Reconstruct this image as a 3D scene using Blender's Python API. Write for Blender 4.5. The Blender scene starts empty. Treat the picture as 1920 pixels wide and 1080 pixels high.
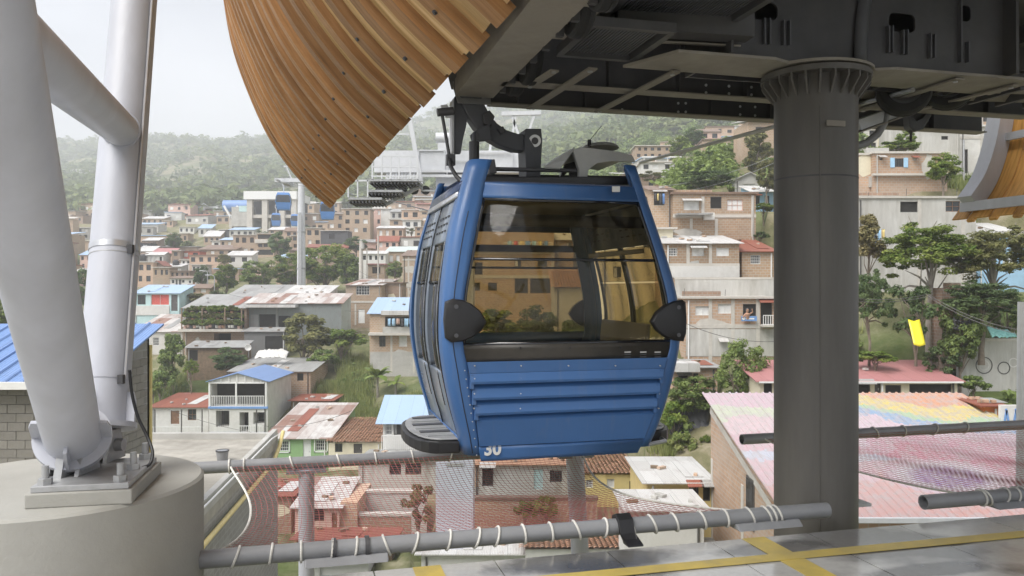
import bpy, bmesh, math, random
import numpy as np
from mathutils import Vector, Matrix
from mathutils.geometry import tessellate_polygon
SC = bpy.context.scene
COL = SC.collection
F = 1507.0          # focal length of the photograph in its own pixels
EYE = 1.6           # eye height above the platform floor
TH = math.radians(14.5)   # yaw of the station against the line of sight
CT, ST = math.cos(TH), math.sin(TH)
# ------------------------------------------------------------------ camera
cam = bpy.data.objects.new('camera', bpy.data.cameras.new('camera'))
COL.objects.link(cam)
cam.location = (0, 0, EYE)
cam.rotation_euler = (math.radians(90), 0, 0)
cam.data.sensor_width = 36
cam.data.lens = 36 * F / 1920
cam.data.clip_start = 0.05
cam.data.clip_end = 9000
SC.camera = cam
# ------------------------------------------------------------------ sky, sun, exposure
W = bpy.data.worlds.new('World'); SC.world = W; W.use_nodes = True
wn, wl = W.node_tree.nodes, W.node_tree.links
wn.clear()
wo = wn.new('ShaderNodeOutputWorld'); bg = wn.new('ShaderNodeBackground')
sky = wn.new('ShaderNodeTexSky'); sky.sky_type = 'NISHITA'; sky.sun_disc = False
SUN_EL, SUN_AZ = 52, 225
sky.sun_elevation = math.radians(SUN_EL); sky.sun_rotation = math.radians(SUN_AZ)
tc = wn.new('ShaderNodeTexCoord')
mp = wn.new('ShaderNodeMapping'); mp.inputs['Scale'].default_value = (1, 1, 2.2)
ns = wn.new('ShaderNodeTexNoise'); ns.inputs['Scale'].default_value = 2.1; ns.inputs['Detail'].default_value = 7; ns.inputs['Roughness'].default_value = .52
rp = wn.new('ShaderNodeValToRGB')
rp.color_ramp.elements[0].position = .40; rp.color_ramp.elements[0].color = (.34, .36, .415, 1)
rp.color_ramp.elements[1].position = .62; rp.color_ramp.elements[1].color = (.86, .87, .91, 1)
gain = wn.new('ShaderNodeMix'); gain.data_type = 'RGBA'; gain.blend_type = 'MULTIPLY'; gain.inputs['Factor'].default_value = 1
gain.inputs[7].default_value = (2.6, 2.6, 2.66, 1)
mx = wn.new('ShaderNodeMix'); mx.data_type = 'RGBA'; mx.inputs['Factor'].default_value = .95
wl.new(tc.outputs['Generated'], mp.inputs['Vector']); wl.new(mp.outputs['Vector'], ns.inputs['Vector'])
wl.new(ns.outputs['Fac'], rp.inputs['Fac']); wl.new(rp.outputs['Color'], gain.inputs[6])
wl.new(sky.outputs['Color'], mx.inputs[6]); wl.new(gain.outputs[2], mx.inputs[7])
wl.new(mx.outputs[2], bg.inputs['Color']); bg.inputs['Strength'].default_value = .1
wl.new(bg.outputs['Background'], wo.inputs['Surface'])
sun = bpy.data.objects.new('sun', bpy.data.lights.new('sun', 'SUN')); COL.objects.link(sun)
sun.data.energy = 1.5; sun.data.angle = math.radians(40); sun.data.color = (1, .97, .92)
_az, _el = math.radians(SUN_AZ), math.radians(SUN_EL)
_sd = Vector((math.sin(_az) * math.cos(_el), math.cos(_az) * math.cos(_el), math.sin(_el)))
sun.rotation_euler = (-_sd).to_track_quat('-Z', 'Y').to_euler(); sun.location = _sd * 60
SC.view_settings.view_transform = 'Standard'; SC.view_settings.look = 'None'
SC.view_settings.gamma = 1; SC.view_settings.exposure = 2.15
SC.view_settings.use_curve_mapping = False
SC.render.engine = 'CYCLES'
SC.cycles.use_denoising = True
SC.cycles.max_bounces = 8; SC.cycles.transparent_max_bounces = 16
SC.cycles.diffuse_bounces = 3; SC.cycles.glossy_bounces = 3; SC.cycles.volume_bounces = 3
SC.cycles.caustics_reflective = False; SC.cycles.caustics_refractive = False
# ------------------------------------------------------------------ geometry helpers
rnd = random.Random(7)
V = Vector
def P(x, y, d): return V(((x - 960) / F * d, d, EYE + (540 - y) / F * d))
def PZ(x, y, z):
    d = (z - EYE) * F / (540 - y); return V(((x - 960) / F * d, d, z))
def S(a, b, z=0): return V((a * CT - b * ST, a * ST + b * CT, z))
def FP(x, y, b):
    """pixel ray on the upright plane at depth b of the station frame -> (a, b, z) in that frame"""
    dx = (x - 960) / F; t = b / (-ST * dx + CT)
    return V((t * (CT * dx + ST), b, EYE + t * (540 - y) / F))
class MB:
    def __init__(s): s.v = []; s.f = []; s.uv = None; s.mi = None
    def add(s, vs, fs):
        o = len(s.v); s.v += [tuple(p) for p in vs]; s.f += [tuple(i + o for i in f) for f in fs]; return s
    def box(s, c, size, R=None):
        hx, hy, hz = size[0] / 2, size[1] / 2, size[2] / 2
        vs = [V((x, y, z)) for x in (-hx, hx) for y in (-hy, hy) for z in (-hz, hz)]
        if R is not None: vs = [R @ p for p in vs]
        c = V(c)
        return s.add([p + c for p in vs], [(0, 1, 3, 2), (4, 6, 7, 5), (0, 4, 5, 1), (2, 3, 7, 6), (0, 2, 6, 4), (1, 5, 7, 3)])
    def bb(s, x0, x1, y0, y1, z0, z1): return s.box(((x0 + x1) / 2, (y0 + y1) / 2, (z0 + z1) / 2), (x1 - x0, y1 - y0, z1 - z0))
    def bar(s, a, b, w, h, up=(0, 0, 1)):
        a, b = V(a), V(b); y = (b - a); L = y.length; y.normalize(); x = y.cross(V(up))
        if x.length < 1e-4: x = y.cross(V((1, 0, 0)))
        x.normalize(); z = x.cross(y)
        R = Matrix((x, y, z)).transposed()
        return s.box((a + b) / 2, (w, L, h), R)
    def tube(s, pts, r, n=8, caps=True, closed=False):
        pts = [V(p) for p in pts]; m = len(pts); rs = r if isinstance(r, (list, tuple)) else [r] * m
        vs = []; ref = None
        for i, p in enumerate(pts):
            if closed: t = pts[(i + 1) % m] - pts[i - 1]
            else: t = pts[min(i + 1, m - 1)] - pts[max(i - 1, 0)]
            t.normalize()
            if ref is None: ref = t.orthogonal().normalized()
            ref = (ref - t * ref.dot(t)); ref = ref.normalized() if ref.length > 1e-6 else t.orthogonal().normalized()
            bi = t.cross(ref)
            for k in range(n):
                q = 2 * math.pi * k / n; vs.append(p + (ref * math.cos(q) + bi * math.sin(q)) * rs[i])
        fs = []
        for i in range(m if closed else m - 1):
            j = (i + 1) % m
            for k in range(n):
                k2 = (k + 1) % n; fs.append((i * n + k, i * n + k2, j * n + k2, j * n + k))
        if caps and not closed:
            fs.append(tuple(range(n - 1, -1, -1))); fs.append(tuple((m - 1) * n + k for k in range(n)))
        return s.add(vs, fs)
    def ring(s, a, b, r0, r1, n=20):
        """hollow pipe from a to b, outer r0 inner r1"""
        a, b = V(a), V(b); t = (b - a).normalized(); u = t.orthogonal().normalized(); w = t.cross(u)
        vs = []
        for p, r in ((a, r0), (b, r0), (b, r1), (a, r1)):
            vs += [p + (u * math.cos(2 * math.pi * k / n) + w * math.sin(2 * math.pi * k / n)) * r for k in range(n)]
        fs = []
        for q in range(4):
            for k in range(n):
                k2 = (k + 1) % n; q2 = (q + 1) % 4
                fs.append((q * n + k, q * n + k2, q2 * n + k2, q2 * n + k))
        return s.add(vs, fs)
    def prism(s, poly, vec, holes=()):
        """extrude the flat 3-D outline poly (with holes) by vec"""
        loops = [[V(p) for p in poly]] + [[V(p) for p in h] for h in holes]
        flat = [p for l in loops for p in l]; n = len(flat); vec = V(vec)
        tris = tessellate_polygon(loops)
        fs = [tuple(t) for t in tris] + [tuple(i + n for i in reversed(t)) for t in tris]
        o = 0
        for l in loops:
            m = len(l)
            for k in range(m):
                k2 = (k + 1) % m; fs.append((o + k, o + k2, n + o + k2, n + o + k))
            o += m
        return s.add(flat + [p + vec for p in flat], fs)
    def grid(s, fn, nu, nv, uv=None):
        o = len(s.v)
        for i in range(nu + 1):
            for j in range(nv + 1): s.v.append(tuple(fn(i / nu, j / nv)))
        for i in range(nu):
            for j in range(nv):
                p = o + i * (nv + 1) + j; s.f.append((p, p + nv + 1, p + nv + 2, p + 1))
        return s
    def quad(s, a, b, c, d): return s.add([a, b, c, d], [(0, 1, 2, 3)])
    def mesh(s, name):
        me = bpy.data.meshes.new(name); me.from_pydata(s.v, [], s.f); me.validate()
        bm = bmesh.new(); bm.from_mesh(me); bmesh.ops.recalc_face_normals(bm, faces=bm.faces); bm.to_mesh(me); bm.free()
        return me
    def build(s, name, mat, parent=None, smooth=False, bevel=0, solid=0, soff=-1):
        o = obj(name, s.mesh(name), mat, parent)
        if smooth:
            o.data.polygons.foreach_set('use_smooth', [True] * len(o.data.polygons))
            try: o.data.set_sharp_from_angle(angle=math.radians(40))
            except Exception: pass
        if solid:
            m = o.modifiers.new('solidify', 'SOLIDIFY'); m.thickness = solid; m.offset = soff
        if bevel:
            m = o.modifiers.new('bevel', 'BEVEL'); m.width = bevel; m.segments = 2; m.limit_method = 'ANGLE'
        return o
def obj(name, me, mat=None, parent=None):
    o = bpy.data.objects.new(name, me); COL.objects.link(o)
    if mat is not None and len(me.materials) == 0: me.materials.append(mat)
    if parent is not None: o.parent = parent
    return o
def tag(o, label, cat, group=None, kind=None):
    if label: o['label'] = label
    if cat: o['category'] = cat
    if group: o['group'] = group
    if kind: o['kind'] = kind
    return o
def struct(o): o['kind'] = 'structure'; return o
def stuff(o, label=None, cat=None):
    o['kind'] = 'stuff'
    if label: o['label'] = label; o['category'] = cat
    return o
def thing(name, label, cat, loc=(0, 0, 0), rz=0, group=None):
    o = bpy.data.objects.new(name, None); COL.objects.link(o); o.empty_display_size = .3
    o.location = loc; o.rotation_euler = (0, 0, rz); return tag(o, label, cat, group)
def copy_tree(o, parent=None):
    c = o.copy(); COL.objects.link(c); c.parent = parent
    for ch in o.children: copy_tree(ch, c)
    return c
def circ(c, r, n, ax='z', a0=0, a1=2 * math.pi):
    c = V(c); out = []
    for k in range(n):
        q = a0 + (a1 - a0) * k / n
        x, y = math.cos(q) * r, math.sin(q) * r
        out.append(c + (V((x, y, 0)) if ax == 'z' else V((x, 0, y)) if ax == 'y' else V((0, x, y))))
    return out
# ------------------------------------------------------------------ materials
MATS = {}
def _nt(name):
    m = bpy.data.materials.new(name); m.use_nodes = True; nt = m.node_tree
    return m, nt.nodes, nt.links, nt.nodes['Principled BSDF']
def _mapv(n, l, scale=(1, 1, 1), src='Object'):
    t = n.new('ShaderNodeTexCoord'); p = n.new('ShaderNodeMapping'); p.inputs['Scale'].default_value = scale
    l.new(t.outputs[src], p.inputs['Vector']); return p.outputs['Vector']
def _noise(n, l, vec, scale, detail=5, rough=.55):
    q = n.new('ShaderNodeTexNoise'); q.inputs['Scale'].default_value = scale; q.inputs['Detail'].default_value = detail; q.inputs['Roughness'].default_value = rough
    l.new(vec, q.inputs['Vector']); return q.outputs['Fac']
def _ramp(n, l, fac, stops):
    r = n.new('ShaderNodeValToRGB'); e = r.color_ramp.elements
    while len(e) < len(stops): e.new(.5)
    for k, (p, c) in enumerate(stops): e[k].position = p; e[k].color = (*c, 1) if len(c) == 3 else c
    l.new(fac, r.inputs['Fac']); return r.outputs['Color']
def _mixc(n, l, fac, a, b, mode='MIX'):
    m = n.new('ShaderNodeMix'); m.data_type = 'RGBA'; m.blend_type = mode
    for sock, val in ((m.inputs['Factor'], fac), (m.inputs[6], a), (m.inputs[7], b)):
        if isinstance(val, (int, float)): sock.default_value = val
        elif isinstance(val, tuple): sock.default_value = (*val, 1)
        else: l.new(val, sock)
    return m.outputs[2]
def _bump(n, l, bs, h, strength, dist=.02):
    b = n.new('ShaderNodeBump'); b.inputs['Strength'].default_value = strength; b.inputs['Distance'].default_value = dist
    l.new(h, b.inputs['Height']); l.new(b.outputs['Normal'], bs.inputs['Normal'])
def _vary(n, l, col, amt=.1):
    oi = n.new('ShaderNodeObjectInfo'); h = n.new('ShaderNodeHueSaturation')
    mr = n.new('ShaderNodeMapRange'); mr.inputs['To Min'].default_value = 1 - amt; mr.inputs['To Max'].default_value = 1 + amt
    l.new(oi.outputs['Random'], mr.inputs['Value']); l.new(mr.outputs[0], h.inputs['Value']); l.new(col, h.inputs['Color'])
    return h.outputs['Color']
def mk(name, col, rough=.6, var=.18, scale=3, bump=0, metal=0, dirt=0, dirtcol=(.12, .1, .08), spec=.5, ovar=0, bscale=None, stretch=(1, 1, 1)):
    """plain painted, plastered or metal surface with mottling, stains and fine relief"""
    if name in MATS: return MATS[name]
    m, n, l, b = _nt(name); vec = _mapv(n, l, stretch)
    f = _noise(n, l, vec, scale, 6, .6)
    lo = tuple(c * (1 - var) for c in col); hi = tuple(min(1, c * (1 + var)) for c in col)
    c = _ramp(n, l, f, [(.3, lo), (.7, hi)])
    if dirt:
        g = _noise(n, l, vec, scale * .45, 7, .68)
        gm = _ramp(n, l, g, [(.5 - dirt * .18, (0, 0, 0)), (.72, (1, 1, 1))])
        s2 = n.new('ShaderNodeMath'); s2.operation = 'MULTIPLY'; s2.inputs[1].default_value = min(1, dirt); l.new(gm, s2.inputs[0])
        c = _mixc(n, l, s2.outputs[0], c, dirtcol)
    if ovar: c = _vary(n, l, c, ovar)
    l.new(c, b.inputs['Base Color'])
    b.inputs['Roughness'].default_value = rough; b.inputs['Metallic'].default_value = metal
    b.inputs['Specular IOR Level'].default_value = spec
    if bump: _bump(n, l, b, _noise(n, l, vec, bscale or scale * 6, 4), bump)
    MATS[name] = m; return m
def mk_brick(name, c1, c2, mortar, bw=.36, bh=.2, dirt=.4, mort=.022):
    if name in MATS: return MATS[name]
    m, n, l, b = _nt(name); t = n.new('ShaderNodeTexCoord'); sx = n.new('ShaderNodeSeparateXYZ'); l.new(t.outputs['Object'], sx.inputs[0])
    ad = n.new('ShaderNodeMath'); l.new(sx.outputs['X'], ad.inputs[0]); l.new(sx.outputs['Y'], ad.inputs[1])
    cb = n.new('ShaderNodeCombineXYZ'); l.new(ad.outputs[0], cb.inputs['X']); l.new(sx.outputs['Z'], cb.inputs['Y'])
    q = n.new('ShaderNodeTexBrick'); l.new(cb.outputs[0], q.inputs['Vector']); q.inputs['Scale'].default_value = 1
    q.inputs['Brick Width'].default_value = bw; q.inputs['Row Height'].default_value = bh; q.inputs['Mortar Size'].default_value = mort
    q.inputs['Color1'].default_value = (*c1, 1); q.inputs['Color2'].default_value = (*c2, 1); q.inputs['Mortar'].default_value = (*mortar, 1)
    vec = _mapv(n, l); g = _noise(n, l, vec, .8, 7, .65)
    gm = _ramp(n, l, g, [(.42, (0, 0, 0)), (.75, (dirt, dirt, dirt))])
    c = _mixc(n, l, gm, q.outputs['Color'], tuple(x * .45 for x in c1))
    g2 = _noise(n, l, vec, .37, 4, .5); c = _mixc(n, l, _ramp(n, l, g2, [(.45, (0, 0, 0)), (.7, (.45, .45, .45))]), c, mortar)
    c = _vary(n, l, c, .14); l.new(c, b.inputs['Base Color']); b.inputs['Roughness'].default_value = .9; b.inputs['Specular IOR Level'].default_value = .2
    _bump(n, l, b, q.outputs['Fac'], -.5, .01)
    MATS[name] = m; return m
def mk_sheet(name, c1, c2, rust=.3, sw=.8, sl=2.2, rough=.55, wave=.076, rustcol=(.17, .07, .04), jig=.5):
    """corrugated metal or cement sheets: each sheet its own tone, rust patches, fine corrugation"""
    if name in MATS: return MATS[name]
    m, n, l, b = _nt(name); vec = _mapv(n, l)
    q = n.new('ShaderNodeTexBrick'); l.new(vec, q.inputs['Vector']); q.offset = 0.0; q.inputs['Scale'].default_value = 1
    q.inputs['Brick Width'].default_value = sw; q.inputs['Row Height'].default_value = sl; q.inputs['Mortar Size'].default_value = .008
    q.inputs['Color1'].default_value = (*c1, 1); q.inputs['Color2'].default_value = (*c2, 1); q.inputs['Mortar'].default_value = (*[x * .5 for x in c1], 1)
    q.inputs['Bias'].default_value = jig - .5
    w = n.new('ShaderNodeTexWave'); w.bands_direction = 'X'; w.inputs['Scale'].default_value = .314 / wave; l.new(vec, w.inputs['Vector'])
    st = _mapv(n, l, (2.2, .5, 1)); g = _noise(n, l, st, 1.1, 8, .7)
    gm = _ramp(n, l, g, [(.60 - .25 * rust, (0, 0, 0)), (.78, (rust, rust, rust))])
    c = _mixc(n, l, gm, q.outputs['Color'], rustcol)
    c = _mixc(n, l, .16, c, w.outputs['Color'], 'MULTIPLY')  # groove shade of the corrugation put into the colour, in step with the bump
    l.new(c, b.inputs['Base Color']); b.inputs['Roughness'].default_value = rough; b.inputs['Specular IOR Level'].default_value = .3
    _bump(n, l, b, w.outputs['Fac'], .6, .02)
    MATS[name] = m; return m
def mk_leaf(name, c1, c2, trans=.35):
    if name in MATS: return MATS[name]
    m, n, l, b = _nt(name); at = n.new('ShaderNodeAttribute'); at.attribute_name = 'tint'
    c = _mixc(n, l, at.outputs['Fac'], c1, c2); c = _vary(n, l, c, .18)
    l.new(c, b.inputs['Base Color']); b.inputs['Roughness'].default_value = .6; b.inputs['Specular IOR Level'].default_value = .25
    tr = n.new('ShaderNodeBsdfTranslucent'); l.new(c, tr.inputs['Color'])
    ms = n.new('ShaderNodeMixShader'); ms.inputs[0].default_value = trans
    l.new(b.outputs[0], ms.inputs[1]); l.new(tr.outputs[0], ms.inputs[2]); l.new(ms.outputs[0], n['Material Output'].inputs['Surface'])
    MATS[name] = m; return m
def mk_glass(name, tint, gloss=.08, rough=.02):
    if name in MATS: return MATS[name]
    m, n, l, b = _nt(name); n.remove(b)
    t = n.new('ShaderNodeBsdfTransparent'); t.inputs['Color'].default_value = (*tint, 1)
    g = n.new('ShaderNodeBsdfGlossy'); g.inputs['Roughness'].default_value = rough
    lw = n.new('ShaderNodeLayerWeight'); lw.inputs['Blend'].default_value = .5; pw = n.new('ShaderNodeMath'); pw.operation = 'POWER'; pw.inputs[1].default_value = 4; l.new(lw.outputs['Facing'], pw.inputs[0])
    fr = n.new('ShaderNodeMath'); fr.operation = 'MULTIPLY_ADD'; fr.inputs[1].default_value = .5; fr.inputs[2].default_value = .028; l.new(pw.outputs[0], fr.inputs[0])
    ms = n.new('ShaderNodeMixShader'); l.new(fr.outputs[0], ms.inputs[0]); l.new(t.outputs[0], ms.inputs[1]); l.new(g.outputs[0], ms.inputs[2])
    l.new(ms.outputs[0], n['Material Output'].inputs['Surface']); MATS[name] = m; return m
# walls
BR = mk_brick('brick_tan', (.47, .325, .215), (.39, .26, .17), (.46, .41, .34))
BO = mk_brick('brick_orange', (.55, .37, .255), (.47, .305, .205), (.50, .43, .36), dirt=.3)
BD = mk_brick('brick_brown', (.36, .235, .165), (.29, .185, .13), (.36, .32, .27), dirt=.45)
BG = mk_brick('block_grey', (.30, .29, .27), (.26, .25, .23), (.34, .33, .31), .4, .2, dirt=.3)
PW = mk('plaster_white', (.68, .67, .64), .85, .08, 1.2, .15, dirt=.45, dirtcol=(.36, .33, .28), ovar=.06)
PS = mk('plaster_stained', (.62, .61, .58), .9, .12, 1.1, .2, dirt=.95, dirtcol=(.33, .31, .27), stretch=(1.6, 1.6, .35))
PC = mk('plaster_cream', (.72, .66, .50), .85, .07, 1.5, .1, dirt=.3, dirtcol=(.36, .3, .22))
PG = mk('plaster_grey', (.50, .49, .46), .9, .12, 1.2, .15, dirt=.45, dirtcol=(.25, .23, .2), ovar=.12)
CO = mk('concrete_band', (.55, .52, .47), .9, .1, 2, .15, dirt=.3, dirtcol=(.3, .27, .23))
GN = mk('paint_green', (.27, .43, .20), .8, .07, 1.5, dirt=.15)
TQ = mk('paint_turquoise', (.50, .68, .68), .8, .07, 1.5, dirt=.3, dirtcol=(.34, .36, .33))
PKW = mk('paint_pink', (.66, .45, .38), .8, .1, 1.5, dirt=.3)
YW = mk('paint_yellow', (.72, .58, .25), .8, .08, 1.5, dirt=.3, dirtcol=(.4, .3, .15))
RDW = mk('paint_red', (.48, .13, .08), .8, .1, 1.5, dirt=.3)
LBW = mk('paint_sky_blue', (.38, .60, .80), .8, .08, 1.5, dirt=.25)
DKW = mk('wall_dark', (.075, .075, .08), .8, .2, 1.5)
WD = mk('old_wood', (.24, .17, .11), .8, .3, 3, .2, dirt=.4)
SHW = mk_sheet('wall_sheet_grey', (.42, .42, .41), (.34, .34, .33), .35, 1.0, 3)
# roofs
SHT = mk_sheet('wall_sheet_pale', (.52, .57, .555), (.45, .50, .49), .4, .9, 2.4)
ZN = mk_sheet('roof_zinc', (.40, .40, .385), (.31, .305, .295), .35)
ZW = mk_sheet('roof_white_sheet', (.68, .67, .65), (.57, .555, .53), .4)
ZR = mk_sheet('roof_patched_rust', (.66, .64, .61), (.27, .115, .07), .6, .9, 3.4, jig=.42)
RR = mk_sheet('roof_rust_red', (.33, .115, .075), (.28, .10, .07), .4, 1.0, 4)
PKR = mk_sheet('roof_pink_red', (.50, .23, .225), (.45, .20, .195), .25, 1.0, 9)
BLR = mk_sheet('roof_blue', (.21, .33, .60), (.19, .31, .58), .04, 1.0, 9, .4)
PBR = mk_sheet('roof_pale_blue', (.42, .56, .74), (.39, .53, .72), .08, 1.0, 9, .4)
BNR = mk_sheet('roof_brown', (.27, .19, .145), (.23, .16, .12), .3)
GRR = mk_sheet('roof_pale_green', (.60, .68, .64), (.56, .64, .60), .12, 1.0, 6)
TL = mk('roof_clay_tile', (.46, .25, .155), .85, .35, 6, .2, dirt=.45, dirtcol=(.16, .11, .08))
# windows and trims
DG = mk('window_dark', (.035, .04, .045), .12, .3, 1.5, spec=.6)
VD = mk('window_void', (.03, .028, .026), .9, .3, 2)
CU = mk('curtain_white', (.74, .74, .72), .8, .1, 4)
FRW = mk('frame_white', (.78, .78, .76), .5, .05, 4)
FRD = mk('frame_dark', (.09, .085, .08), .5, .2, 4)
FRB = mk('frame_brown', (.22, .12, .07), .6, .2, 4)
RC = mk('curtain_red', (.58, .11, .09), .8, .2, 6)
OR = mk('paint_orange', (.72, .23, .06), .6, .1, 3)
BLT = mk('trim_blue', (.16, .30, .58), .6, .1, 3)
BLK = mk('black_plastic', (.018, .018, .02), .42, .2, 5, .05)
TANK = mk('tank_black', (.03, .03, .032), .5, .2, 3)
# steel, timber, concrete
ST_W = mk('steel_white_paint', (.50, .515, .57), .42, .07, 2.2, .05, dirt=.45, dirtcol=(.37, .375, .40), stretch=(2, 2, .5))
ST_L = mk('steel_light_grey', (.62, .63, .65), .45, .07, 3, dirt=.2, dirtcol=(.4, .4, .4))
GALV = mk('galvanised', (.42, .425, .43), .45, .15, 8, .03, metal=.35, dirt=.3, dirtcol=(.25, .24, .23))
PIPE = mk('pipe_grey', (.27, .275, .285), .42, .1, 4, .03, dirt=.25, dirtcol=(.10, .10, .11))
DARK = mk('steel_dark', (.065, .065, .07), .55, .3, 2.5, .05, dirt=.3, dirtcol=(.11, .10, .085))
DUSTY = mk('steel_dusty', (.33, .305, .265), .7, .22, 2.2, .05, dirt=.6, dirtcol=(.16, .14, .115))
HANG = mk('hanger_steel', (.085, .088, .098), .5, .15, 4, .03, dirt=.2, dirtcol=(.15, .15, .15))
RUBBER = mk('rubber', (.022, .022, .023), .75, .2, 4, .1)
CONC = mk('pier_concrete', (.385, .378, .345), .75, .10, 1.6, .12, dirt=.55, dirtcol=(.28, .272, .245), bscale=45)
COLM = mk('column_paint', (.135, .128, .117), .5, .2, 2.2, .08, dirt=.8, dirtcol=(.07, .066, .06), stretch=(1.6, 1.6, .22))
YEL = mk('yellow_paint', (.60, .45, .10), .45, .15, 5, .03, dirt=.7, dirtcol=(.32, .27, .14))
YPIPE = mk('pipe_yellow', (.72, .58, .25), .5, .1, 4)
ROPE = mk('rope_white', (.74, .72, .67), .9, .15, 20, .3, dirt=.2)
NET = mk('net_red', (.36, .10, .10), .8, .15, 6)
def mk_floor():
    m, n, l, b = _nt('platform_concrete'); vec = _mapv(n, l)
    t = n.new('ShaderNodeNewGeometry'); wv = t.outputs['Position']
    a = _noise(n, l, wv, 1.1, 8, .62); s = _noise(n, l, wv, .62, 5, .55); f = _noise(n, l, wv, 30, 3)
    c = _ramp(n, l, a, [(.3, (.46, .455, .435)), (.55, (.58, .57, .545)), (.75, (.64, .63, .60))])
    st = _ramp(n, l, s, [(.53, (0, 0, 0)), (.60, (.75, .75, .75))])
    c = _mixc(n, l, st, c, (.085, .082, .078))
    def spot(cx_, cy_, rx, ry, c):
        mp_ = n.new('ShaderNodeMapping'); mp_.vector_type = 'TEXTURE'; mp_.inputs['Location'].default_value = (cx_, cy_, 0); mp_.inputs['Rotation'].default_value = (0, 0, TH); mp_.inputs['Scale'].default_value = (rx, ry, 1); l.new(wv, mp_.inputs['Vector'])
        ln = n.new('ShaderNodeVectorMath'); ln.operation = 'LENGTH'; l.new(mp_.outputs['Vector'], ln.inputs[0]); sm = n.new('ShaderNodeMath'); sm.operation = 'MULTIPLY_ADD'; sm.inputs[1].default_value = 1.6; l.new(a, sm.inputs[0]); l.new(ln.outputs['Value'], sm.inputs[2])
        return _mixc(n, l, _ramp(n, l, sm.outputs[0], [(.9 / 2, (.85, .85, .85)), (1.75 / 2, (0, 0, 0))]) if False else _ramp2(n, l, sm.outputs[0], 1.45, 1.75), c, (.075, .072, .068))
    for sp_ in ((.50, 4.72, .75, .22), (1.65, 4.95, .5, .16), (2.35, 4.55, .5, .14)): c = spot(*sp_, c)
    c = _mixc(n, l, .25, c, f, 'MULTIPLY'); c = _vary(n, l, c, .07)
    l.new(c, b.inputs['Base Color'])
    r = _ramp(n, l, a, [(.35, (.08, .08, .08)), (.7, (.24, .24, .24))]); l.new(r, b.inputs['Roughness'])
    b.inputs['Specular IOR Level'].default_value = .85
    _bump(n, l, b, f, .05, .004); return m
def _ramp2(n, l, val, lo, hi):
    m = n.new('ShaderNodeMapRange'); m.inputs['From Min'].default_value = lo; m.inputs['From Max'].default_value = hi; m.inputs['To Min'].default_value = .8; m.inputs['To Max'].default_value = 0; l.new(val, m.inputs['Value']); return m.outputs[0]
FLOOR = mk_floor()
def mk_timber(name, c1, c2):
    m, n, l, b = _nt(name); vec = _mapv(n, l, (1, 1, 1), 'UV')
    p = n.new('ShaderNodeMapping'); p.inputs['Scale'].default_value = (1.3, 16, 1); oi = n.new('ShaderNodeObjectInfo')
    cb = n.new('ShaderNodeCombineXYZ'); ml = n.new('ShaderNodeMath'); ml.operation = 'MULTIPLY'; ml.inputs[1].default_value = 37; l.new(oi.outputs['Random'], ml.inputs[0])
    l.new(ml.outputs[0], cb.inputs['X']); l.new(ml.outputs[0], cb.inputs['Y']); l.new(vec, p.inputs['Vector']); l.new(cb.outputs[0], p.inputs['Location'])
    g = _noise(n, l, p.outputs['Vector'], 1, 6, .6)
    c = _ramp(n, l, g, [(.3, tuple(x * .62 for x in c1)), (.5, c1), (.72, c2)]); c = _vary(n, l, c, .22)
    l.new(c, b.inputs['Base Color']); b.inputs['Roughness'].default_value = .55; b.inputs['Specular IOR Level'].default_value = .3
    _bump(n, l, b, g, .25, .004); return m
TIM = mk_timber('timber_board', (.64, .42, .20), (.78, .57, .33))
TIMB = mk_timber('timber_batten', (.38, .20, .085), (.50, .29, .14))
TIMO = mk_timber('timber_inside', (.58, .30, .08), (.70, .40, .13))
# cabin
def mk_paint(name, col, rough=.3, coat=.3, var=.06):
    m, n, l, b = _nt(name); vec = _mapv(n, l); g = _noise(n, l, vec, 2.3, 6, .6)
    c = _ramp(n, l, g, [(.3, tuple(x * (1 - var) for x in col)), (.7, tuple(x * (1 + var) for x in col))])
    d = _noise(n, l, vec, 9, 6, .7); c = _mixc(n, l, _ramp(n, l, d, [(.62, (0, 0, 0)), (.8, (.22, .22, .22))]), c, (.16, .17, .19))
    sv = _mapv(n, l, (14, 14, .9)); sn = _noise(n, l, sv, 1, 5, .6); c = _mixc(n, l, _ramp(n, l, sn, [(.55, (0, 0, 0)), (.8, (.22, .22, .22))]), c, (.20, .21, .22))
    l.new(c, b.inputs['Base Color']); r = _ramp(n, l, g, [(.3, (rough, rough, rough)), (.7, (rough * 1.35,) * 3)]); l.new(r, b.inputs['Roughness'])
    b.inputs['Coat Weight'].default_value = coat; b.inputs['Coat Roughness'].default_value = .15; return m
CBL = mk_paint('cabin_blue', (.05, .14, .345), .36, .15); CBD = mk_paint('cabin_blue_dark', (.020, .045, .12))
CBG = mk_paint('cabin_door_grey_blue', (.20, .24, .30), .25)
TGL = mk_glass('cabin_glass_bronze', (.785, .735, .61)); CGL = mk_glass('door_glass', (.80, .75, .64))
BKG = mk('black_glass', (.012, .013, .016), .08, .2, 2, spec=.7)
VST = mk('vent_strip', (.04, .036, .03), .5, .2, 5, .05, dirt=.3)
SEAT = mk('seat_grey', (.36, .36, .36), .5, .06, 4)
ALU = mk('aluminium', (.55, .56, .58), .32, .08, 5, metal=.6, dirt=.15)
CVR = mk('roof_cover_grey', (.46, .46, .44), .45, .12, 3, dirt=.4, dirtcol=(.2, .19, .17))
# ================================================================== STATION
def s_thing(name, label, cat, a, b, z, group=None): return thing(name, label, cat, S(a, b, z), TH, group)
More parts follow.
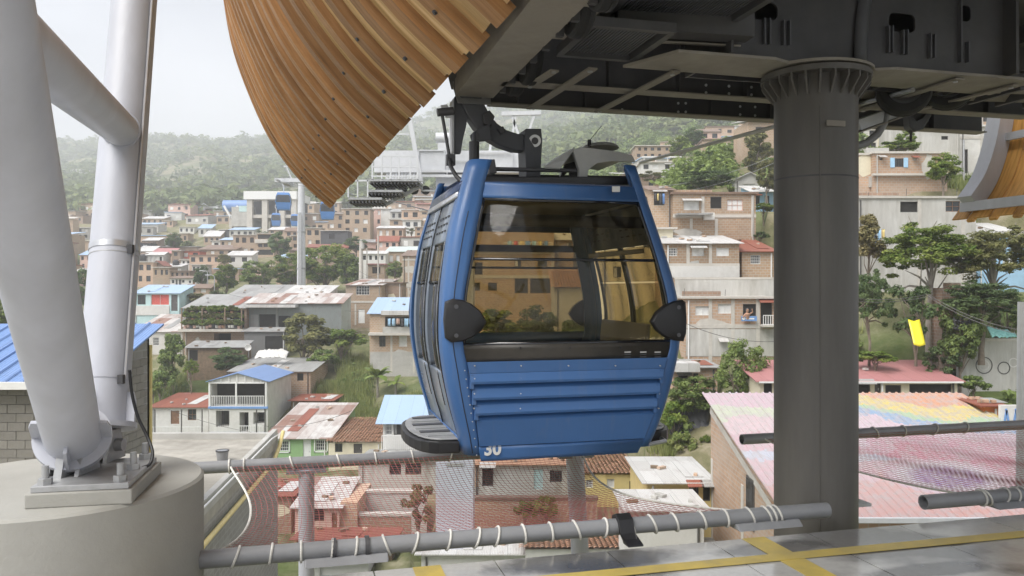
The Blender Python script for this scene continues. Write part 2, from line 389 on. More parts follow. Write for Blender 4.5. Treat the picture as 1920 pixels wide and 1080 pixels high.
# ---- platform floor: a structure whose slabs are pieces of their own
pf = bpy.data.objects.new('platform_floor', None); COL.objects.link(pf); pf.rotation_euler = (0, 0, TH); struct(pf)
MB().bb(-6, 11, -9, 4.58, -.42, -.075).build('platform_slab', CONC, pf)
me = MB().bb(-.346, .346, -.746, .746, -.075, 0).mesh('slab'); me.materials.append(FLOOR)
for i in range(18):
    for j in range(5):
        o = obj('slab', me, None, pf); o.location = (-3.47 + .7 * i, 4.6 - .75 - 1.5 * j, rnd.uniform(-.0015, 0))
        if i == 0 and j == 0:
            pass
for k, (x0, x1, y0, y1) in enumerate(((.60, .76, 2.4, 4.59), (2.70, 2.86, 2.4, 4.59), (-2, 9, 4.16, 4.27))):
    z = .004 + .0035 * (k == 2)
    MB().bb(x0, x1, y0, y1, z - .003, z).build('painted_line', YEL, pf)
# ---- net pipes with rope lashings
ZP = .07
def pipe(label, a0, a1, b, wraps, brackets=(), r=.052):
    t = s_thing('net_pipe', label, 'pipe', (a0 + a1) / 2, b, ZP, 'pipes that hold the safety nets')
    h = (a1 - a0) / 2; m = (a0 + a1) / 2
    MB().ring((-h, 0, 0), (h, 0, 0), r, r * .8, 24).build('tube', PIPE, t, True)
    for w in wraps:
        x = w - m; tl = rnd.uniform(-.025, .025); rr = r + .006
        pts = [V((x + tl * math.sin(q), rr * math.cos(q), rr * math.sin(q))) for q in [2 * math.pi * k / 16 for k in range(16)]]
        MB().tube(pts, .0075, 6, closed=True).build('rope_wrap', ROPE, t, True)
    for kind, w in brackets:
        x = w - m
        if kind == 'clamp':
            MB().ring((x - .012, 0, 0), (x + .012, 0, 0), r + .012, r * .99, 20).build('clamp', DARK, t, True)
        elif kind == 'hook':
            pts = [V((0, .075, -.03)), V((0, .06, .06)), V((0, 0, .085)), V((0, -.055, .06)), V((0, -.09, -.02)), V((0, -.13, -.066)), V((0, -.22, -.066)), V((0, -.22, -.056)), V((0, -.115, -.05)), V((0, -.065, -.02)), V((0, -.058, 0)), V((0, 0, .06)), V((0, .06, 0))]
            MB().prism([p + V((x - .05, 0, 0)) for p in pts], (.1, 0, 0)).build('hook_bracket', BLK, t, bevel=.004)
        else:
            MB().prism([V((x - .26, -.10, -.068)), V((x + .22, -.10, -.068)), V((x + .22, -.055, -.03)), V((x - .26, -.055, -.03))], (0, .17, 0)).build('saddle', PIPE, t, bevel=.008)
    return t
w1 = [-.38 + .172 * k + rnd.uniform(-.03, .03) for k in range(20)] + [3.02, 3.06, 3.10]
pipe('near grey pipe wound with white rope along the platform edge under the cabin', -.62, 3.49, 4.82, w1, (('clamp', .17), ('clamp', .36), ('hook', 1.98), ('saddle', 3.02), ('saddle', .26)))
pipe('near grey pipe end at the far right, wound with rope, on the platform edge', 4.28, 8.2, 4.82, [4.78, 4.82, 4.98, 5.08, 5.16, 5.32, 5.36, 5.48, 5.66, 5.9, 6.2], (('saddle', 5.1),))
pipe('far grey pipe behind the net left of the cabin', -1.03, 2.62, 7.28, [-.62, -.5, -.1, .3, .62, .95, 1.3, 1.75, 2.1, 2.5])
pipe('far reddish netted pipe crossing in front of the rainbow painted roof', 4.28, 9.6, 7.28, [4.75, 5.1, 5.45, 5.85, 6.2, 6.6, 7])
# posts that carry the far pipes
def post(label, a, b, r, mat, z1=.01, da=0, tilt=0):
    t = s_thing('net_post', label, 'post', a, b, -12.2, 'posts that carry the far net pipes')
    MB().tube([(tilt, 0, 0), (tilt * .5, 0, 6.2), (0, 0, 12.2 + z1)], r, 16).build('shaft', mat, t, True)
    MB().box((0, 0, 12.2 + z1 - .012), (.34, .14, .02)).build('cap_plate', PIPE, t)
post('round lilac grey post under the left end of the far net pipe', .02, 7.28, .068, ST_W)
post('leaning lilac grey post under the right end of the far net pipe', 2.50, 7.28, .085, ST_W, tilt=.7)
# ---- nets: knotted strings, one mass each
def net(label, a0, a1, b0, b1, ea, eb, sag=.14, cell=.052):
    """ea(t), eb(t): left and right edge a-values at t = 0 (near) .. 1 (far)"""
    t_ = s_thing('safety_net', label, 'net', (a0 + a1) / 2, (b0 + b1) / 2, 0, 'safety nets under the track')
    m = (a0 + a1) / 2; bm_ = (b0 + b1) / 2
    def pt(s, t):
        l, r = ea(t), eb(t); a = l + (r - l) * s; edge = (4 * t * (1 - t))
        z = ZP + .045 - sag * edge ** .8 + .012 * math.sin(a * 7 + t * 5) * edge - .03 * (1 - edge)
        return V((a - m, b0 + (b1 - b0) * t - bm_ + .02 * math.sin(a * 5) * edge, z))
    na = int((a1 - a0) / cell); nb = int((b1 - b0) / cell); n = MB()
    for i in range(na + 1): n.tube([pt(i / na, k / 20) for k in range(21)], .0018, 3, False)
    for j in range(nb + 1): n.tube([pt(k / 36, j / nb) for k in range(37)], .0018, 3, False)
    stuff(n.build('netting', NET, t_))
    for s in (0, 1): MB().tube([pt(s, k / 20) for k in range(21)], .009, 6).build('edge_rope', ROPE, t_, True)
    for tt in (0, 1): MB().tube([pt(k / 40, tt) + V((0, 0, .012 * math.sin(k * 1.7))) for k in range(41)], .007, 5).build('edge_rope', ROPE, t_, True)
net('red string safety net slung between the two pipes below the cabin', -.6, 3.1, 4.82, 7.28, lambda t: -.56 + .22 * math.sin(t * math.pi) - .06 * t, lambda t: 3.1 - .55 * t - .5 * math.sin(t * math.pi) ** 1.1 * (1 - .3 * t))
net('red string safety net at right over the rainbow painted roof', 4.4, 9, 4.82, 7.28, lambda t: 4.85 - .35 * t + .12 * math.sin(t * math.pi), lambda t: 9.0)
# ---- round steel column with ribbed head
cb = 5.25; cx = FP(1529, 540, cb).x
t = s_thing('station_column', 'thick round dark grey steel column with a ribbed head, right of the cabin', 'column', cx, cb, -12.2)
MB().tube([(0, 0, 0), (0, 0, 12.2), (0, 0, 15.39)], .297, 48).build('shaft', COLM, t, True)
MB().ring((0, 0, 15.34), (0, 0, 15.38), .392, .30, 48).build('head_ring', COLM, t, True)
MB().ring((0, 0, 14.6), (0, 0, 14.612), .2985, .29, 48).build('weld_seam', DARK, t, True)
rib = MB().prism([V((.29, -.007, 15.19)), V((.303, -.007, 15.19)), V((.385, -.007, 15.30)), V((.385, -.007, 15.34)), V((.29, -.007, 15.34))], (0, .014, 0)).mesh('head_rib'); rib.materials.append(COLM)
for k in range(24):
    o = obj('head_rib', rib, None, t); o.rotation_euler = (0, 0, 2 * math.pi * k / 24)
MB().bb(-.12, .03, -.305, -.294, 14.95, 14.99).build('stencil_patch', DUSTY, t)
MB().tube([V((.2985 * math.cos(4.2), .2985 * math.sin(4.2), 9)), V((.2985 * math.cos(4.2), .2985 * math.sin(4.2), 15.1))], .004, 6).build('weld_seam', COLM, t)
MB().bb(.1, .45, -.05, .5, 12.15, 12.172).build('base_plate', ST_L, t)
# ---- box girder over the column
def rrect(x0, x1, z0, z1, r, y):
    out = []
    for (cx_, cz_, q0) in ((x1 - r, z1 - r, 0), (x0 + r, z1 - r, 90), (x0 + r, z0 + r, 180), (x1 - r, z0 + r, 270)):
        for k in range(5):
            q = math.radians(q0 + 22.5 * k); out.append(V((cx_ + r * math.cos(q), y, cz_ + r * math.sin(q))))
    return out
GB = 5.04
g = s_thing('box_girder', 'black steel box girder with oval cut-outs resting on the round column', 'girder', cx, GB, 3.2)
def gp(x, y, b=GB): p = FP(x, y, b); return V((p.x - cx, p.y - GB, p.z - 3.2))
def hole(x0, x1, y0, y1, r):
    p, q = gp(x0, (y0 + y1) / 2 ), gp(x1, (y0 + y1) / 2); zt, zb = gp((x0 + x1) / 2, y0).z, gp((x0 + x1) / 2, y1).z
    return rrect(p.x, q.x, zb, zt, r, 0)
xa, xb = gp(1365, 80).x, gp(1880, 130).x
MB().prism([V((xa, 0, .02)), V((xb, 0, .02)), V((xb, 0, 1.2)), V((xa, 0, 1.2))], (0, .016, 0), [hole(1395, 1458, 3, 37, .05), hole(1667, 1716, 25, 60, .045), hole(1800, 1820, 10, 40, .036)]).build('front_web', DARK, g)
MB().bb(xa, xb, .6, .616, .02, 1.2).build('rear_web', DARK, g)
MB().bb(xa - .02, xa, -.08, .62, .02, 1.2).build('end_plate', DARK, g)
MB().bb(xb, xb + .03, -.12, .66, .02, 1.2).build('end_plate', DARK, g)
fl = [V((xa - .62, .40, -.002)), V((xa - .40, -.05, -.002)), V((-.5, -.05, -.002))] + [V((.44 * math.cos(q), .25 + .42 * math.sin(q), -.002)) for q in [math.radians(215 + 11 * k) for k in range(11)]] + [V((.5, -.05, -.002)), V((xb + .3, -.05, -.002)), V((xb + .3, .42, -.002))]
MB().prism(fl, (0, 0, .02)).build('bottom_flange', DUSTY, g)
for x, y0, y1 in ((1430, 36, 84), (1440, 36, 84), (1466, 40, 86), (1477, 40, 86), (1662, 50, 100), (1669, 50, 100), (1689, 58, 103), (1697, 58, 103), (1740, 64, 110), (1748, 66, 110), (1797, 0, 118), (1811, 80, 118)):
    p, q = gp(x, y0), gp(x, y1)
    MB().bb(p.x - .006, p.x + .006, -.035, 0, q.z, p.z).build('stiffener', HANG, g)
p0 = gp(1592, 88); MB().grid(lambda u, v: V((p0.x + .03 + .26 * (v ** 2.2) + u * .1, -.012 - .03 * math.sin(u * math.pi), .02 + v * 1.1)), 6, 10).build('curved_cover', HANG, g, True, solid=.01)
# ---- cross beams behind the girder
def ibeam(label, a0, a1, b, holes):
    t = s_thing('cross_beam', label, 'beam', (a0 + a1) / 2, b, 3.2, 'cross beams under the station deck'); h = (a1 - a0) / 2
    MB().bb(-h, h, -.07, .07, 0, .012).build('bottom_flange', DUSTY, t)
    MB().bb(-h, h, -.006, .006, .012, .42).build('web', DARK, t)
    MB().bb(-h, h, -.07, .07, .42, .432).build('top_flange', DARK, t)
    for k in range(int(h * 2 / .62)):
        MB().bb(-h + .25 + .62 * k, -h + .265 + .62 * k, -.065, -.006, .012, .42).build('stiffener', DARK, t)
    hm = MB().tube([(0, -.010, 0), (0, -.004, 0)], .012, 10).mesh('bolt_head'); hm.materials.append(ST_L)
    for (x, y) in holes:
        p = FP(x, y, b); o = obj('bolt_head', hm, None, t); o.location = (p.x - (a0 + a1) / 2, 0, p.z - 3.2)
ibeam('rearmost dark cross beam with paired bright bolt heads', 1.56, 6.8, 6.85, [(1271, 194), (1285, 194), (1271, 210), (1285, 210), (1387, 200), (1415, 201), (1387, 215), (1415, 217), (1166, 206)])
ibeam('dark cross beam just behind the box girder', 1.5, 6.6, 6.12, [(1323, 160), (1366, 162), (1408, 164), (1323, 174), (1366, 176), (1408, 178)])
def brace(label, p0, p1, w=.07):
    a, b = PZ(*p0, 3.18), PZ(*p1, 3.18); t = thing('flat_brace', label, 'brace', (a + b) / 2, 0, 'flat braces under the deck')
    c = (a + b) / 2; MB().bar(a - c, b - c, w, .014).build('flat_bar', DUSTY, t)
    for e, q in ((a, .92), (b, .92)):
        e2 = (e - c) * q; MB().tube([e2 + V((0, 0, -.016)), e2 + V((0, 0, -.006))], .018, 8).build('bolt', GALV, t)
brace('flat dusty brace slanting across the beams above the hanger', (1112, 128), (994, 204))
brace('flat dusty brace slanting across the beams above the cabin roof', (1268, 134), (1120, 210))
brace('short flat dusty brace beside the drive tyres', (1040, 132), (992, 162))
brace('flat dusty brace right of the column head', (1800, 148), (1612, 208), .08)
brace('second flat dusty brace right of the column, nearer the tyres', (1905, 160), (1700, 212), .06)
# ---- drive rail over the cabin with its tyres
rt = s_thing('drive_rail', 'brown grey steel drive rail running from overhead to the cabin hanger', 'rail', 1.38, 4.6, 3.2)
MB().bb(-.16, .16, -2.4, 2.0, 0, .03).build('bottom_plate', DUSTY, rt)
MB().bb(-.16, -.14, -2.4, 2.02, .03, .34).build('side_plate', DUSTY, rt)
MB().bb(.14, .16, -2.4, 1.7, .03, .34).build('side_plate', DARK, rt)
MB().prism([V((-.14, 2.0, -.06)), V((.14, 2.0, -.06)), V((.16, 2.12, .1)), V((.16, 2.1, .3)), V((-.16, 2.1, .3)), V((-.16, 2.12, .1))], (0, -.02, 0)).build('end_shield', GALV, rt)
for k in range(14): MB().bb(.155, .2, -2.2 + .3 * k, -2.16 + .3 * k, -.02, .05).build('lug', DARK, rt)
def tyre(par, loc, rz, r=.21, w=.11):
    t = bpy.data.objects.new('drive_wheel', None); COL.objects.link(t); t.parent = par; t.location = loc; t.rotation_euler = (0, 0, rz); n = 28; m = MB()
    prof = [(-w / 2, r * .62), (-w / 2, r * .9), (-w * .36, r * .985), (-w * .12, r), (-w * .1, r * .975), (w * .1, r * .975), (w * .12, r), (w * .36, r * .985), (w / 2, r * .9), (w / 2, r * .62)]
    m.grid(lambda u, v: (lambda q, pr: V((pr[0], pr[1] * math.cos(q), pr[1] * math.sin(q))))(2 * math.pi * u, prof[round(v * (len(prof) - 1))]), n, len(prof) - 1)
    m.build('rubber_tread', RUBBER, t, True)
    MB().ring((-w * .35, 0, 0), (w * .35, 0, 0), r * .63, r * .5, 24).build('rim', HANG, t, True)
    MB().tube([(-w * .2, 0, 0), (w * .2, 0, 0)], r * .52, 20).build('disc', DARK, t)
    MB().tube([(-w * .9, 0, 0), (w * .9, 0, 0)], r * .14, 12).build('hub', HANG, t)
    MB().bar((0, 0, 0), (0, 0, r * 1.7), .03, .12, (0, 1, 0)).build('bracket', DARK, t)
    return t
for a, b in ((1.66, 6.32), (1.68, 5.95), (1.66, 4.75), (1.64, 4.25)): tyre(rt, (a - 1.38, b - 4.6, .17), 0)
MB_ = s_thing('tyre_beam', 'dark curved beam carrying the tyres at upper right', 'beam', 5.3, 6.0, 3.3)
MB().grid(lambda u, v: V((-1.0 + 3.2 * u, -.25 - .35 * math.sin(u * 1.7) + .35 * v, .12 * math.sin(v * math.pi) - .02)), 14, 4).build('beam_skin', DUSTY, MB_, True, solid=.05)
for k in range(9): MB().bb(-.8 + .3 * k, -.76 + .3 * k, -.65, -.1, -.07, .0).build('lug', DARK, MB_)
for xx, yy, dd, rr in ((1695, 168, 6.7, 70), (1778, 158, 6.9, 62)):
    q = P(xx, yy, dd); tyre(MB_, (q.x * CT + q.y * ST - 5.3, -q.x * ST + q.y * CT - 6.0, q.z - 3.3), math.radians(rr) - TH, .22, .2)
# ---- gratings and dark panels overhead
def grating(label, a0, a1, b0, b1, z, frame=True):
    t = s_thing('ceiling_grating', label, 'grating', (a0 + a1) / 2, (b0 + b1) / 2, z, 'ribbed gratings under the deck'); ha, hb = (a1 - a0) / 2, (b1 - b0) / 2
    m = MB(); n = int((a1 - a0) / .024)
    for k in range(n): m.bb(-ha + .024 * k, -ha + .024 * k + .012, -hb, hb, 0, .02)
    stuff(m.build('slat_field', HANG, t)); MB().bb(-ha, ha, -hb, hb, .022, .03).build('backing', DARK, t)
    if frame:
        for (x0, x1, y0, y1) in ((-ha - .04, ha + .04, hb, hb + .05), (-ha - .04, ha + .04, -hb - .05, -hb), (-ha - .05, -ha, -hb, hb), (ha, ha + .05, -hb, hb)):
            MB().bb(x0, x1, y0, y1, -.03, .03).build('frame_bar', DARK, t)
grating('small black ribbed grating left of the box girder', 1.76, 2.26, 4.75, 5.36, 3.26)
grating('large black ribbed grating overhead between rail and girder', 1.95, 2.78, 4.0, 5.0, 3.42)
t = s_thing('edge_channel', 'dark channel bar with a pale lower lip below the large overhead grating', 'beam', 2.45, 5.12, 3.3)
MB().bar((-.45, -.12, .08), (.5, -.2, .08), .16, .16).build('channel', DARK, t); MB().bar((-.2, -.02, -.01), (.5, -.08, -.01), .03, .012).build('lip', DUSTY, t)
t = s_thing('rail_side_beam', 'dark sloping beam between the drive rail and the gratings', 'beam', 1.66, 4.0, 3.3)
MB().bb(-.05, .05, -1.6, 1.2, 0, .3).build('web', DARK, t); MB().bb(-.09, .09, -1.6, 1.2, -.012, 0).build('flange', DUSTY, t)
# ---- deck above the machinery and the main roof
t = s_thing('machinery_deck', 'black deck plates above the station machinery', 'deck', 5, 4.8, 4.3)
MB().bb(-3.7, 5.2, -2.6, 2.5, 0, .06).build('deck_plate', DARK, t)
MB().bb(-3.7, 5.2, 2.46, 2.5, -.75, 0).build('rear_fascia', DARK, t)
MB().bb(-3.7, -3.66, -2.6, 2.5, -.5, 0).build('side_fascia', DARK, t)
for k in range(8): MB().bb(-3.6 + 1.15 * k, -3.5 + 1.15 * k, -2.6, 2.5, -.18, 0).build('joist', DARK, t)
# ---- timber canopies: boards and battens along an arched profile
AX = V((-.302, .953, 0)); NL = V((-.953, -.302, 0))
def spline(pts, n):
    out = []; m = len(pts)
    for i in range(m - 1):
        p0, p1, p2, p3 = (V(pts[max(i - 1, 0)]), V(pts[i]), V(pts[i + 1]), V(pts[min(i + 2, m - 1)]))
        for k in range(n):
            t = k / n; out.append(.5 * ((2 * p1) + (-p0 + p2) * t + (2 * p0 - 5 * p1 + 4 * p2 - p3) * t * t + (-p0 + 3 * p1 - 3 * p2 + p3) * t ** 3))
    out.append(V(pts[-1])); return out
def strip(prof, s0, s1, off, th, flip=1, taper=0, start=0):
    """plank following the profile (q outward, z up) between s0 and s1 along the axis; returns a mesh with uv along the grain"""
    n = len(prof); vs = []; arc = [0]
    for i in range(1, n): arc.append(arc[-1] + (prof[i] - prof[i - 1]).length)
    for i in range(n):
        tn = (prof[min(i + 1, n - 1)] - prof[max(i - 1, 0)]).normalized(); nr = V((tn.y, -tn.x)) * 1.0
        base = prof[i] - (tn * start if i == 0 else V((0, 0)))
        for (s, o) in ((s0, off), (s1, off), (s1, off + th), (s0, off + th)):
            p = base + nr * o; vs.append(AX * s + NL * (p.x * flip) + V((0, 0, p.y)))
    fs = []; uvs = []
    for i in range(n - 1):
        for k in range(4):
            k2 = (k + 1) % 4; fs.append((i * 4 + k, (i + 1) * 4 + k, (i + 1) * 4 + k2, i * 4 + k2))
            v0, v1 = k * .11, k * .11 + (s1 - s0 if k % 2 == 0 else th); uvs += [(arc[i], v0), (arc[i + 1], v0), (arc[i + 1], v1), (arc[i], v1)]
    fs.append((0, 1, 2, 3)); uvs += [(0, 0), (0, .1), (.05, .1), (.05, 0)]
    fs.append(tuple((n - 1) * 4 + k for k in (3, 2, 1, 0))); uvs += [(0, 0), (0, .1), (.05, .1), (.05, 0)]
    m = bpy.data.meshes.new('plank'); m.from_pydata([tuple(v) for v in vs], [], fs)
    ul = m.uv_layers.new(name='UVMap'); ul.data.foreach_set('uv', [c for uv in uvs for c in uv])
    bm = bmesh.new(); bm.from_mesh(m); bmesh.ops.recalc_face_normals(bm, faces=bm.faces); bm.to_mesh(m); bm.free()
    m.polygons.foreach_set('use_smooth', [True] * len(m.polygons))
    try: m.set_sharp_from_angle(angle=math.radians(40))
    except Exception: pass
    return m
PL = spline([(0, 0), (.52, .47), (1.06, 1.2), (1.49, 2.15), (1.76, 3.0), (1.92, 4.05), (1.95, 4.6)], 4)
tl = thing('timber_canopy', 'curved timber canopy of boards and battens at the top left over the cabin', 'canopy', (0, 4.55, 3.23))
PITCH = .54
for k in range(-5, 22):
    s = k * PITCH + .02
    o = obj('batten', strip(PL, s, s + .17, .0, .10 + rnd.uniform(-.01, .01), 1, 0, .02 + rnd.uniform(0, .025)), TIMB, tl)
    for j in range(3):
        w = (PITCH - .17) / 3; q = s + .17 + w * j
        obj('board', strip(PL, q + .003, q + w - .003, rnd.uniform(-.012, .006) + (.012 if j == 1 else 0), .028, 1, 0, rnd.uniform(-.01, .02)), TIM, tl)
    for i_ in ((2,) if k % 2 else (4,)):
        p = PL[i_]; MB().tube([AX * (s + .085) + NL * (p.x + .07) + V((0, 0, p.y - .07)), AX * (s + .085) + NL * (p.x + .088) + V((0, 0, p.y - .086))], .017, 8).build('bolt', DARK, tl)
MB().tube([AX * -2.7 + NL * .05 + V((0, 0, .13)), AX * 11.9 + NL * .05 + V((0, 0, .13))], .06, 12).build('lip_tube', DUSTY, tl, True)
for k in range(6):
    s = -2.4 + 2.75 * k
    MB().grid(lambda u, v: (lambda p: AX * (s + .1 * v) + NL * (p.x - .12) + V((0, 0, p.y + .14)))(PL[round(u * (len(PL) - 1))]), len(PL) - 1, 1).build('rib', DUSTY, tl, True, solid=.1)
MB().grid(lambda u, v: (lambda p: AX * (-11 + 8.25 * v) + NL * p.x + V((0, 0, p.y)))(PL[round(u * (len(PL) - 1))]), len(PL) - 1, 4).build('unseen_shade_shell', TIM, tl, True, solid=.06)  # plain shell added out of frame to shade the front tube
PR = spline([(0, 0), (.42, .52), (.74, 1.25), (.95, 2.2), (1.06, 3.2), (1.1, 4.4)], 4)
trc = thing('timber_canopy', 'curved timber canopy seen from inside with white steel rib at the right edge', 'canopy', (9.62, 17.2, 3.26))
def rib_mesh(s0, s1, d0, d1):
    m = MB(); n = len(PR)
    for i in range(n):
        tn = (PR[min(i + 1, n - 1)] - PR[max(i - 1, 0)]).normalized(); nr = V((-tn.y, tn.x))
        for (s, o) in ((s0, d0), (s1, d0), (s1, d1), (s0, d1)):
            p = PR[i] + nr * o; m.v.append(tuple(AX * s - NL * p.x + V((0, 0, p.y))))
    for i in range(n - 1):
        for k in range(4):
            k2 = (k + 1) % 4; m.f.append((i * 4 + k, (i + 1) * 4 + k, (i + 1) * 4 + k2, i * 4 + k2))
    m.f.append((0, 1, 2, 3)); m.f.append(tuple((n - 1) * 4 + k for k in (3, 2, 1, 0))); return m
for s0 in (-.5, -3.4, -6.3): rib_mesh(s0, s0 + .34, .02, .38).build('rib', ST_W, trc, True)
for i_, w in ((0, .2), (9, .16), (16, .16)):
    p = PR[i_]; a_ = AX * -9 - NL * (p.x - .12) + V((0, 0, p.y + .05)); b_ = AX * -.1 - NL * (p.x - .12) + V((0, 0, p.y + .05))
    MB().bar(a_, b_, .08, w).build('purlin', ST_W, trc)
for k in range(17):
    s = -.45 - k * PITCH
    obj('batten', strip(PR, s, s + .17, .03, .06, -1, 0, .3), TIMO, trc)
    obj('board', strip(PR, s + .173, s + PITCH - .003, .0, .03, -1, 0, .26), TIMO, trc)
# unseen roof deck joining the canopies, added to darken ceiling and column
rf = thing('unseen_station_roof', 'broad unseen station roof deck shading the platform from high above', 'roof', (0, 4.55, 7.8))
MB().add([tuple(AX * s + NL * q + V((0, 0, z))) for z in (0, .25) for (s, q) in ((-13, 1.95), (11.9, 1.95), (11.9, -12), (-13, -12))], [(0, 1, 2, 3), (7, 6, 5, 4), (0, 4, 5, 1), (1, 5, 6, 2), (2, 6, 7, 3), (3, 7, 4, 0)]).build('unseen_roof_deck', PG, rf)
# ---- concrete pier with the V of steel tubes at left
pr = thing('strut_pier', 'broad round concrete pier at the lower left carrying two steel tubes', 'pier', (-2.5, 4.4, -12))
MB().tube([(0, 0, 0), (0, 0, 12.525), (0, 0, 12.54)], [.76, .76, .745], 72).build('drum', CONC, pr, True)
Rz = Matrix.Rotation(math.radians(12), 3, 'Z')
MB().box((.33, -.18, 12.575), (.48, .66, .07), Rz).build('grout_pad', CONC, pr, bevel=.006)
MB().box((.33, -.18, 12.626), (.44, .62, .03), Rz).build('base_plate', GALV, pr, bevel=.003)
for (x, y) in ((-.17, -.26), (.17, -.26), (-.17, .0), (.17, 0), (-.17, .26), (.17, .26)):
    p = Rz @ V((x, y, 0)) + V((.33, -.18, 12.641)); b_ = MB().tube([p, p + V((0, 0, .09))], .017, 12).build('anchor_bolt', GALV, pr, True)
    MB().tube([p, p + V((0, 0, .03))], .034, 6).build('nut', GALV, b_)
vs_ = thing('steel_strut_pair', 'pair of thick pale grey steel tubes with a cross tube rising from the pier', 'strut', (-2.3, 4.3, .64))
B0 = V((-2.3, 4.3, .64))
def vt(name, p0, p1, r, mat=ST_W, n=40): return MB().tube([V(p0) - B0, V(p1) - B0], r, n).build(name, mat, vs_, True)
fa, fb_ = V((-2.28, 4.17, .83)), V((-.82, .72, 3.4)); fd = (fb_ - fa).normalized()
vt('front_tube', fa, fb_, .136)
ra, rb_ = V((-2.30, 4.50, .84)), V((-2.60, 5.85, 5.6)); rd = (rb_ - ra).normalized()
vt('rear_tube', ra, rb_, .136)
def on(a, d, k): return a + d * k
fk = on(fa, fd, (V((0, 2.35, 0)).y - fa.y) / fd.y); vt('cross_tube', on(fa, fd, 2.68), on(ra, rd, 1.80), .102)
for q_, r_ in ((on(ra, rd, 1.80), .15),):
    cd = (on(fa, fd, 2.68) - q_).normalized(); MB().tube([q_ + cd * .15 - B0, q_ + cd * .165 - B0], .112, 32).build('weld_bead', ST_W, vs_, True)
for a, d in ((fa, fd), (ra, rd)):
    MB().tube([a - B0 - d * .03, a - B0], .185, 40).build('foot_flange', ST_W, vs_, True)
    u = d.orthogonal().normalized(); w = d.cross(u)
    for k in range(4):
        q = math.pi / 4 + k * math.pi / 2; e = u * math.cos(q) + w * math.sin(q); f_ = d.cross(e) * .008
        c = a - B0
        MB().prism([c + e * .13 - f_, c + e * .185 - f_, c + e * .185 + d * .12 - f_, c + e * .17 + d * .17 - f_, c + e * .13 + d * .17 - f_], f_ * 2).build('gusset', ST_W, vs_)
    lo = a - B0 - d * .03
    for s in (-.075, .075):
        c = V((lo.x + s, lo.y, 0)); MB().prism([c + V((-.011, -.11, .0)), c + V((-.011, .11, 0)), c + V((-.011, .05, lo.z - .0)), c + V((-.011, -.05, lo.z - .0))], (.022, 0, 0)).build('clevis_plate', GALV, vs_)
    MB().tube([V((lo.x - .13, lo.y, lo.z * .5)), V((lo.x + .13, lo.y, lo.z * .5))], .035, 16).build('clevis_pin', GALV, vs_, True)
    MB().prism([V((lo.x - .02, lo.y - .15, 0)), V((lo.x - .02, lo.y + .15, 0)), V((lo.x - .02, lo.y + .1, lo.z)), V((lo.x - .02, lo.y - .1, lo.z))], (.04, 0, 0)).build('clevis_lug', GALV, vs_)
for k in (1.03, .26):
    c = on(ra, rd, k) - B0; MB().ring(c - rd * .018, c + rd * .018, .140, .135, 40).build('band_clamp', ALU if k > 1 else ST_W, vs_, True)
    MB().box(c + V((.13, -.075, 0)), (.03, .03, .05)).build('clamp_screw', DARK, vs_)
MB().ring(on(ra, rd, .98) - B0 - rd * .003, on(ra, rd, .98) - B0 + rd * .003, .1375, .135, 40).build('weld_seam', GALV, vs_, True)
pts = [on(ra, rd, k) - B0 + V((.139, -.05, 0)) for k in (5, 3.5, 2.2, 1.6, 1.03, .6, .26)]
MB().tube(pts, .009, 8).build('ground_cable', ALU, vs_, True)
tail = spline([tuple(P(x, y, d) - B0) for x, y, d in ((243, 694, 4.44), (247, 735, 4.46), (258, 780, 4.46), (276, 818, 4.44), (286, 848, 4.40), (281, 870, 4.36), (266, 877, 4.32))], 5)
MB().tube(tail, .009, 8).build('cable_tail', BLK, vs_, True)
# ================================================================== CABIN
FB = 5.75; CL = 1.84
OL = [(885, 292), (868, 350), (848, 430), (838, 500), (832, 560), (831, 640), (838, 700), (852, 770), (866, 820), (875, 862)]
OR_ = [(1195, 298), (1212, 350), (1236, 420), (1256, 480), (1273, 540), (1283, 600), (1281, 650), (1266, 720), (1248, 780), (1232, 820), (1217, 852)]
IL = [(925, 292), (908, 345), (905, 372), (893, 430), (880, 500), (870, 560), (868, 645), (877, 690), (889, 770), (896, 820), (900, 862)]
IR = [(1165, 298), (1196, 350), (1200, 382), (1222, 450), (1240, 510), (1254, 570), (1257, 645), (1243, 700), (1228, 770), (1216, 820), (1207, 852)]
Z0, Z1 = .375, 2.56
def bulge(z):
    t = (z - Z0) / (Z1 - Z0); return -.07 * math.sin(min(1, t / .9) * math.pi) ** 1.0 + (.10 * max(0, t - .45) ** 1.3 / .5)
def curve(pts):
    q = []
    for (x, y) in pts:
        p = FP(x, y, FB)
        p = FP(x, y, FB + bulge(p.z)); q.append((p.z, p.x))
    q.sort(); zs = [a for a, _ in q]; xs = [b for _, b in q]
    def f(z):
        if z <= zs[0]: return xs[0] + (xs[1] - xs[0]) / (zs[1] - zs[0]) * (z - zs[0])
        if z >= zs[-1]: return xs[-1] + (xs[-1] - xs[-2]) / (zs[-1] - zs[-2]) * (z - zs[-1])
        for i in range(len(zs) - 1):
            if zs[i] <= z <= zs[i + 1]:
                t = (z - zs[i]) / (zs[i + 1] - zs[i]); t0 = t
                # monotone-ish cubic blend
                m0 = (xs[i + 1] - xs[i - 1]) / (zs[i + 1] - zs[i - 1]) if i else (xs[1] - xs[0]) / (zs[1] - zs[0])
                m1 = (xs[i + 2] - xs[i]) / (zs[i + 2] - zs[i]) if i + 2 < len(zs) else (xs[i + 1] - xs[i]) / (zs[i + 1] - zs[i])
                h = zs[i + 1] - zs[i]
                return (2 * t ** 3 - 3 * t * t + 1) * xs[i] + (t ** 3 - 2 * t * t + t) * h * m0 + (-2 * t ** 3 + 3 * t * t) * xs[i + 1] + (t ** 3 - t * t) * h * m1
    return f
fOL, fOR, fIL, fIR = curve(OL), curve(OR_), curve(IL), curve(IR)
CA, CBm = (fOL(1.37) + fOR(1.37)) / 2, FB + CL / 2
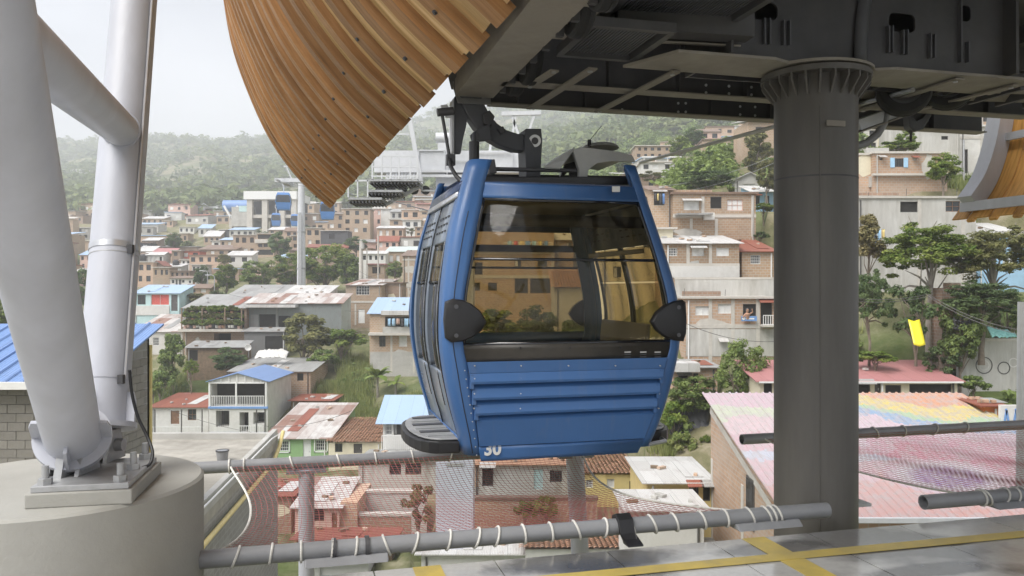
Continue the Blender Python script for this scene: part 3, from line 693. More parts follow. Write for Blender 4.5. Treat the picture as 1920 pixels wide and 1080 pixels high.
cab = s_thing('cable_car_cabin', 'large blue cable car cabin with bronze windows and the number 30', 'cable car', CA, CBm, Z0)
def CP(a, b, z): return V((a - CA, b - CBm, z - Z0))
def zy(y, x=1050): p = FP(x, y, FB); return FP(x, y, FB + bulge(p.z)).z
def bf(z): return FB + bulge(z)
def bk(z): return FB + CL - bulge(z)
RC_ = .085
def xl(z): return fOL(z)
def xr(z): return fOR(z)
def il(z): return max(fIL(z), xl(z) + RC_ + .02)
def ir(z): return min(fIR(z), xr(z) - RC_ - .02)
def frange(z0, z1, n): return [z0 + (z1 - z0) * k / n for k in range(n + 1)]
def post_(side, back, z0, z1, name='corner_post'):
    """rounded corner post, outer skin swept over height"""
    m = MB(); cols = 12
    def row(z):
        x, inn = (xl(z), il(z)) if side < 0 else (xr(z), ir(z)); y = bk(z) if back else bf(z); sy = -1 if back else 1; sx = 1 if side < 0 else -1
        pts = [V((inn, y, z)), V(((inn + x + sx * RC_) / 2, y, z))]
        for k in range(7):
            q = math.pi / 2 * k / 6; pts.append(V((x + sx * RC_ * (1 - math.sin(q)), y + sy * RC_ * (1 - math.cos(q)), z)))
        pts += [V((x, y + sy * (RC_ + .05), z)), V((x, y + sy * (RC_ + .12), z)), V((x + sx * .05, y + sy * (RC_ + .12), z))]
        return [CP(*p) for p in pts]
    zs = frange(z0, z1, 26); R = [row(z) for z in zs]
    m.grid(lambda u, v: R[round(u * 26)][round(v * (len(R[0]) - 1))], 26, len(R[0]) - 1)
    return m.build(name, CBL, cab, True, solid=.035, soff=-1)
posts = {(s, b): post_(s, b, Z0, Z1) for s in (-1, 1) for b in (0, 1)}
# seam along the front left post
zs = frange(Z0 + .02, zy(400), 24)
MB().tube([CP((xl(z) * .5 + il(z) * .5), bf(z) - .0005, z) for z in zs], .003, 5).build('seam', BLK, posts[(-1, 0)])
for s in (-1,):
    for z in frange(zy(845), zy(690), 10):
        MB().tube([CP(il(z) - .025, bf(z) - .004, z), CP(il(z) - .025, bf(z) + .003, z)], .005, 6).build('rivet', ALU, posts[(-1, 0)])
def fpanel(name, z0, z1, mat, off=0, th=.02, n=8, back=False, x0=None, x1=None, parent=None, inset=0):
    m = MB(); zs_ = frange(z0, z1, n)
    def fn(u, v):
        z = zs_[round(u * n)]; a = (x0 if x0 is not None else il(z) + inset); c = (x1 if x1 is not None else ir(z) - inset)
        b = (bk(z) - off) if back else (bf(z) + off)
        return CP(a + (c - a) * v, b, z)
    m.grid(fn, n, 2); return m.build(name, mat, parent or cab, True, solid=th, soff=-1 if not back else 1)
zt, zb = zy(374), zy(645)
fw = fpanel('front_window', zb, zt, TGL, .012, .004, 16)
def fbar(name, y0, y1, off, parent, mat=BKG, x0=None, x1=None, back=False, th=.012, inset=0): return fpanel(name, zy(y1), zy(y0), mat, off, th, 2, back, x0, x1, parent, inset)
fbar('top_rail', 372, 379, .004, fw); fbar('header_band', 402, 424, .06, fw, BLK); fbar('window_split', 484, 489, .005, fw); fbar('bottom_rail', 640, 648, .004, fw, BKG)
for s in (0, 1):
    m = MB(); zs_ = frange(zb, zt, 16)
    m.grid(lambda u, v: (lambda z: CP((il(z) + .022 * v) if s == 0 else (ir(z) - .022 * v), bf(z) + .004, z))(zs_[round(u * 16)]), 16, 1); m.build('window_edge', BKG, fw, True, solid=.01)
hd = fpanel('front_header', zy(374), zy(346), CBL, 0, .03, 6)
vs = fpanel('vent_strip', zy(675), zy(645), VST, .002, .02, 4)
for gx in (1166, 1195, 1222):
    for gy in (659, 663, 668):
        p = FP(gx, gy, FB); z = p.z; MB().box(CP(p.x + .02, bf(z) - .0015, z), (.05, .006, .006)).build('vent_slot', FRW if gy == 659 else HANG, vs)
for gx in (971, 1063, 1157):
    p = FP(gx, 651, FB); MB().tube([CP(p.x, bf(p.z) - .006, p.z), CP(p.x, bf(p.z) + .004, p.z)], .008, 8).build('screw', BLK, vs)
# louvred blue apron: stepped profile (y pixel, inward offset)
PRF = [(675, .0), (694, -.001), (695, .004), (697, .0), (711, -.02), (713, -.02), (713.6, .045), (723, .012), (726, .0), (740, -.02), (742, -.02), (742.6, .045), (752, .012), (755, 0), (768, -.02), (770, -.02), (770.6, .045), (780, .012), (784, 0), (829, 0)]
m = MB(); rows = [(zy(y), o) for y, o in PRF]
m.grid(lambda u, v: (lambda zo: CP(il(zo[0]) + .004 + (ir(zo[0]) - il(zo[0]) - .008) * v, bf(zo[0]) + zo[1] + .004, zo[0]))(rows[round(u * (len(rows) - 1))]), len(rows) - 1, 2)
ap = m.build('louvred_apron', CBL, cab, False, solid=.012, soff=1)
# end cheeks of the louvres
for y0, y1 in ((697, 724), (726, 753), (755, 781)):
    for sx in (0, 1):
        z0_, z1_ = zy(y1), zy(y0); zc = (z0_ + z1_) / 2
        a = il(zc) + .012 if sx == 0 else ir(zc) - .012
        MB().box(CP(a, bf(zc) - .002, zc), (.03, .03, z1_ - z0_)).build('louvre_cheek', CBL, ap, bevel=.004)
riv = MB()
for y in (684, 708, 736, 764):
    for x in (886, 972, 1060, 1147, 1230):
        p = FP(x, y, FB); riv.tube([CP(p.x, bf(p.z) - .022, p.z), CP(p.x, bf(p.z) + .004, p.z)], .0055, 6)
stuff(riv.build('rivets', ALU, ap))
lp = fpanel('lower_panel', zy(857), zy(831), CBL, -.002, .02, 4)
# number
tx = bpy.data.curves.new('number', 'FONT'); tx.body = '30'; tx.size = .128; tx.extrude = .001; tx.offset = .0045; tx.space_character = 1.02
to = bpy.data.objects.new('number_source', tx); COL.objects.link(to); bpy.context.view_layer.update()
nme = bpy.data.meshes.new_from_object(to.evaluated_get(bpy.context.evaluated_depsgraph_get())); bpy.data.objects.remove(to)
nme.materials.clear(); no = obj('cabin_number', nme, FRW, lp)
p = FP(907, 854, FB); no.location = CP(p.x, bf(p.z) - .0075, p.z + .004); no.rotation_euler = (math.radians(90), 0, 0)
# rear wall
rw = fpanel('rear_window', zy(650), zy(452), TGL, .012, .004, 12, True)
fpanel('rear_frame', zy(452), zy(436), BLK, .0, .03, 4, True, parent=rw); fpanel('rear_top_window', zy(436), zy(405), TGL, .01, .004, 4, True, parent=rw)
fpanel('rear_apron', Z0, zy(650), CBL, 0, .03, 8, True)
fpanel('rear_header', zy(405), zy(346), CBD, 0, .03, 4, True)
fpanel('rear_split', zy(493), zy(488), BLK, .0, .02, 2, True, parent=rw)
# sides: two door leaves each
def sskin(name, b0, b1, z0, z1, mat, off, side, parent=None, n=20, th=.02):
    m = MB(); zs_ = frange(z0, z1, n)
    def fn(u, v):
        z = zs_[round(u * n)]; a = (xl(z) + off) if side < 0 else (xr(z) - off)
        return CP(a, b0 + (b1 - b0) * v, z)
    m.grid(fn, n, 2); return m.build(name, mat, parent or cab, True, solid=th, soff=(1 if side > 0 else -1))
ZD0, ZD1 = Z0 + .10, zy(372)
for side in (-1, 1):
    bA, bB = FB + RC_ + .15, FB + CL - RC_ - .15; mid = (bA + bB) / 2
    SW_ = .1 if side < 0 else .035
    for (b0, b1) in ((bA, mid - .006), (mid + .006, bB)):
        dl = thing_ = sskin('door', b0, b1, ZD0, zy(700), CBG, .012, side)
        sskin('door_top', b0, b1, zy(452), ZD1, CBG, .012, side, dl)
        sskin('door_stile', b0, b0 + SW_, zy(700), zy(452), CBG, .012, side, dl); sskin('door_stile', b1 - SW_, b1, zy(700), zy(452), CBG, .012, side, dl)
        sskin('door_window', b0 + SW_, b1 - SW_, zy(700), zy(530), CGL if side > 0 else BKG, .02, side, dl, th=.006)
        sskin('door_upper_window', b0 + SW_, b1 - SW_, zy(526), zy(454), CGL, .016, side, dl, th=.006)
        if side < 0: sskin('door_divider', b0 + SW_, b1 - SW_, zy(530), zy(526), BKG, .010, side, dl, 2)
        sskin('door_rib', b0 + .22, b0 + .235, zy(770), zy(702), BKG, .006, side, dl, 6, .008)
        for k in range(3):
            for j in range(4):
                z = zy(430 - 14 * k); b = b0 + .16 + .13 * j; a = xl(z) + .008 if side < 0 else xr(z) - .008
                MB().box(CP(a, b, z), (.012, .06, .012)).build('vent_slot', HANG, dl)
        if side < 0: sskin('door_edge', b0 - .012, b0 + .012, ZD0, ZD1, BKG, .004, side, dl, 20, .012)
    sskin('side_sill', FB + RC_ + .1, FB + CL - RC_ - .1, Z0, ZD0, CBL, .0, side)
    sskin('side_rail', FB + RC_ + .1, FB + CL - RC_ - .1, ZD1, ZD1 + .045, ALU, -.012, side, None, 3)
    z = ZD1 + .045
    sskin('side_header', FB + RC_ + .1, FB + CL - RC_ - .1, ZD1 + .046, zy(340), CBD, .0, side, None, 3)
# floor, roof, benches
def slab(name, z, mat, ins, th, parent=None):
    a0, a1 = xl(z) + ins, xr(z) - ins; return MB().bb(a0 - CA, a1 - CA, bf(z) + ins - CBm, bk(z) - ins - CBm, z - Z0, z - Z0 + th).build(name, mat, parent or cab)
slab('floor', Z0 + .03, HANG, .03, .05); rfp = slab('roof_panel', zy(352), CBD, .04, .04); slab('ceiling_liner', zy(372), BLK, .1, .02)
for side in (-1, 1):
    zc = .95; a = (xl(zc) + .30) if side < 0 else (xr(zc) - .30)
    bn = MB().bb(a - .20 - CA, a + .20 - CA, -.55, .5, .42, .47).build('bench_seat', SEAT, cab, bevel=.02)
    o_ = a - side * -.19
    MB().bar((a + side * .2 - CA, -.025, .47), (a + side * .25 - CA, -.025, .93), 1.05, .04, (1, 0, 0)).build('bench_back', SEAT, bn, bevel=.015)
    MB().bb(a - .17 - CA, a + .17 - CA, -.45, .4, .08, .42).build('bench_base', HANG, bn)
MB().tube([CP(CA + .35, 6.2, 1.86), CP(CA + .75, 6.0, 1.90)], .02, 10).build('grab_bar', SEAT, cab, True)
# corner bumpers
BLo = [(835, 566), (848, 560), (866, 562), (884, 570), (900, 583), (912, 603), (902, 620), (886, 632), (866, 640), (846, 642), (835, 634), (832, 600)]
BRo = [(1284, 567), (1278, 562), (1262, 565), (1245, 573), (1230, 586), (1220, 603), (1230, 619), (1245, 631), (1262, 638), (1280, 640), (1285, 625), (1286, 600)]
def bumper(pts, back=False, sx=1):
    out = []
    for (x, y) in pts:
        p = FP(x, y, FB + bulge(1.37)); out.append(p)
    n = len(out); c = sum(out, V()) / n; m = MB(); b0 = FB + bulge(1.37); fl = lambda p, o: CP(p.x, (b0 + o) if not back else (2 * CBm - b0 - o), p.z)
    R0 = [fl(p, .03) for p in out]; R1 = [fl(p, -.014) for p in out]; R2 = [fl(p.lerp(c, .07), -.026) for p in out]; R3 = [fl(p.lerp(c, .5), -.036) for p in out]
    m.add(R0 + R1 + R2 + R3 + [fl(c, -.039)], [(k * n + i, k * n + (i + 1) % n, (k + 1) * n + (i + 1) % n, (k + 1) * n + i) for k in range(3) for i in range(n)] + [(3 * n + i, 3 * n + (i + 1) % n, 4 * n) for i in range(n)])
    o = m.build('corner_bumper', BLK, cab, True)
    for q in (.82, .48, .16):
        zz = min(p.z for p in out) + q * (max(p.z for p in out) - min(p.z for p in out)); xx = (min(p.x for p in out) + .085) if sx > 0 else (max(p.x for p in out) - .075)
        MB().tube([fl(V((xx, 0, zz)), -.02), fl(V((xx, 0, zz)), -.036)], .016, 10).build('bolt', HANG, o)
for b_ in (False, True): bumper(BLo, b_, 1); bumper(BRo, b_, -1)
# footboards
for side in (-1, 1):
    z = .36; xs_ = (xl(z) - .01) if side < 0 else (xr(z) + .01); out = []; inn = []; hw = .62; ext = .36
    for k in range(15):
        q = math.pi * k / 14; out.append(V((xs_ - CA + side * ext * math.sin(q) ** .55, -math.cos(q) * hw - .12, z - Z0))); inn.append(V((xs_ - CA + side * (ext - .035) * math.sin(q) ** .55, -math.cos(q) * (hw - .035) - .12, z - Z0 + .095)))
    st = MB().prism(out, (0, 0, .09)).build('footboard', BLK, cab, bevel=.012)
    MB().prism(inn, (0, 0, .012)).build('tread_plate', GALV, st, bevel=.004)
    for k in range(6):
        y = -.55 + .17 * k; w = .27 * max(.35, math.sin(math.acos(max(-1, min(1, (y + .12) / hw))))) ** .6
        MB().bb(min(xs_ - CA + side * .02, xs_ - CA + side * w), max(xs_ - CA + side * .02, xs_ - CA + side * w), y - .035, y + .035, z - Z0 + .107, z - Z0 + .116).build('tread_rib', HANG if k % 2 else GALV, st)
MB().tube([CP(xr(.42) - .05, FB + .02, .385), CP(xr(.42) + .13, FB + .1, .39), CP(xr(.42) + .14, FB + .4, .41), CP(xr(.42), FB + .5, .42)], .016, 10).build('tow_loop', ALU, cab, True)
# ---- roof gear
def RP(x, y, b=6.7): p = FP(x, y, b); return CP(p.x, p.y, p.z)
def plate(name, px, b, depth, mat, parent=None, bevel=.006): return MB().prism([RP(x, y, b) for x, y in px], (0, depth, 0)).build(name, mat, parent or cab, bevel=bevel)
hb = plate('hanger_block', [(986, 241), (1015, 241), (1017, 262), (1013, 340), (987, 340), (984, 262)], 6.58, .24, HANG)
MB().ring(RP(1003, 264, 6.575), RP(1003, 264, 6.57), .052, .028, 20).build('pivot_ring', ALU, hb, True); MB().tube([RP(1003, 264, 6.585), RP(1003, 264, 6.565)], .03, 12).build('pivot_bolt', DARK, hb)
plate('hanger_foot', [(974, 340), (1022, 340), (1018, 350), (978, 350)], 6.5, .4, HANG)
ctr = [(992, 268), (968, 266), (944, 258), (922, 244), (905, 226), (893, 206), (884, 186), (878, 166), (875, 146), (874, 128)]
wd = [15, 16, 16, 17, 18, 19, 20, 20, 19, 17]
up, dn = [], []
for i, (x, y) in enumerate(ctr):
    x0, y0 = ctr[max(i - 1, 0)]; x1, y1 = ctr[min(i + 1, len(ctr) - 1)]; L = math.hypot(x1 - x0, y1 - y0); nx, ny = -(y1 - y0) / L, (x1 - x0) / L
    up.append((x + nx * wd[i], y + ny * wd[i])); dn.append((x - nx * wd[i], y - ny * wd[i]))
ha = plate('hanger_arm', up + dn[::-1], 6.62, .15, HANG, None, .015)
plate('arm_clamp', [(905, 214), (918, 206), (928, 218), (922, 236), (908, 232)], 6.58, .22, DARK, ha); plate('arm_clamp', [(932, 240), (944, 236), (948, 248), (940, 252)], 6.58, .22, DARK, ha)
plate('arm_bracket', [(883, 252), (895, 242), (918, 232), (922, 262), (900, 264), (886, 262)], 6.56, .06, HANG, ha); MB().tube([RP(892, 254, 6.55), RP(892, 254, 6.64)], .03, 14).build('pin', DARK, ha)
plate('grip_plate', [(852, 182), (868, 160), (884, 170), (874, 238), (868, 262), (864, 288), (853, 288)], 6.66, .05, HANG, ha)
plate('grip_plate_edge', [(846, 190), (852, 182), (852, 288), (847, 286)], 6.64, .09, ST_L, ha)
plate('grip_head', [(850, 120), (905, 120), (905, 140), (896, 152), (858, 152)], 6.55, .3, DARK, ha)
MB().tube([RP(820, 211, 6.6), RP(850, 208, 6.6)], .035, 10).build('guide_roller', DARK, ha, True); plate('roller_frame', [(826, 197), (838, 195), (850, 212), (850, 220), (836, 220)], 6.6, .03, ST_L, ha)
MB().tube([RP(829, 215, 6.6), RP(836, 255, 6.6), RP(843, 296, 6.6)], .014, 8).build('control_rod', DARK, ha, True)
MB().tube([RP(843, 296, 6.6), RP(846, 314, 6.5), RP(855, 330, 6.4), RP(866, 341, 6.35)], .018, 8).build('cable_hose', BLK, ha, True); MB().box(RP(845, 300, 6.6), (.07, .06, .09)).build('rod_joint', DARK, ha)
MB().tube([RP(889, 266, 6.3), RP(889, 302, 6.3)], .042, 16).build('damper', BLK, cab, True); MB().tube([RP(889, 250, 6.5), RP(889, 268, 6.3)], .015, 10).build('damper_rod', HANG, cab, True)
plate('roof_beam', [(905, 331), (1188, 331), (1188, 346), (905, 346)], 6.05, .12, BLK); plate('roof_beam', [(905, 326), (1188, 330), (1188, 340), (905, 340)], 7.1, .12, BLK)
MB().tube([RP(925, 317, 6.2), RP(1080, 320, 6.2)], .018, 10).build('tie_rod', DARK, cab, True); plate('rod_end', [(915, 300), (928, 298), (932, 324), (918, 326)], 6.1, .15, DARK)
cv = plate('roof_cover', [(1086, 348), (1086, 318), (1074, 281), (1090, 275), (1160, 284), (1186, 291), (1192, 303), (1150, 302), (1120, 306), (1104, 318), (1099, 348)], 6.2, .05, CVR)
plate('cover_top', [(1074, 283), (1090, 276), (1160, 284), (1186, 291), (1186, 295), (1160, 289), (1090, 281)], 6.25, .8, CVR, cv)
MB().add([RP(1020, 312, 6.15), RP(1073, 279, 6.2), RP(1076, 276, 7.0), RP(1040, 296, 7.0), RP(1062, 300, 6.15), RP(1050, 316, 6.15)], [(0, 1, 2, 3), (0, 5, 4, 1)]).build('cover_wing', CVR, cv, solid=.02)
plate('cover_rear_leg', [(1045, 345), (1060, 308), (1085, 300), (1085, 345), (1070, 345), (1068, 318)], 6.8, .04, BLK, cv)
lid = MB(); c_ = RP(1125, 279, 6.6)
lid.grid(lambda u, v: c_ + V((.16 * math.cos(2 * math.pi * u) * math.cos(v * 1.5), .2 * math.sin(2 * math.pi * u) * math.cos(v * 1.5), .05 * math.sin(v * 1.5))), 20, 5); lid.build('cover_dome', CVR, cv, True)
at_ = MB().tube([RP(1105, 276, 6.5), RP(1105, 262, 6.5)], .016, 10).build('antenna_base', BLK, cab, True); MB().tube([RP(1105, 264, 6.5), RP(1128, 236, 6.5)], .003, 5).build('antenna_whip', HANG, at_)
plate('roof_lamp', [(1148, 330), (1168, 330), (1170, 346), (1146, 346)], 6.1, .1, BLK); plate('lamp_label', [(1148, 349), (1163, 349), (1163, 360), (1148, 360)], FB + .03, .01, FRW)
plate('rear_fin', [(836, 352), (866, 334), (866, 345), (836, 388)], 7.3, .04, CBD)
# ================================================================== HILLSIDE: builders
CLAMPS = []
def clamp(x0, x1, yb, d, dep): CLAMPS.append((x0, x1, yb, d, dep))
def wall_front(m, W_, zlo, zt, holes, rec, xoff=0):
    """front face at y = 0 with recessed rectangular openings"""
    xs = sorted({-W_ / 2, W_ / 2, *[h[0] for h in holes], *[h[1] for h in holes]}); zs = sorted({zlo, zt, *[h[2] for h in holes], *[h[3] for h in holes]})
    for i in range(len(xs) - 1):
        for j in range(len(zs) - 1):
            cx_, cz = (xs[i] + xs[i + 1]) / 2, (zs[j] + zs[j + 1]) / 2
            if any(h[0] < cx_ < h[1] and h[2] < cz < h[3] for h in holes): continue
            m.quad((xs[i], 0, zs[j]), (xs[i + 1], 0, zs[j]), (xs[i + 1], 0, zs[j + 1]), (xs[i], 0, zs[j + 1]))
    for (a, b, c, d_) in holes:
        m.quad((a, 0, c), (a, rec, c), (a, rec, d_), (a, 0, d_)); m.quad((b, 0, c), (b, 0, d_), (b, rec, d_), (b, rec, c))
        m.quad((a, 0, d_), (a, rec, d_), (b, rec, d_), (b, 0, d_)); m.quad((a, 0, c), (b, 0, c), (b, rec, c), (a, rec, c))
def put_window(par, a, b, c, d_, style, far, rec):
    pane = {'d': DG, 'g': DG, 'w': CU, 'o': VD, 'r': RC, 'G': DG, 'b': DG, 'p': CU}.get(style[0])
    if style[0] == 'D':
        dm = {'w': FRW, 'b': FRB, 'd': FRD, 't': TQ, 'o': VD, 'g': PG}[style[1]]
        o = MB().bb(a, b, rec - .06, rec, c, d_).build('door', dm, par)
        if not far: MB().box((b - .12, rec - .075, (c + d_) / 2), (.04, .03, .12)).build('handle', ALU, o)
        return
    deep = rec + (.5 if style[0] == 'o' else 0)
    if far:
        MB().bb(a, b, rec - .03, rec, c, d_).build('window', pane, par); return
    w = .045; fm = {'d': FRD, 'g': FRW, 'w': FRW, 'o': FRD, 'r': FRW, 'G': FRD, 'b': FRB, 'p': PKW}[style[0]]; f = MB()
    f.bb(a, b, rec - .07, rec - .02, c, c + w); f.bb(a, b, rec - .07, rec - .02, d_ - w, d_); f.bb(a, a + w, rec - .07, rec - .02, c + w, d_ - w); f.bb(b - w, b, rec - .07, rec - .02, c + w, d_ - w)
    nx, nz = {'d': (2, 1), 'g': (5, 3), 'w': (2, 1), 'o': (1, 1), 'r': (2, 1), 'G': (5, 4), 'b': (2, 2), 'p': (3, 2)}[style[0]]
    for k in range(1, nx): x = a + (b - a) * k / nx; f.bb(x - w * .35, x + w * .35, rec - .065, rec - .025, c + w, d_ - w)
    for k in range(1, nz): z = c + (d_ - c) * k / nz; f.bb(a + w, b - w, rec - .06, rec - .03, z - w * .35, z + w * .35)
    o = f.build('window', fm, par); MB().bb(a, b, rec - .015, rec, c, d_).build('pane', pane, o)
    if style[0] in 'dgw' and len(style) > 1: MB().bb(a - .06, b + .06, -.09, -.003, c - .08, c - .003).build('sill', CO, o)
    if style[0] in 'dwo' and b - a < 2.2 and rnd.random() < .35: MB().add([(a - .15, -.004, d_ + .22), (b + .15, -.004, d_ + .22), (b + .15, -.5, d_ + .02), (a - .15, -.5, d_ + .02), (a - .15, -.004, d_ + .18), (b + .15, -.004, d_ + .18), (b + .15, -.5, d_ - .02), (a - .15, -.5, d_ - .02)], [(0, 1, 2, 3), (7, 6, 5, 4), (0, 3, 7, 4), (1, 5, 6, 2), (2, 6, 7, 3)]).build('awning', rnd.choice((ZN, ZW, RR)), o)
    if style[0] == 'd' and rnd.random() < .4:
        for q in range(6): xq = a + (b - a) * (q + .5) / 6; MB().bb(xq - .012, xq + .012, -.03, -.006, c, d_).build('bar', FRD, o)
    if style[0] in 'd' and rnd.random() < .4: MB().bb(a + w, a + w + (b - a) * rnd.uniform(.25, .5), rec - .035, rec - .018, c + w, d_ - w).build('curtain', CU, o)
def sheet(corners, mat, name, par, th=.05, over=0):
    a, b, c, d_ = [V(p) for p in corners]; nrm = (b - a).cross(d_ - a).normalized()
    if nrm.z < 0: nrm = -nrm
    m = MB(); m.add([a, b, c, d_, a - nrm * th, b - nrm * th, c - nrm * th, d_ - nrm * th], [(0, 1, 2, 3), (7, 6, 5, 4), (0, 4, 5, 1), (1, 5, 6, 2), (2, 6, 7, 3), (3, 7, 4, 0)])
    return m.build(name, mat, par)
def tile_roof(a, b, c, d_, par, mat=TL, pitch=.24, row=.36):
    """barrel tiles: wavy courses stepping down the slope (a b = eave, d c = top)"""
    a, b, c, d_ = [V(p) for p in (a, b, c, d_)]; L = (b - a).length; Hh = (d_ - a).length; nrm = (b - a).cross(d_ - a).normalized(); nrm = nrm if nrm.z > 0 else -nrm
    nx = int(L / pitch) * 6; nr = max(2, int(Hh / row)); m = MB()
    for r in range(nr):
        t0, t1 = r / nr, (r + 1.12) / nr; jit = [rnd.uniform(-.012, .012) for _ in range(nx // 6 + 2)]
        def fn(u, v):
            i = u * nx; w = .062 * abs(math.sin(math.pi * i / 6)) ** .8; t = t0 + (t1 - t0) * v + jit[int(i / 6)] * (1 - v)
            p = a.lerp(b, u).lerp(d_.lerp(c, u), min(t, 1.02)); return p + nrm * (w + .05 * (1 - v) + .01)
        m.grid(fn, nx, 1)
    o = m.build('roof_tiles', mat, par); stuff(o); return o
HOUSES = {}
def H(label, x0, x1, yt, yb, d, wall=BR, roof=('flat', CO), wins=(), dep=None, yaw=0, over=.3, name='house', cat='house', bands=(), below=None, group=None, bm=None, rec=None, skew=0):
    W_ = (x1 - x0) * d / F; Hh = (yb - yt) * d / F; dep = dep or max(4, W_ * .8); far = d > 135; rec = rec or (.14 if not far else .2)
    below = below if below is not None else 1.5 + .03 * d
    t = thing(name, label, cat, P((x0 + x1) / 2, yb, d), math.radians(yaw), group or 'houses on the hillside')
    xm = (x0 + x1) / 2; X = lambda px: (px - xm) * d / F; Z = lambda py: (yb - py) * d / F
    ws = []
    if isinstance(wins, str):
        nx, nz = map(int, wins.split('x')); st = 'dodwdo'
        for i in range(nx):
            for j in range(nz):
                cw, ch = W_ / nx, Hh / nz; ww = min(1.3, cw * .5) * rnd.uniform(.8, 1.1); hh = min(1.3, ch * .5)
                cx_ = -W_ / 2 + cw * (i + .5) + rnd.uniform(-.1, .1) * cw; cz = ch * (j + .55)
                ws.append((cx_ - ww / 2, cx_ + ww / 2, cz - hh / 2, cz + hh / 2, rnd.choice(st)))
    else: ws = [(X(a), X(c), Z(e), Z(b), s) for (a, b, c, e, s) in wins]
    ws = [(max(a, -W_ / 2 + .05), min(b, W_ / 2 - .05), max(c, -below + .1), min(e, Hh - .05), s) for a, b, c, e, s in ws]
    kind = roof[0] if roof else None
    zf = Hh; zbk = Hh; m = MB()
    if kind in ('shed', 'tile'): zbk = EYE + (540 - roof[2]) / F * (d + dep) - (EYE + (540 - yb) / F * d)
    wall_front(m, W_, -below, zf, [w[:4] for w in ws], rec)
    h = W_ / 2
    m.quad((-h, 0, -below), (-h, 0, zf), (-h, dep, zbk), (-h, dep, -below)); m.quad((h, 0, -below), (h, dep, -below), (h, dep, zbk), (h, 0, zf))
    m.quad((-h, dep, -below), (-h, dep, zbk), (h, dep, zbk), (h, dep, -below)); m.quad((-h, 0, zf), (h, 0, zf), (h, dep, zbk), (-h, dep, zbk))
    if kind == 'gable':
        zp = EYE + (540 - roof[2]) / F * d - (EYE + (540 - yb) / F * d); m.add([(-h, .0, zf), (h, .0, zf), (0, 0, zp), (-h, dep, zf), (h, dep, zf), (0, dep, zp)], [(0, 1, 2), (3, 5, 4)])
    if kind == 'ridge':
        zp = EYE + (540 - roof[2]) / F * (d + dep / 2) - (EYE + (540 - yb) / F * d); m.add([(-h, 0, zf), (-h, dep, zf), (-h, dep / 2, zp), (h, 0, zf), (h, dep, zf), (h, dep / 2, zp)], [(0, 2, 1), (3, 4, 5)])
    wo_ = m.build('wall', wall, t)
    o = over; e = .04
    if kind == 'flat': MB().bb(-h - o, h + o, -o, dep + .1, zf + .002, zf + .16).build('roof', roof[1], t)
    elif kind == 'shed': sheet([(-h - o, -o, zf - o * (zbk - zf) / dep + .08), (h + o, -o, zf - o * (zbk - zf) / dep + .08), (h + o, dep + .1, zbk + .1), (-h - o, dep + .1, zbk + .1)], roof[1], 'roof', t)
    elif kind == 'tile':
        k_ = (zbk - zf) / dep; tile_roof((-h - o, -o, zf - o * k_ + .08), (h + o, -o, zf - o * k_ + .08), (h + o, dep, zbk + .08), (-h - o, dep, zbk + .08), t)
    elif kind == 'gable':
        k_ = (zp - zf) / h
        sheet([(-h - o, -o, zf - o * k_ + .07), (0, -o, zp + .07), (0, dep + .1, zp + .07), (-h - o, dep + .1, zf - o * k_ + .07)], roof[1], 'roof', t); sheet([(h + o, -o, zf - o * k_ + .07), (0, -o, zp + .073), (0, dep + .1, zp + .073), (h + o, dep + .1, zf - o * k_ + .07)], roof[1], 'roof', t)
    elif kind == 'ridge':
        k_ = (zp - zf) / (dep / 2)
        sheet([(-h - o, -o, zf - o * k_ + .07), (h + o, -o, zf - o * k_ + .07), (h + o, dep / 2, zp + .07), (-h - o, dep / 2, zp + .07)], roof[1], 'roof', t); sheet([(-h - o, dep + o, zf - o * k_ + .07), (h + o, dep + o, zf - o * k_ + .07), (h + o, dep / 2, zp + .073), (-h - o, dep / 2, zp + .073)], roof[1], 'roof', t)
    for w in ws: put_window(t, *w, far, rec)
    for q in bands:
        if q[0] == 'v': MB().bb(X(q[1]) - .12, X(q[1]) + .12, -.035, -.003, Z(q[3]) if len(q) > 3 else -below * .5, Z(q[2]) if len(q) > 2 else zf - .02).build('concrete_post', bm or CO, t)
        else: MB().bb(-h - .02, h + .02, -.05, -.003, Z(q[1]) - .13, Z(q[1]) + .13).build('concrete_band', bm or CO, t)
    if d < 135 and cat == 'house':
        if wall in (BR, BO, BD):
            for q in range(rnd.randint(1, 3)):
                pw_, ph_ = rnd.uniform(.6, 1.8), rnd.uniform(.4, 1.2); px_, pz_ = rnd.uniform(-h + 1, h - 1), rnd.uniform(.3, max(.5, zf - .6))
                if any(w[0] - pw_ < px_ < w[1] + pw_ and w[2] - ph_ < pz_ < w[3] + ph_ for w in ws): continue
                MB().prism([V((px_ + math.cos(u_) * pw_ * rnd.uniform(.55, 1), -.012, pz_ + math.sin(u_) * ph_ * rnd.uniform(.55, 1))) for u_ in [6.28 * s_ / 11 for s_ in range(11)]], (0, .009, 0)).build('plaster_patch', rnd.choice((PG, CO, PC)), t)
        xp = rnd.choice((-1, 1)) * (h - .25); MB().tube([(xp, -.07, -below * .5), (xp, -.07, zf - .1)], .05, 6).build('drain_pipe', rnd.choice((PG, FRW, FRD)), t)
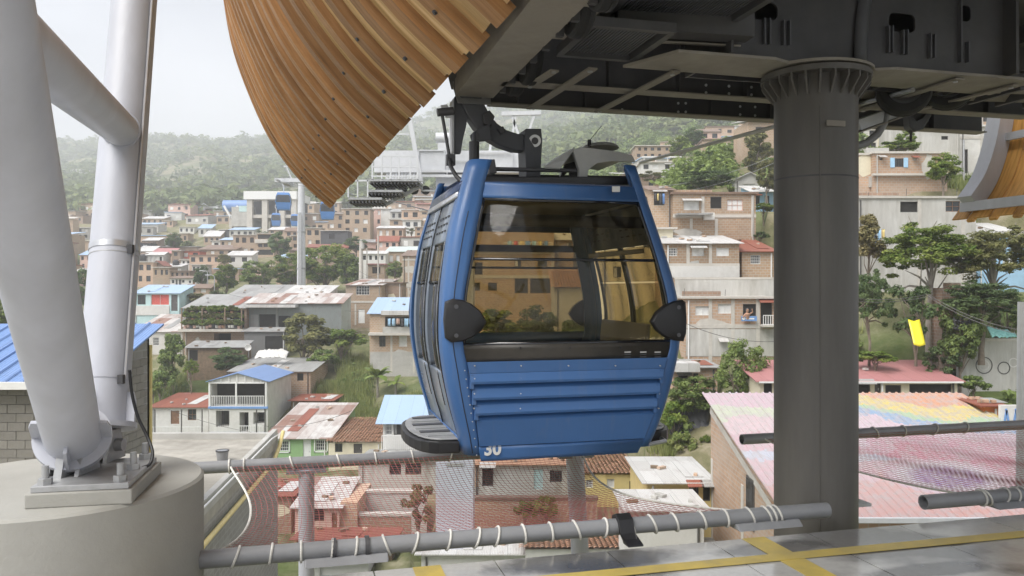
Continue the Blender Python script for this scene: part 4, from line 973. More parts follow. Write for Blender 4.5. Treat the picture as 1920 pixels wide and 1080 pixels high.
        if kind == 'flat':
            for q in range(rnd.randint(3, 6)): xq, yq = rnd.uniform(-h, h), rnd.uniform(.2, dep * .8); MB().tube([(xq, yq, zf + .1), (xq + .03, yq, zf + rnd.uniform(.5, 1.0))], .02, 4).build('rebar_stub', FRD, t)
            MB().bb(-h * .9, h * rnd.uniform(-.3, .2), dep * .3, dep * .34, zf + .17, zf + rnd.uniform(.4, .8)).build('roof_parapet', rnd.choice((BR, BD, PG)), t)
        elif kind == 'shed':
            k2 = (zbk - zf) / dep
            for q in range(rnd.randint(3, 6)):
                xq, yq = rnd.uniform(-h * .85, h * .85), rnd.uniform(dep * .1, dep * .85); MB().box((xq, yq, zf + k2 * yq + .17), (rnd.uniform(.15, .5), rnd.uniform(.15, .3), .12), Matrix.Rotation(rnd.uniform(0, 3), 3, 'Z')).build('roof_weight', rnd.choice((BO, PG, WD)), t)
            xq = rnd.uniform(-h * .6, h * .6); sheet([(xq, dep * .15, zf + k2 * dep * .15 + .125), (xq + .9, dep * .15, zf + k2 * dep * .15 + .125), (xq + .95, dep * .8, zf + k2 * dep * .8 + .128), (xq + .05, dep * .8, zf + k2 * dep * .8 + .128)], rnd.choice((ZN, ZW, ZW, ZN, RR)) if roof[1] in (ZN, ZR, RR) else roof[1], 'roof_patch', t, .02)
    clamp(x0, x1, yb, d, dep); t_info = dict(t=t, X=X, Z=Z, h=h, H=Hh, dep=dep, d=d); HOUSES[label] = t_info
    return t_info
def HB(i, name, mat, x0, x1, y0, y1, v0, v1): return MB().bb(i['X'](x0), i['X'](x1), v0, v1, i['Z'](y1), i['Z'](y0)).build(name, mat, i['t'])
def railing(i, x0, x1, y0, y1, mat, step=.14, v=-.9, solid=False):
    a, b, zt_, zb_ = i['X'](x0), i['X'](x1), i['Z'](y0), i['Z'](y1); m = MB()
    m.bb(a, b, v - .03, v + .03, zt_ - .05, zt_); m.bb(a, b, v - .02, v + .02, zb_, zb_ + .04); n = int((b - a) / step)
    for k in range(n + 1): x = a + (b - a) * k / n; m.bb(x - .02, x + .02, v - .015, v + .015, zb_ + .04, zt_ - .05)
    return m.build('railing', mat, i['t'])
# ------------------------------------------------------------------ trees
def leaf_mesh(name, seed, clumps, per, size, spread=.3, flat=1.0, shape='round', droop=0):
    g = np.random.default_rng(seed); C = []
    while len(C) < clumps:
        p = g.uniform(-1, 1, 3); r = np.linalg.norm(p)
        if shape == 'round' and (.45 < r < .95): C.append(p * np.array([1, 1, 1]))
        elif shape == 'umbrella':
            if np.hypot(p[0], p[1]) < .95 and p[2] > -.9: C.append(np.array([p[0], p[1], .75 * (1 - (p[0] ** 2 + p[1] ** 2)) * 1.0 - .35 + .38 * g.uniform(-1, 1) - (.6 * g.random() if g.random() < .4 else 0)]))
        elif shape == 'column' and np.hypot(p[0], p[1]) < .8 * (1.1 - abs(p[2]) * .6): C.append(p)
        elif shape == 'low' and r < 1 and p[2] > -.3: C.append(p * np.array([1, 1, .8]))
    C = np.array(C); cs = g.uniform(.6, 1.25, len(C)); ct = g.uniform(0, .6, len(C))
    idx = np.repeat(np.arange(len(C)), per); n = len(idx)
    off = g.normal(0, 1, (n, 3)); off /= np.linalg.norm(off, axis=1)[:, None]; rad = g.uniform(.35, 1, n) ** .6 * spread * cs[idx]
    ctr = C[idx] + off * rad[:, None] * np.array([1, 1, .62 * flat])
    up = off * .7 + np.array([0, 0, .8]) + g.normal(0, .35, (n, 3)); up /= np.linalg.norm(up, axis=1)[:, None]
    t1 = np.cross(up, g.normal(0, 1, (n, 3))); t1 /= np.linalg.norm(t1, axis=1)[:, None]; t2 = np.cross(up, t1)
    s = size * g.uniform(.6, 1.4, n)[:, None]; t1 = t1 * s; t2 = t2 * s * .55
    vs = np.stack([ctr - t1, ctr + t2 - t1 * .1, ctr + t1 - up * s * .25, ctr - t2 - t1 * .1], 1).reshape(-1, 3)
    fs = np.arange(n * 4).reshape(-1, 4)
    me = bpy.data.meshes.new(name); me.from_pydata(vs.tolist(), [], fs.tolist())
    at = me.attributes.new('tint', 'FLOAT', 'POINT'); at.data.foreach_set('value', np.repeat(np.clip(ct[idx] + g.uniform(-.15, .5, n), 0, 1), 4))
    return me, C
def trunk_mesh(name, seed, C, top=-.2, r=.07, bend=.12):
    g = random.Random(seed); m = MB(); ax = [V((g.uniform(-bend, bend) * k / 4, g.uniform(-bend, bend) * k / 4, -1.0 - 1.6 + (top + 2.6) * k / 4)) for k in range(5)]
    ax[0].x = ax[0].y = 0; m.tube(ax, [r * 1.25, r, r * .85, r * .75, r * .55], 8)
    for p in sorted(C.tolist(), key=lambda q: g.random())[:16]:
        a = ax[g.choice((2, 3, 3, 4))]; p = V(p); mid = a.lerp(p, .5) + V((g.uniform(-.1, .1), g.uniform(-.1, .1), g.uniform(-.02, .1))); m.tube([a, mid, p], [r * .45, r * .28, r * .1], 5, False)
    return m.mesh(name)
LF1 = mk_leaf('leaf_mid_green', (0.106, 0.163, 0.049), (0.299, 0.374, 0.114)); LF2 = mk_leaf('leaf_dark_green', (0.070, 0.116, 0.046), (0.201, 0.273, 0.105))
LF3 = mk_leaf('leaf_bright_green', (0.107, 0.182, 0.033), (0.299, 0.351, 0.078)); LF4 = mk_leaf('leaf_olive', (0.116, 0.130, 0.046), (0.299, 0.286, 0.111)); LF5 = mk_leaf('leaf_reddish', (0.140, 0.130, 0.055), (0.320, 0.270, 0.130))
LFH = mk_leaf('leaf_hill', (0.089, 0.135, 0.053), (0.258, 0.292, 0.113)); GRS = mk_leaf('grass_blade', (.13, .19, .045), (.36, .37, .14))
BARK = mk('bark', (.22, .18, .14), .9, .25, 6, .4); BARKP = mk('bark_pale', (.32, .29, .25), .9, .2, 6, .3)
KINDS = {}
for kn, kw in (('round', dict(seed=1, clumps=46, per=110, size=.085)), ('round2', dict(seed=2, clumps=34, per=130, size=.095, spread=.36)), ('umbrella', dict(seed=3, clumps=130, per=110, size=.042, spread=.20, flat=.8, shape='umbrella')), ('column', dict(seed=4, clumps=40, per=90, size=.09, shape='column')), ('loose', dict(seed=5, clumps=24, per=75, size=.085, spread=.26)), ('low', dict(seed=6, clumps=30, per=80, size=.12, shape='low')), ('big', dict(seed=8, clumps=90, per=90, size=.055, spread=.24))):
    me, C = leaf_mesh('crown_' + kn, **kw); KINDS[kn] = (me, trunk_mesh('trunk_' + kn, kw['seed'], C))
_cm = {}
def T(label, xc, ytop, ybase, hw, d, kind='round', mat=LF1, frac=.75, name='tree', cat='tree', bark=BARK):
    h = (ybase - ytop) * d / F; rx = hw * d / F; ch = h * frac / 2; t = thing(name, label, cat, P(xc, ybase, d), rnd.uniform(0, 6.28), 'trees and bushes on the hillside')
    for part, me, mt in (('crown', KINDS[kind][0], mat), ('trunk', KINDS[kind][1], bark)):
        key = (me.name, mt.name)
        if key not in _cm: c = me.copy(); c.materials.clear(); c.materials.append(mt); _cm[key] = c
        o = obj(part, _cm[key], None, t); o.location = (0, 0, h - ch); o.scale = (rx, rx * .9, ch) if part == 'crown' else (rx, rx, max(ch, (h - ch) / 1.9))
    return t
def fronds(label, xc, ytop, ybase, d, n=11, name='banana_plant'):
    h = (ybase - ytop) * d / F; t = thing(name, label, 'plant', P(xc, ybase, d), 0, 'broad leaved plants'); g = random.Random(xc)
    MB().tube([(0, 0, -1), (0, 0, h * .45)], [.16, .1], 8).build('stem', BARKP, t)
    for k in range(n):
        q = 2 * math.pi * k / n + g.uniform(-.2, .2); L = h * g.uniform(.55, .8); el = g.uniform(.5, 1.25); dr = V((math.cos(q), math.sin(q), 0)); sd = V((-math.sin(q), math.cos(q), 0))
        def fn(u, v):
            s = u * L; p = dr * (s * math.cos(el)) + V((0, 0, h * .42 + s * math.sin(el) - .55 * s * s / L)); w = L * .13 * math.sin(math.pi * min(1, u * .95 + .04)) ** .7
            return p + sd * (v - .5) * 2 * w + V((0, 0, -abs(v - .5) * w * .6))
        m = MB().grid(fn, 8, 2); o = m.build('leaf', LF3 if k % 3 else LF1, t, True)
        at = o.data.attributes.new('tint', 'FLOAT', 'POINT'); at.data.foreach_set('value', [g.uniform(.1, .8)] * len(o.data.vertices))
def plants_at(i, x0, x1, y0, y1, n, v=-1.0, row='floor'):
    """potted plants set out on a terrace"""
    for k in range(n):
        x = i['X'](x0 + (x1 - x0) * (k + .5) / n); z = i['Z'](rnd.uniform(y0, y1)); t = thing('potted_plant', 'potted plant in the %s row of the zinc roofed house\'s open terrace' % row, 'plant', i['t'].location + Matrix.Rotation(i['t'].rotation_euler.z, 3, 'Z') @ V((x, v, z)), rnd.uniform(0, 6), 'potted plants in the %s terrace row' % row)
        MB().tube([(0, 0, 0), (0, 0, .35)], [.16, .22], 8).build('pot', rnd.choice((PKW, PW, DKW, TL)), t)
        key = ('low', rnd.choice((LF1, LF3, LF4)).name); me = KINDS['low'][0]
        if key not in _cm: c = me.copy(); c.materials.clear(); c.materials.append(MATS[key[1]]); _cm[key] = c
        o = obj('foliage', _cm[key], None, t); o.location = (0, 0, .65); s = rnd.uniform(.35, .6); o.scale = (s, s, s * 1.2)
# ================================================================== HILLSIDE: houses, far left and centre
far_rows = [
 # label, x0, x1, yt, yb, d, wall, roof, wins
 ('grey concrete house with balconies seen between the two steel tubes', 144, 179, 427, 449, 262, PG, ('flat', PW), '3x2'),
 ('tan house lowest but one between the two steel tubes', 148, 178, 452, 470, 232, BR, ('flat', CO), '2x1'),
 ('pink house lowest between the two steel tubes', 150, 172, 478, 506, 195, PKW, ('shed', PBR, 470), '2x2'),
 ('small brown house highest between the two steel tubes', 160, 180, 405, 419, 310, BR, ('flat', BNR), '2x1'),
 ('long low brick house under a white roof at the forest edge', 265, 306, 410, 423, 305, BR, ('shed', ZW, 406), '4x1'),
 ('small tan house right of the long white roofed one at the forest edge', 307, 324, 414, 426, 300, BO, ('flat', CO), '2x1'),
 ('small white house in a gap of the forest left of the far pylon', 336, 364, 426, 438, 280, PW, ('flat', CO), '3x1'),
 ('brick house with a grey slab roof behind the round dark tree', 318, 352, 438, 456, 255, BR, ('flat', CO), '3x1'),
 ('house with pale blue roof at the foot of the far pylon', 372, 396, 428, 444, 268, PG, ('shed', PBR, 421), '2x1'),
 ('brick house with white metal roof left of the dark grey cube house', 382, 412, 443, 459, 236, BR, ('shed', ZW, 433), '3x1'),
 ('white cube house with one dark window below the white metal roof', 397, 413, 452, 468, 216, PW, ('flat', CO), '1x1'),
 ('brick house with thin blue roof beside the white cube house', 413, 437, 450, 468, 214, BR, ('shed', PBR, 446), '2x1'),
 ('dark grey cube house with a black upper wall', 411, 430, 431, 452, 240, DKW, ('flat', CO), '1x1'),
 ('concrete house with blue roof under the far station', 430, 476, 431, 446, 234, PG, ('shed', PBR, 427), '4x1'),
 ('tall brick house of two storeys with four dark windows in a square', 437, 481, 441, 482, 200, BR, ('flat', CO), '3x2'),
 ('narrow white and brown house left of the round dark tree', 295, 313, 447, 468, 214, PW, ('flat', BNR), '2x2'),
 ('brick house with thin white roof left of the round dark tree', 268, 296, 451, 468, 206, BD, ('shed', ZW, 446), '2x1'),
 ('dark walled house at the right side of the rear steel tube', 257, 282, 456, 470, 200, DKW, ('flat', BNR), '1x1'),
 ('house with a pale zinc roof just below the dark walled one', 256, 285, 471, 492, 194, BR, ('shed', ZW, 462), '3x1'),
 ('brick house with a pinkish red metal roof', 284, 322, 475, 496, 189, BR, ('shed', PKR, 466), '3x1'),
 ('white house with a hipped pale roof and a row of windows', 270, 306, 478, 496, 180, PW, ('ridge', ZW, 473), '4x1'),
 ('brick house with a brown gable facing the valley', 284, 305, 497, 519, 165, BD, ('gable', RR, 489), '1x1'),
 ('bare brick house of two storeys beside the rear steel tube', 256, 287, 492, 534, 163, BO, ('flat', CO), '2x2'),
 ('square brick house right of the brown gable', 287, 318, 502, 521, 160, BR, ('flat', CO), '3x1'),
 ('narrow tall brick house left of the red walled house', 322, 338, 470, 498, 181, BD, ('flat', CO), '1x2'),
 ('red walled house with a whitish ground floor', 339, 374, 471, 486, 183, RDW, ('flat', BNR), '2x1'),
 ('whitish ground floor wing under the red walled house', 339, 357, 487, 500, 179, PW, ('flat', CO), '2x1'),
 ('long single storey brick house on grey stilts', 355, 413, 479, 496, 177, BO, ('flat', BNR), '4x1'),
 ('grey stilt storey below the long brick house', 360, 384, 497, 514, 172, PG, ('flat', CO), '3x1'),
 ('long tan house with a shallow sloping roof above the palm', 373, 441, 468, 480, 196, BR, ('shed', BNR, 460), '4x1'),
 ('low white house with bright white roof above the big bright trees', 425, 472, 479, 496, 185, PW, ('shed', ZW, 471), '2x1'),
 ('low shed with a pale flat roof right of the brown gable', 306, 339, 500, 510, 171, PG, ('shed', ZW, 495), '2x1'),
 ('brick house with dark flat roof over the white row of doors', 318, 356, 509, 521, 158, BD, ('flat', BNR), '4x1'),
 ('white row house with three doors above the turquoise house', 319, 374, 522, 537, 150, PW, ('shed', BNR, 518), [(322, 525, 327, 531, 'd'), (329, 524, 333, 536, 'Dd'), (335, 524, 340, 536, 'Dd'), (341, 525, 346, 530, 'd'), (354, 526, 358, 531, 'd'), (361, 525, 366, 536, 'Db')]),
 ('low tan shed beside the street lamp', 347, 394, 540, 552, 136, BR, ('ridge', BNR, 533), '2x1'),
 ('long white building alone on the far hillside left of the canopy', 428, 490, 303, 311, 800, PW, ('flat', PW), '6x1'),
 ('small white hut on the far hill beside the rear steel tube', 281, 300, 311, 317, 760, PW, ('flat', CO), '2x1'),
 ('pale hut among trees below the long white hill building', 328, 343, 358, 366, 560, PW, ('flat', CO), '2x1'),
 ('brown hut on the hill between the two steel tubes', 132, 158, 317, 327, 700, PW, ('flat', PW), '4x1'),
 ('pair roof hut lower on the hill between the two steel tubes', 136, 180, 360, 370, 520, BR, ('shed', ZW, 354), '3x1'),
 ('framed brick house of three storeys right of the hanging cabin', 644, 694, 392, 440, 215, BR, ('flat', CO), '3x3'),
 ('brick house with a balcony left of the framed three storey house', 616, 645, 401, 432, 219, BR, ('flat', CO), '2x2'),
 ('grey and pink plastered house under the white catwalk', 693, 716, 392, 424, 224, PKW, ('flat', CO), '2x2'),
 ('white cube room on top of the plastered house', 714, 732, 392, 405, 221, PW, ('flat', CO), '1x1'),
 ('grey house with a slanting roof beside the white cube room', 732, 754, 397, 413, 218, PG, ('shed', ZN, 392), '2x1'),
 ('brick house with orange walls above the white annex', 753, 789, 394, 413, 211, BO, ('flat', CO), '2x1'),
 ('house with a long ribbon of dark windows left of the cabin', 788, 826, 395, 424, 206, BR, ('flat', CO), [(791, 398, 800, 402, 'd'), (801, 398, 810, 402, 'd'), (811, 398, 822, 402, 'd'), (792, 408, 800, 413, 'w'), (806, 408, 814, 413, 'd')]),
 ('white annex with two windows below the orange brick house', 755, 789, 413, 430, 204, PW, ('flat', CO), '2x1'),
 ('small brick room with one window beside the white annex', 731, 755, 412, 425, 208, BR, ('flat', CO), '1x1'),
 ('brick house with a row of white framed windows', 707, 756, 428, 448, 190, BO, ('shed', ZW, 424), '4x1'),
 ('house under a brown gable roof above the tall concrete pole', 707, 746, 452, 468, 180, PKW, ('ridge', RR, 443), '3x1'),
 ('house with dark open ground floor left of the cabin door', 778, 814, 426, 444, 191, BR, ('flat', CO), '3x2'),
 ('black walled house with graffiti above the trees', 601, 652, 433, 455, 200, DKW, ('flat', CO), '1x1'),
 ('brick house with a barred white window right of the pylon shaft', 573, 602, 428, 465, 205, BR, ('flat', CO), '2x2'),
 ('brick house half hidden by the pylon shaft', 546, 574, 442, 468, 206, BR, ('flat', CO), '2x2'),
 ('low brick house with a whitish roof left of the pylon shaft', 504, 534, 431, 442, 226, BR, ('shed', ZW, 426), '2x1'),
 ('brick house behind the pylon shaft with a shallow brown roof', 534, 560, 433, 446, 216, BO, ('ridge', BNR, 427), '2x1'),
 ('long brick house with a pale green roof left of the cabin door', 724, 801, 472, 500, 160, BR, ('shed', GRR, 463), '5x1'),
 ('pale low house with tiny windows behind the tall concrete pole', 678, 723, 476, 492, 155, PW, ('shed', ZW, 471), '4x1'),
 ('small brick house below the pale low one', 690, 721, 496, 520, 141, BR, ('flat', PKR), '1x1'),
]
for (lb, x0, x1, yt, yb, d, wl_, rf_, wn_) in far_rows: H(lb, x0, x1, yt, yb, d, wl_, rf_, wn_)
i = H('brick house with stacked open balconies right of the tall two storey brick house', 481, 514, 438, 478, 199, BR, ('flat', CO), [(483, 440, 511, 448, 'o'), (484, 457, 492, 463, 'd'), (494, 457, 502, 463, 'd'), (482, 468, 512, 478, 'o')])
HB(i, 'balcony', CO, 480, 515, 449, 456, -1.0, -.01)
# centre: houses between 85 m and 130 m
i = H('turquoise and white house with red curtain and pale blue roof', 252, 336, 550, 592, 115, TQ, ('shed', PBR, 535), [(258, 553, 273, 571, 'd'), (283, 552, 317, 572, 'r'), (321, 553, 333, 583, 'Dd')])
HB(i, 'parapet', PW, 252, 318, 573, 591, -.12, -.01)
i = H('tall blank brick wall house with concrete posts left of the cabin door', 755, 812, 480, 562, 125, BR, ('shed', BNR, 470), (), 8, bands=(('v', 766), ('v', 800), ('h', 487)))
i = H('brick house with a white barred window and a patched white roof', 647, 716, 535, 612, 110, BR, ('shed', ZR, 524), [(667, 536, 693, 553, 'g'), (671, 580, 684, 606, 'Dw')], 8, yaw=-8, bands=(('v', 666, 570, 610), ('h', 566)))
i = H('brick wing at the right of the house with the white barred window', 716, 753, 531, 600, 111.5, BD, ('flat', BNR), (), 5)
H('old grey zinc roofed shed under the pylon shaft', 432, 530, 553, 572, 113, SHW, ('shed', ZN, 535), (), 7)
H('jumble roofed white shed at the pylon foot', 531, 612, 552, 566, 110, PW, ('shed', ZW, 536), (), 7)
H('low shed with rust brown roof beside the turquoise house', 337, 368, 573, 590, 118, WD, ('shed', RR, 558), (), 4)
i = H('house with zinc roof and an open terrace full of potted plants', 345, 462, 578, 652, 100, BD, ('shed', ZN, 553), [(350, 582, 458, 616, 'o'), (401, 625, 433, 640, 'o')], 8, rec=2.0)
HB(i, 'terrace_slab', CO, 342, 463, 616, 621, -1.3, -.01)
for px in (348, 386, 428, 459): HB(i, 'post', WD, px - 1, px + 1, 577, 616, -1.25, -1.1)
HB(i, 'rack', WD, 350, 458, 604, 606, -1.0, -.6); HB(i, 'rack', WD, 350, 458, 592, 593.5, -.9, -.5)
plants_at(i, 350, 456, 613, 616, 18, -1.0, 'lowest'); plants_at(i, 350, 456, 600, 604, 16, -.8, 'middle'); plants_at(i, 352, 450, 588, 591, 12, -.6, 'top')
i = H('pale sheet metal shack with a dark doorway and a long patched white roof', 462, 640, 569, 622, 101, SHT, ('shed', ZR, 551), [(486, 589, 517, 616, 'o'), (522, 592, 545, 616, 'o')], 6)
HB(i, 'patch', SHW, 470, 484, 590, 618, -.04, -.01); HB(i, 'patch', SHW, 518, 521, 575, 618, -.08, -.01); HB(i, 'awning', ZW, 466, 560, 571, 576, -1.6, -.01)
H('grey sheet wall shed below the dark doorway shack', 458, 536, 622, 662, 96, SHW, ('shed', ZN, 615), [(497, 630, 530, 655, 'o')], 3)
i = H('white and rust roofed house behind the tall steel tubes', 250, 342, 622, 664, 105, PW, ('shed', ZR, 590), [(287, 633, 298, 648, 'g'), (262, 634, 272, 648, 'd')], 9)
H('long grey lean-to with a slanting tin roof below the plant terrace', 352, 455, 652, 684, 90, WD, ('shed', ZN, 640), [(354, 656, 372, 676, 'o')], 4, yaw=6)
i = H('brick house with zinc roof behind the blue gabled house', 432, 582, 697, 752, 84, BR, ('shed', ZN, 672), [(557, 700, 569, 714, 'o')], 8)
i = H('house with pale blue roof, white awning and balcony left of the cabin', 693, 800, 588, 705, 92, BR, ('shed', PBR, 559), [(722, 594, 778, 617, 'o'), (711, 630, 723, 650, 'd'), (748, 630, 763, 650, 'w')], 7, bands=(('h', 625), ('v', 734, 628, 700), ('v', 776, 628, 700)))
HB(i, 'awning', ZW, 718, 780, 582, 590, -1.4, -.01); HB(i, 'balcony_wall', PG, 720, 780, 612, 624, -.9, -.75); HB(i, 'balcony_slab', CO, 693, 780, 624, 628, -.95, -.06); HB(i, 'lower_wall', PG, 694, 799, 660, 706, -.03, -.003)
# valley row
i = H('white two storey house with blue gable roof and a railed balcony', 392, 502, 715, 816, 75, PW, ('gable', BLR, 700), [(405, 770, 430, 800, 'd'), (449, 773, 466, 810, 'Do'), (475, 773, 497, 795, 'd'), (396, 718, 499, 762, 'o')], 8, rec=1.6, over=.25)
HB(i, 'floor_band', BLT, 391, 503, 762, 766, -.12, -.004); HB(i, 'plinth', BLT, 391, 503, 811, 816, -.05, -.004)
for px in (393, 443, 499): HB(i, 'post', FRW, px - 1.4, px + 1.4, 716, 764, -.1, .02)
HB(i, 'rail_beam', FRW, 394, 500, 716.5, 719, -.09, .01); railing(i, 396, 498, 742, 762, FRW, .16, -.05); railing(i, 455, 497, 795, 811, FRW, .2, -.9)
for k in range(7): px = 400 + 15 * k; hgt = 14 * (1 - abs(px - 446) / 56); HB(i, 'gable_bar', FRW, px - .6, px + .6, 716 - hgt, 717, -.14, -.1)
i = H('white cottage with rusty red roof and a picket fence', 282, 391, 764, 817, 76.5, PW, ('shed', RR, 738), [(320, 770, 336, 795, 'Db'), (352, 767, 368, 788, 'b')], 7)
railing(i, 283, 390, 796, 816, FRW, .13, -1.2)
for px in (301, 350, 388): HB(i, 'post', FRD, px - .8, px + .8, 764, 816, -1.25, -1.15)
i = H('green house with white grilled windows and a patched rusty roof', 500, 615, 822, 880, 64, GN, ('shed', ZR, 757), [(522, 827, 541, 846, 'g'), (568, 824, 583, 870, 'Dw'), (592, 825, 612, 845, 'g')], 11, over=.35)
for (a, b, c, e_) in ((519, 824, 544, 849), (589, 822, 615, 848)):
    m = MB(); X, Z = i['X'], i['Z']
    for (p, q, r, s) in ((a, c, b, b + 2), (a, c, e_ - 2, e_), (a, a + 2, b, e_), (c - 2, c, b, e_)): m.bb(X(p), X(q), -.05, -.004, Z(s), Z(r))
    m.build('window_surround', FRW, i['t'])
H('low shed with a dull red roof uphill of the green house', 546, 622, 752, 772, 79, WD, ('shed', RR, 740), (), 5)
i = H('cream cottage with a clay tile roof beside the green house', 616, 716, 830, 880, 63, PC, ('tile', TL, 785), [(628, 829, 642, 848, 'd'), (663, 832, 679, 850, 'Dd')], 9, over=.3)
i = H('white house with pale blue hipped roof and a grilled porch', 718, 815, 790, 850, 61, PW, ('ridge', PBR, 742), [(722, 790, 735, 815, 'g'), (738, 790, 752, 815, 'd'), (756, 790, 773, 815, 'g'), (780, 790, 800, 815, 'd')], 8, over=.5)
railing(i, 718, 812, 814, 846, FRW, .15, -.5)
# under the net
i = H('small pink plastered house under a rusty patched roof below the net', 553, 636, 952, 1010, 45, PKW, ('shed', ZR, 897), [(587, 953, 608, 978, 'b'), (622, 962, 632, 1000, 'Db')], 5, over=.25)
HB(i, 'brick_end', BO, 636, 668, 945, 1012, .3, 4.8)
H('low lean-to with rusty red roof in front of the small pink house', 556, 735, 1012, 1050, 41, WD, ('shed', RR, 993), (), 2.2)
H('little shed with rust roof beside the yellow pipe', 492, 546, 930, 1000, 47, BD, ('shed', RR, 900), (), 4)
i = H('plastered house with brown openings behind the leafy tree below the net', 672, 818, 866, 925, 55, PS, ('shed', ZN, 845), [(730, 868, 752, 890, 'o'), (760, 868, 790, 890, 'b')], 6)
H('stepped brown garden wall below the net', 668, 800, 925, 1000, 48, PG, ('flat', CO), (), .4, name='garden_wall', cat='wall', over=.05)
H('second low garden wall of brown brick in front of the stepped one', 668, 770, 968, 1010, 45.5, BD, ('flat', CO), (), .3, name='garden_wall', cat='wall', over=.05)
i = H('worn whitewashed house with a teal door below the cabin', 886, 1076, 872, 965, 48, PS, ('shed', TL, 846), [(904, 868, 925, 912, 'o'), (1001, 880, 1018, 918, 'Dt'), (1031, 882, 1054, 904, 'G')], 6)
HB(i, 'brick_pier', BO, 887, 897, 866, 912, -.06, -.01)
H('long low brown garden wall under the worn whitewashed house', 886, 1120, 938, 1000, 45, BR, ('flat', BNR), (), .4, name='garden_wall', cat='wall', over=.05)
i = H('yellow house with clay tile roof and small white windows below the cabin', 1077, 1196, 890, 950, 47, YW, ('tile', TL, 845), [(1098, 900, 1112, 915, 'g'), (1138, 898, 1152, 915, 'w'), (1180, 902, 1192, 918, 'b')], 8, over=.25)
i = H('pale yellow house under a bright white tin roof right of the cabin foot', 1214, 1335, 906, 965, 38, YW, ('shed', ZW, 860), [(1292, 908, 1310, 928, 'd'), (1318, 908, 1332, 940, 'o')], 5.5, over=.3)
H('flat white concrete roof house in front of the yellow house', 1180, 1320, 958, 1010, 34, PW, ('shed', ZW, 922), (), 3.4)
for k, (x0, x1, yt, lb, mt) in enumerate(((590, 690, 1052, 'striped tin roof peeping out under the left part of the near pipe', ZR), (790, 985, 1040, 'zinc and white tin roof peeping out under the middle of the near pipe', ZW), (985, 1210, 1030, 'clay tile roof peeping out under the near pipe below the cabin number', TL), (1214, 1400, 1020, 'rubble covered pale roof peeping out under the right part of the near pipe', ZN))):
    H(lb, x0, x1, yt, 1100, 38 - k * .3, PW, ('tile' if mt is TL else 'shed', mt, yt - 32), (), 4)
# behind the cabin glass
i = H('long brick house with white balcony rail seen through the cabin windows', 868, 1040, 470, 605, 74, BR, ('flat', CO), [(965, 486, 977, 500, 'd'), (1008, 486, 1026, 500, 'd'), (965, 522, 990, 550, 'o'), (994, 522, 1032, 550, 'o'), (885, 492, 905, 515, 'o'), (915, 530, 932, 545, 'G'), (884, 530, 900, 545, 'd')], 8, bands=(('v', 1036), ('h', 519), ('h', 474)))
railing(i, 945, 1035, 455, 473, FRW, .15, -.6); HB(i, 'upper_storey', BR, 868, 1040, 425, 469, 1.2, 7)
HB(i, 'upper_door', DG, 985, 997, 452, 469, 1.1, 1.18); HB(i, 'upper_door', DG, 1012, 1022, 452, 469, 1.1, 1.18)
H('brick house with a steel stair seen through the cabin right of the balcony house', 1041, 1110, 450, 570, 76, BR, ('shed', ZW, 430), [(1075, 470, 1085, 505, 'Dd'), (1062, 455, 1072, 470, 'd')], 6)
H('house with a patched clay tile roof seen through the cabin glass', 1040, 1125, 540, 600, 66, PG, ('tile', TL, 508), (), 6)
H('beige plastered house seen through the right cabin window', 1128, 1262, 430, 560, 64, PC, ('flat', CO), [(1172, 452, 1190, 464, 'd'), (1206, 452, 1220, 464, 'd'), (1150, 500, 1165, 520, 'd')], 7)
# ------------------------------------------------------------------ right slope
i = H('two storey brick house with white curtains and a pink barred window', 1262, 1417, 364, 446, 66, BR, ('flat', BNR), [(1282, 377, 1311, 394, 'w'), (1332, 369, 1353, 391, 'o'), (1363, 374, 1393, 395, 'p')], 7, bands=(('h', 405), ('v', 1296, 410, 444), ('v', 1343, 410, 444), ('v', 1411, 366, 444), ('v', 1318, 368, 402)), over=.2)
HB(i, 'awning', ZN, 1265, 1330, 402, 405, -1.3, -.06); HB(i, 'cloth_bundle', PW, 1318, 1336, 400, 413, -.7, -.1)
i = H('narrow annex with laundry left of the house with the pink barred window', 1222, 1261, 357, 440, 66.5, BR, ('shed', BNR, 350), [(1226, 360, 1246, 385, 'o')], 5)
i = H('brick house with white tin roof and three windows in a row', 1246, 1386, 457, 520, 60, BR, ('shed', ZW, 443), [(1254, 465, 1270, 480, 'g'), (1297, 465, 1320, 480, 'w'), (1343, 465, 1367, 480, 'w')], 6, bands=(('h', 497), ('v', 1290), ('v', 1332)))
HB(i, 'plinth', PW, 1248, 1386, 499, 520, -.1, -.004)
i = H('brick house with a reddish tin roof beside the column', 1391, 1452, 472, 515, 60.5, BR, ('shed', RR, 450), [(1407, 478, 1426, 495, 'g')], 6)
H('pale retaining wall above the long brick and concrete house', 1268, 1452, 524, 556, 58, PS, ('flat', CO), (), .5, name='retaining_wall', cat='wall', over=.02)
i = H('long house of brick over grey concrete bays with a blue banner at a window', 1284, 1452, 560, 668, 55, BO, ('flat', CO), [(1304, 574, 1331, 591, 'w'), (1346, 570, 1371, 588, 'w'), (1393, 570, 1418, 593, 'o'), (1426, 567, 1448, 608, 'o'), (1350, 640, 1360, 655, 'w')], 7, bands=(('v', 1332), ('v', 1374), ('v', 1421), ('h', 612)), over=.25)
HB(i, 'lower_wall', PS, 1286, 1451, 617, 668, -.03, -.003); HB(i, 'balcony_slab', CO, 1424, 1452, 608, 612, -.8, -.06); railing(i, 1425, 1451, 590, 608, FRW, .15, -.75)
b = thing('banner', 'blue banner hung from a window of the brick and concrete house', 'banner', P(1405, 602, 54.7)); X = lambda px: (px - 1405) * 54.7 / F
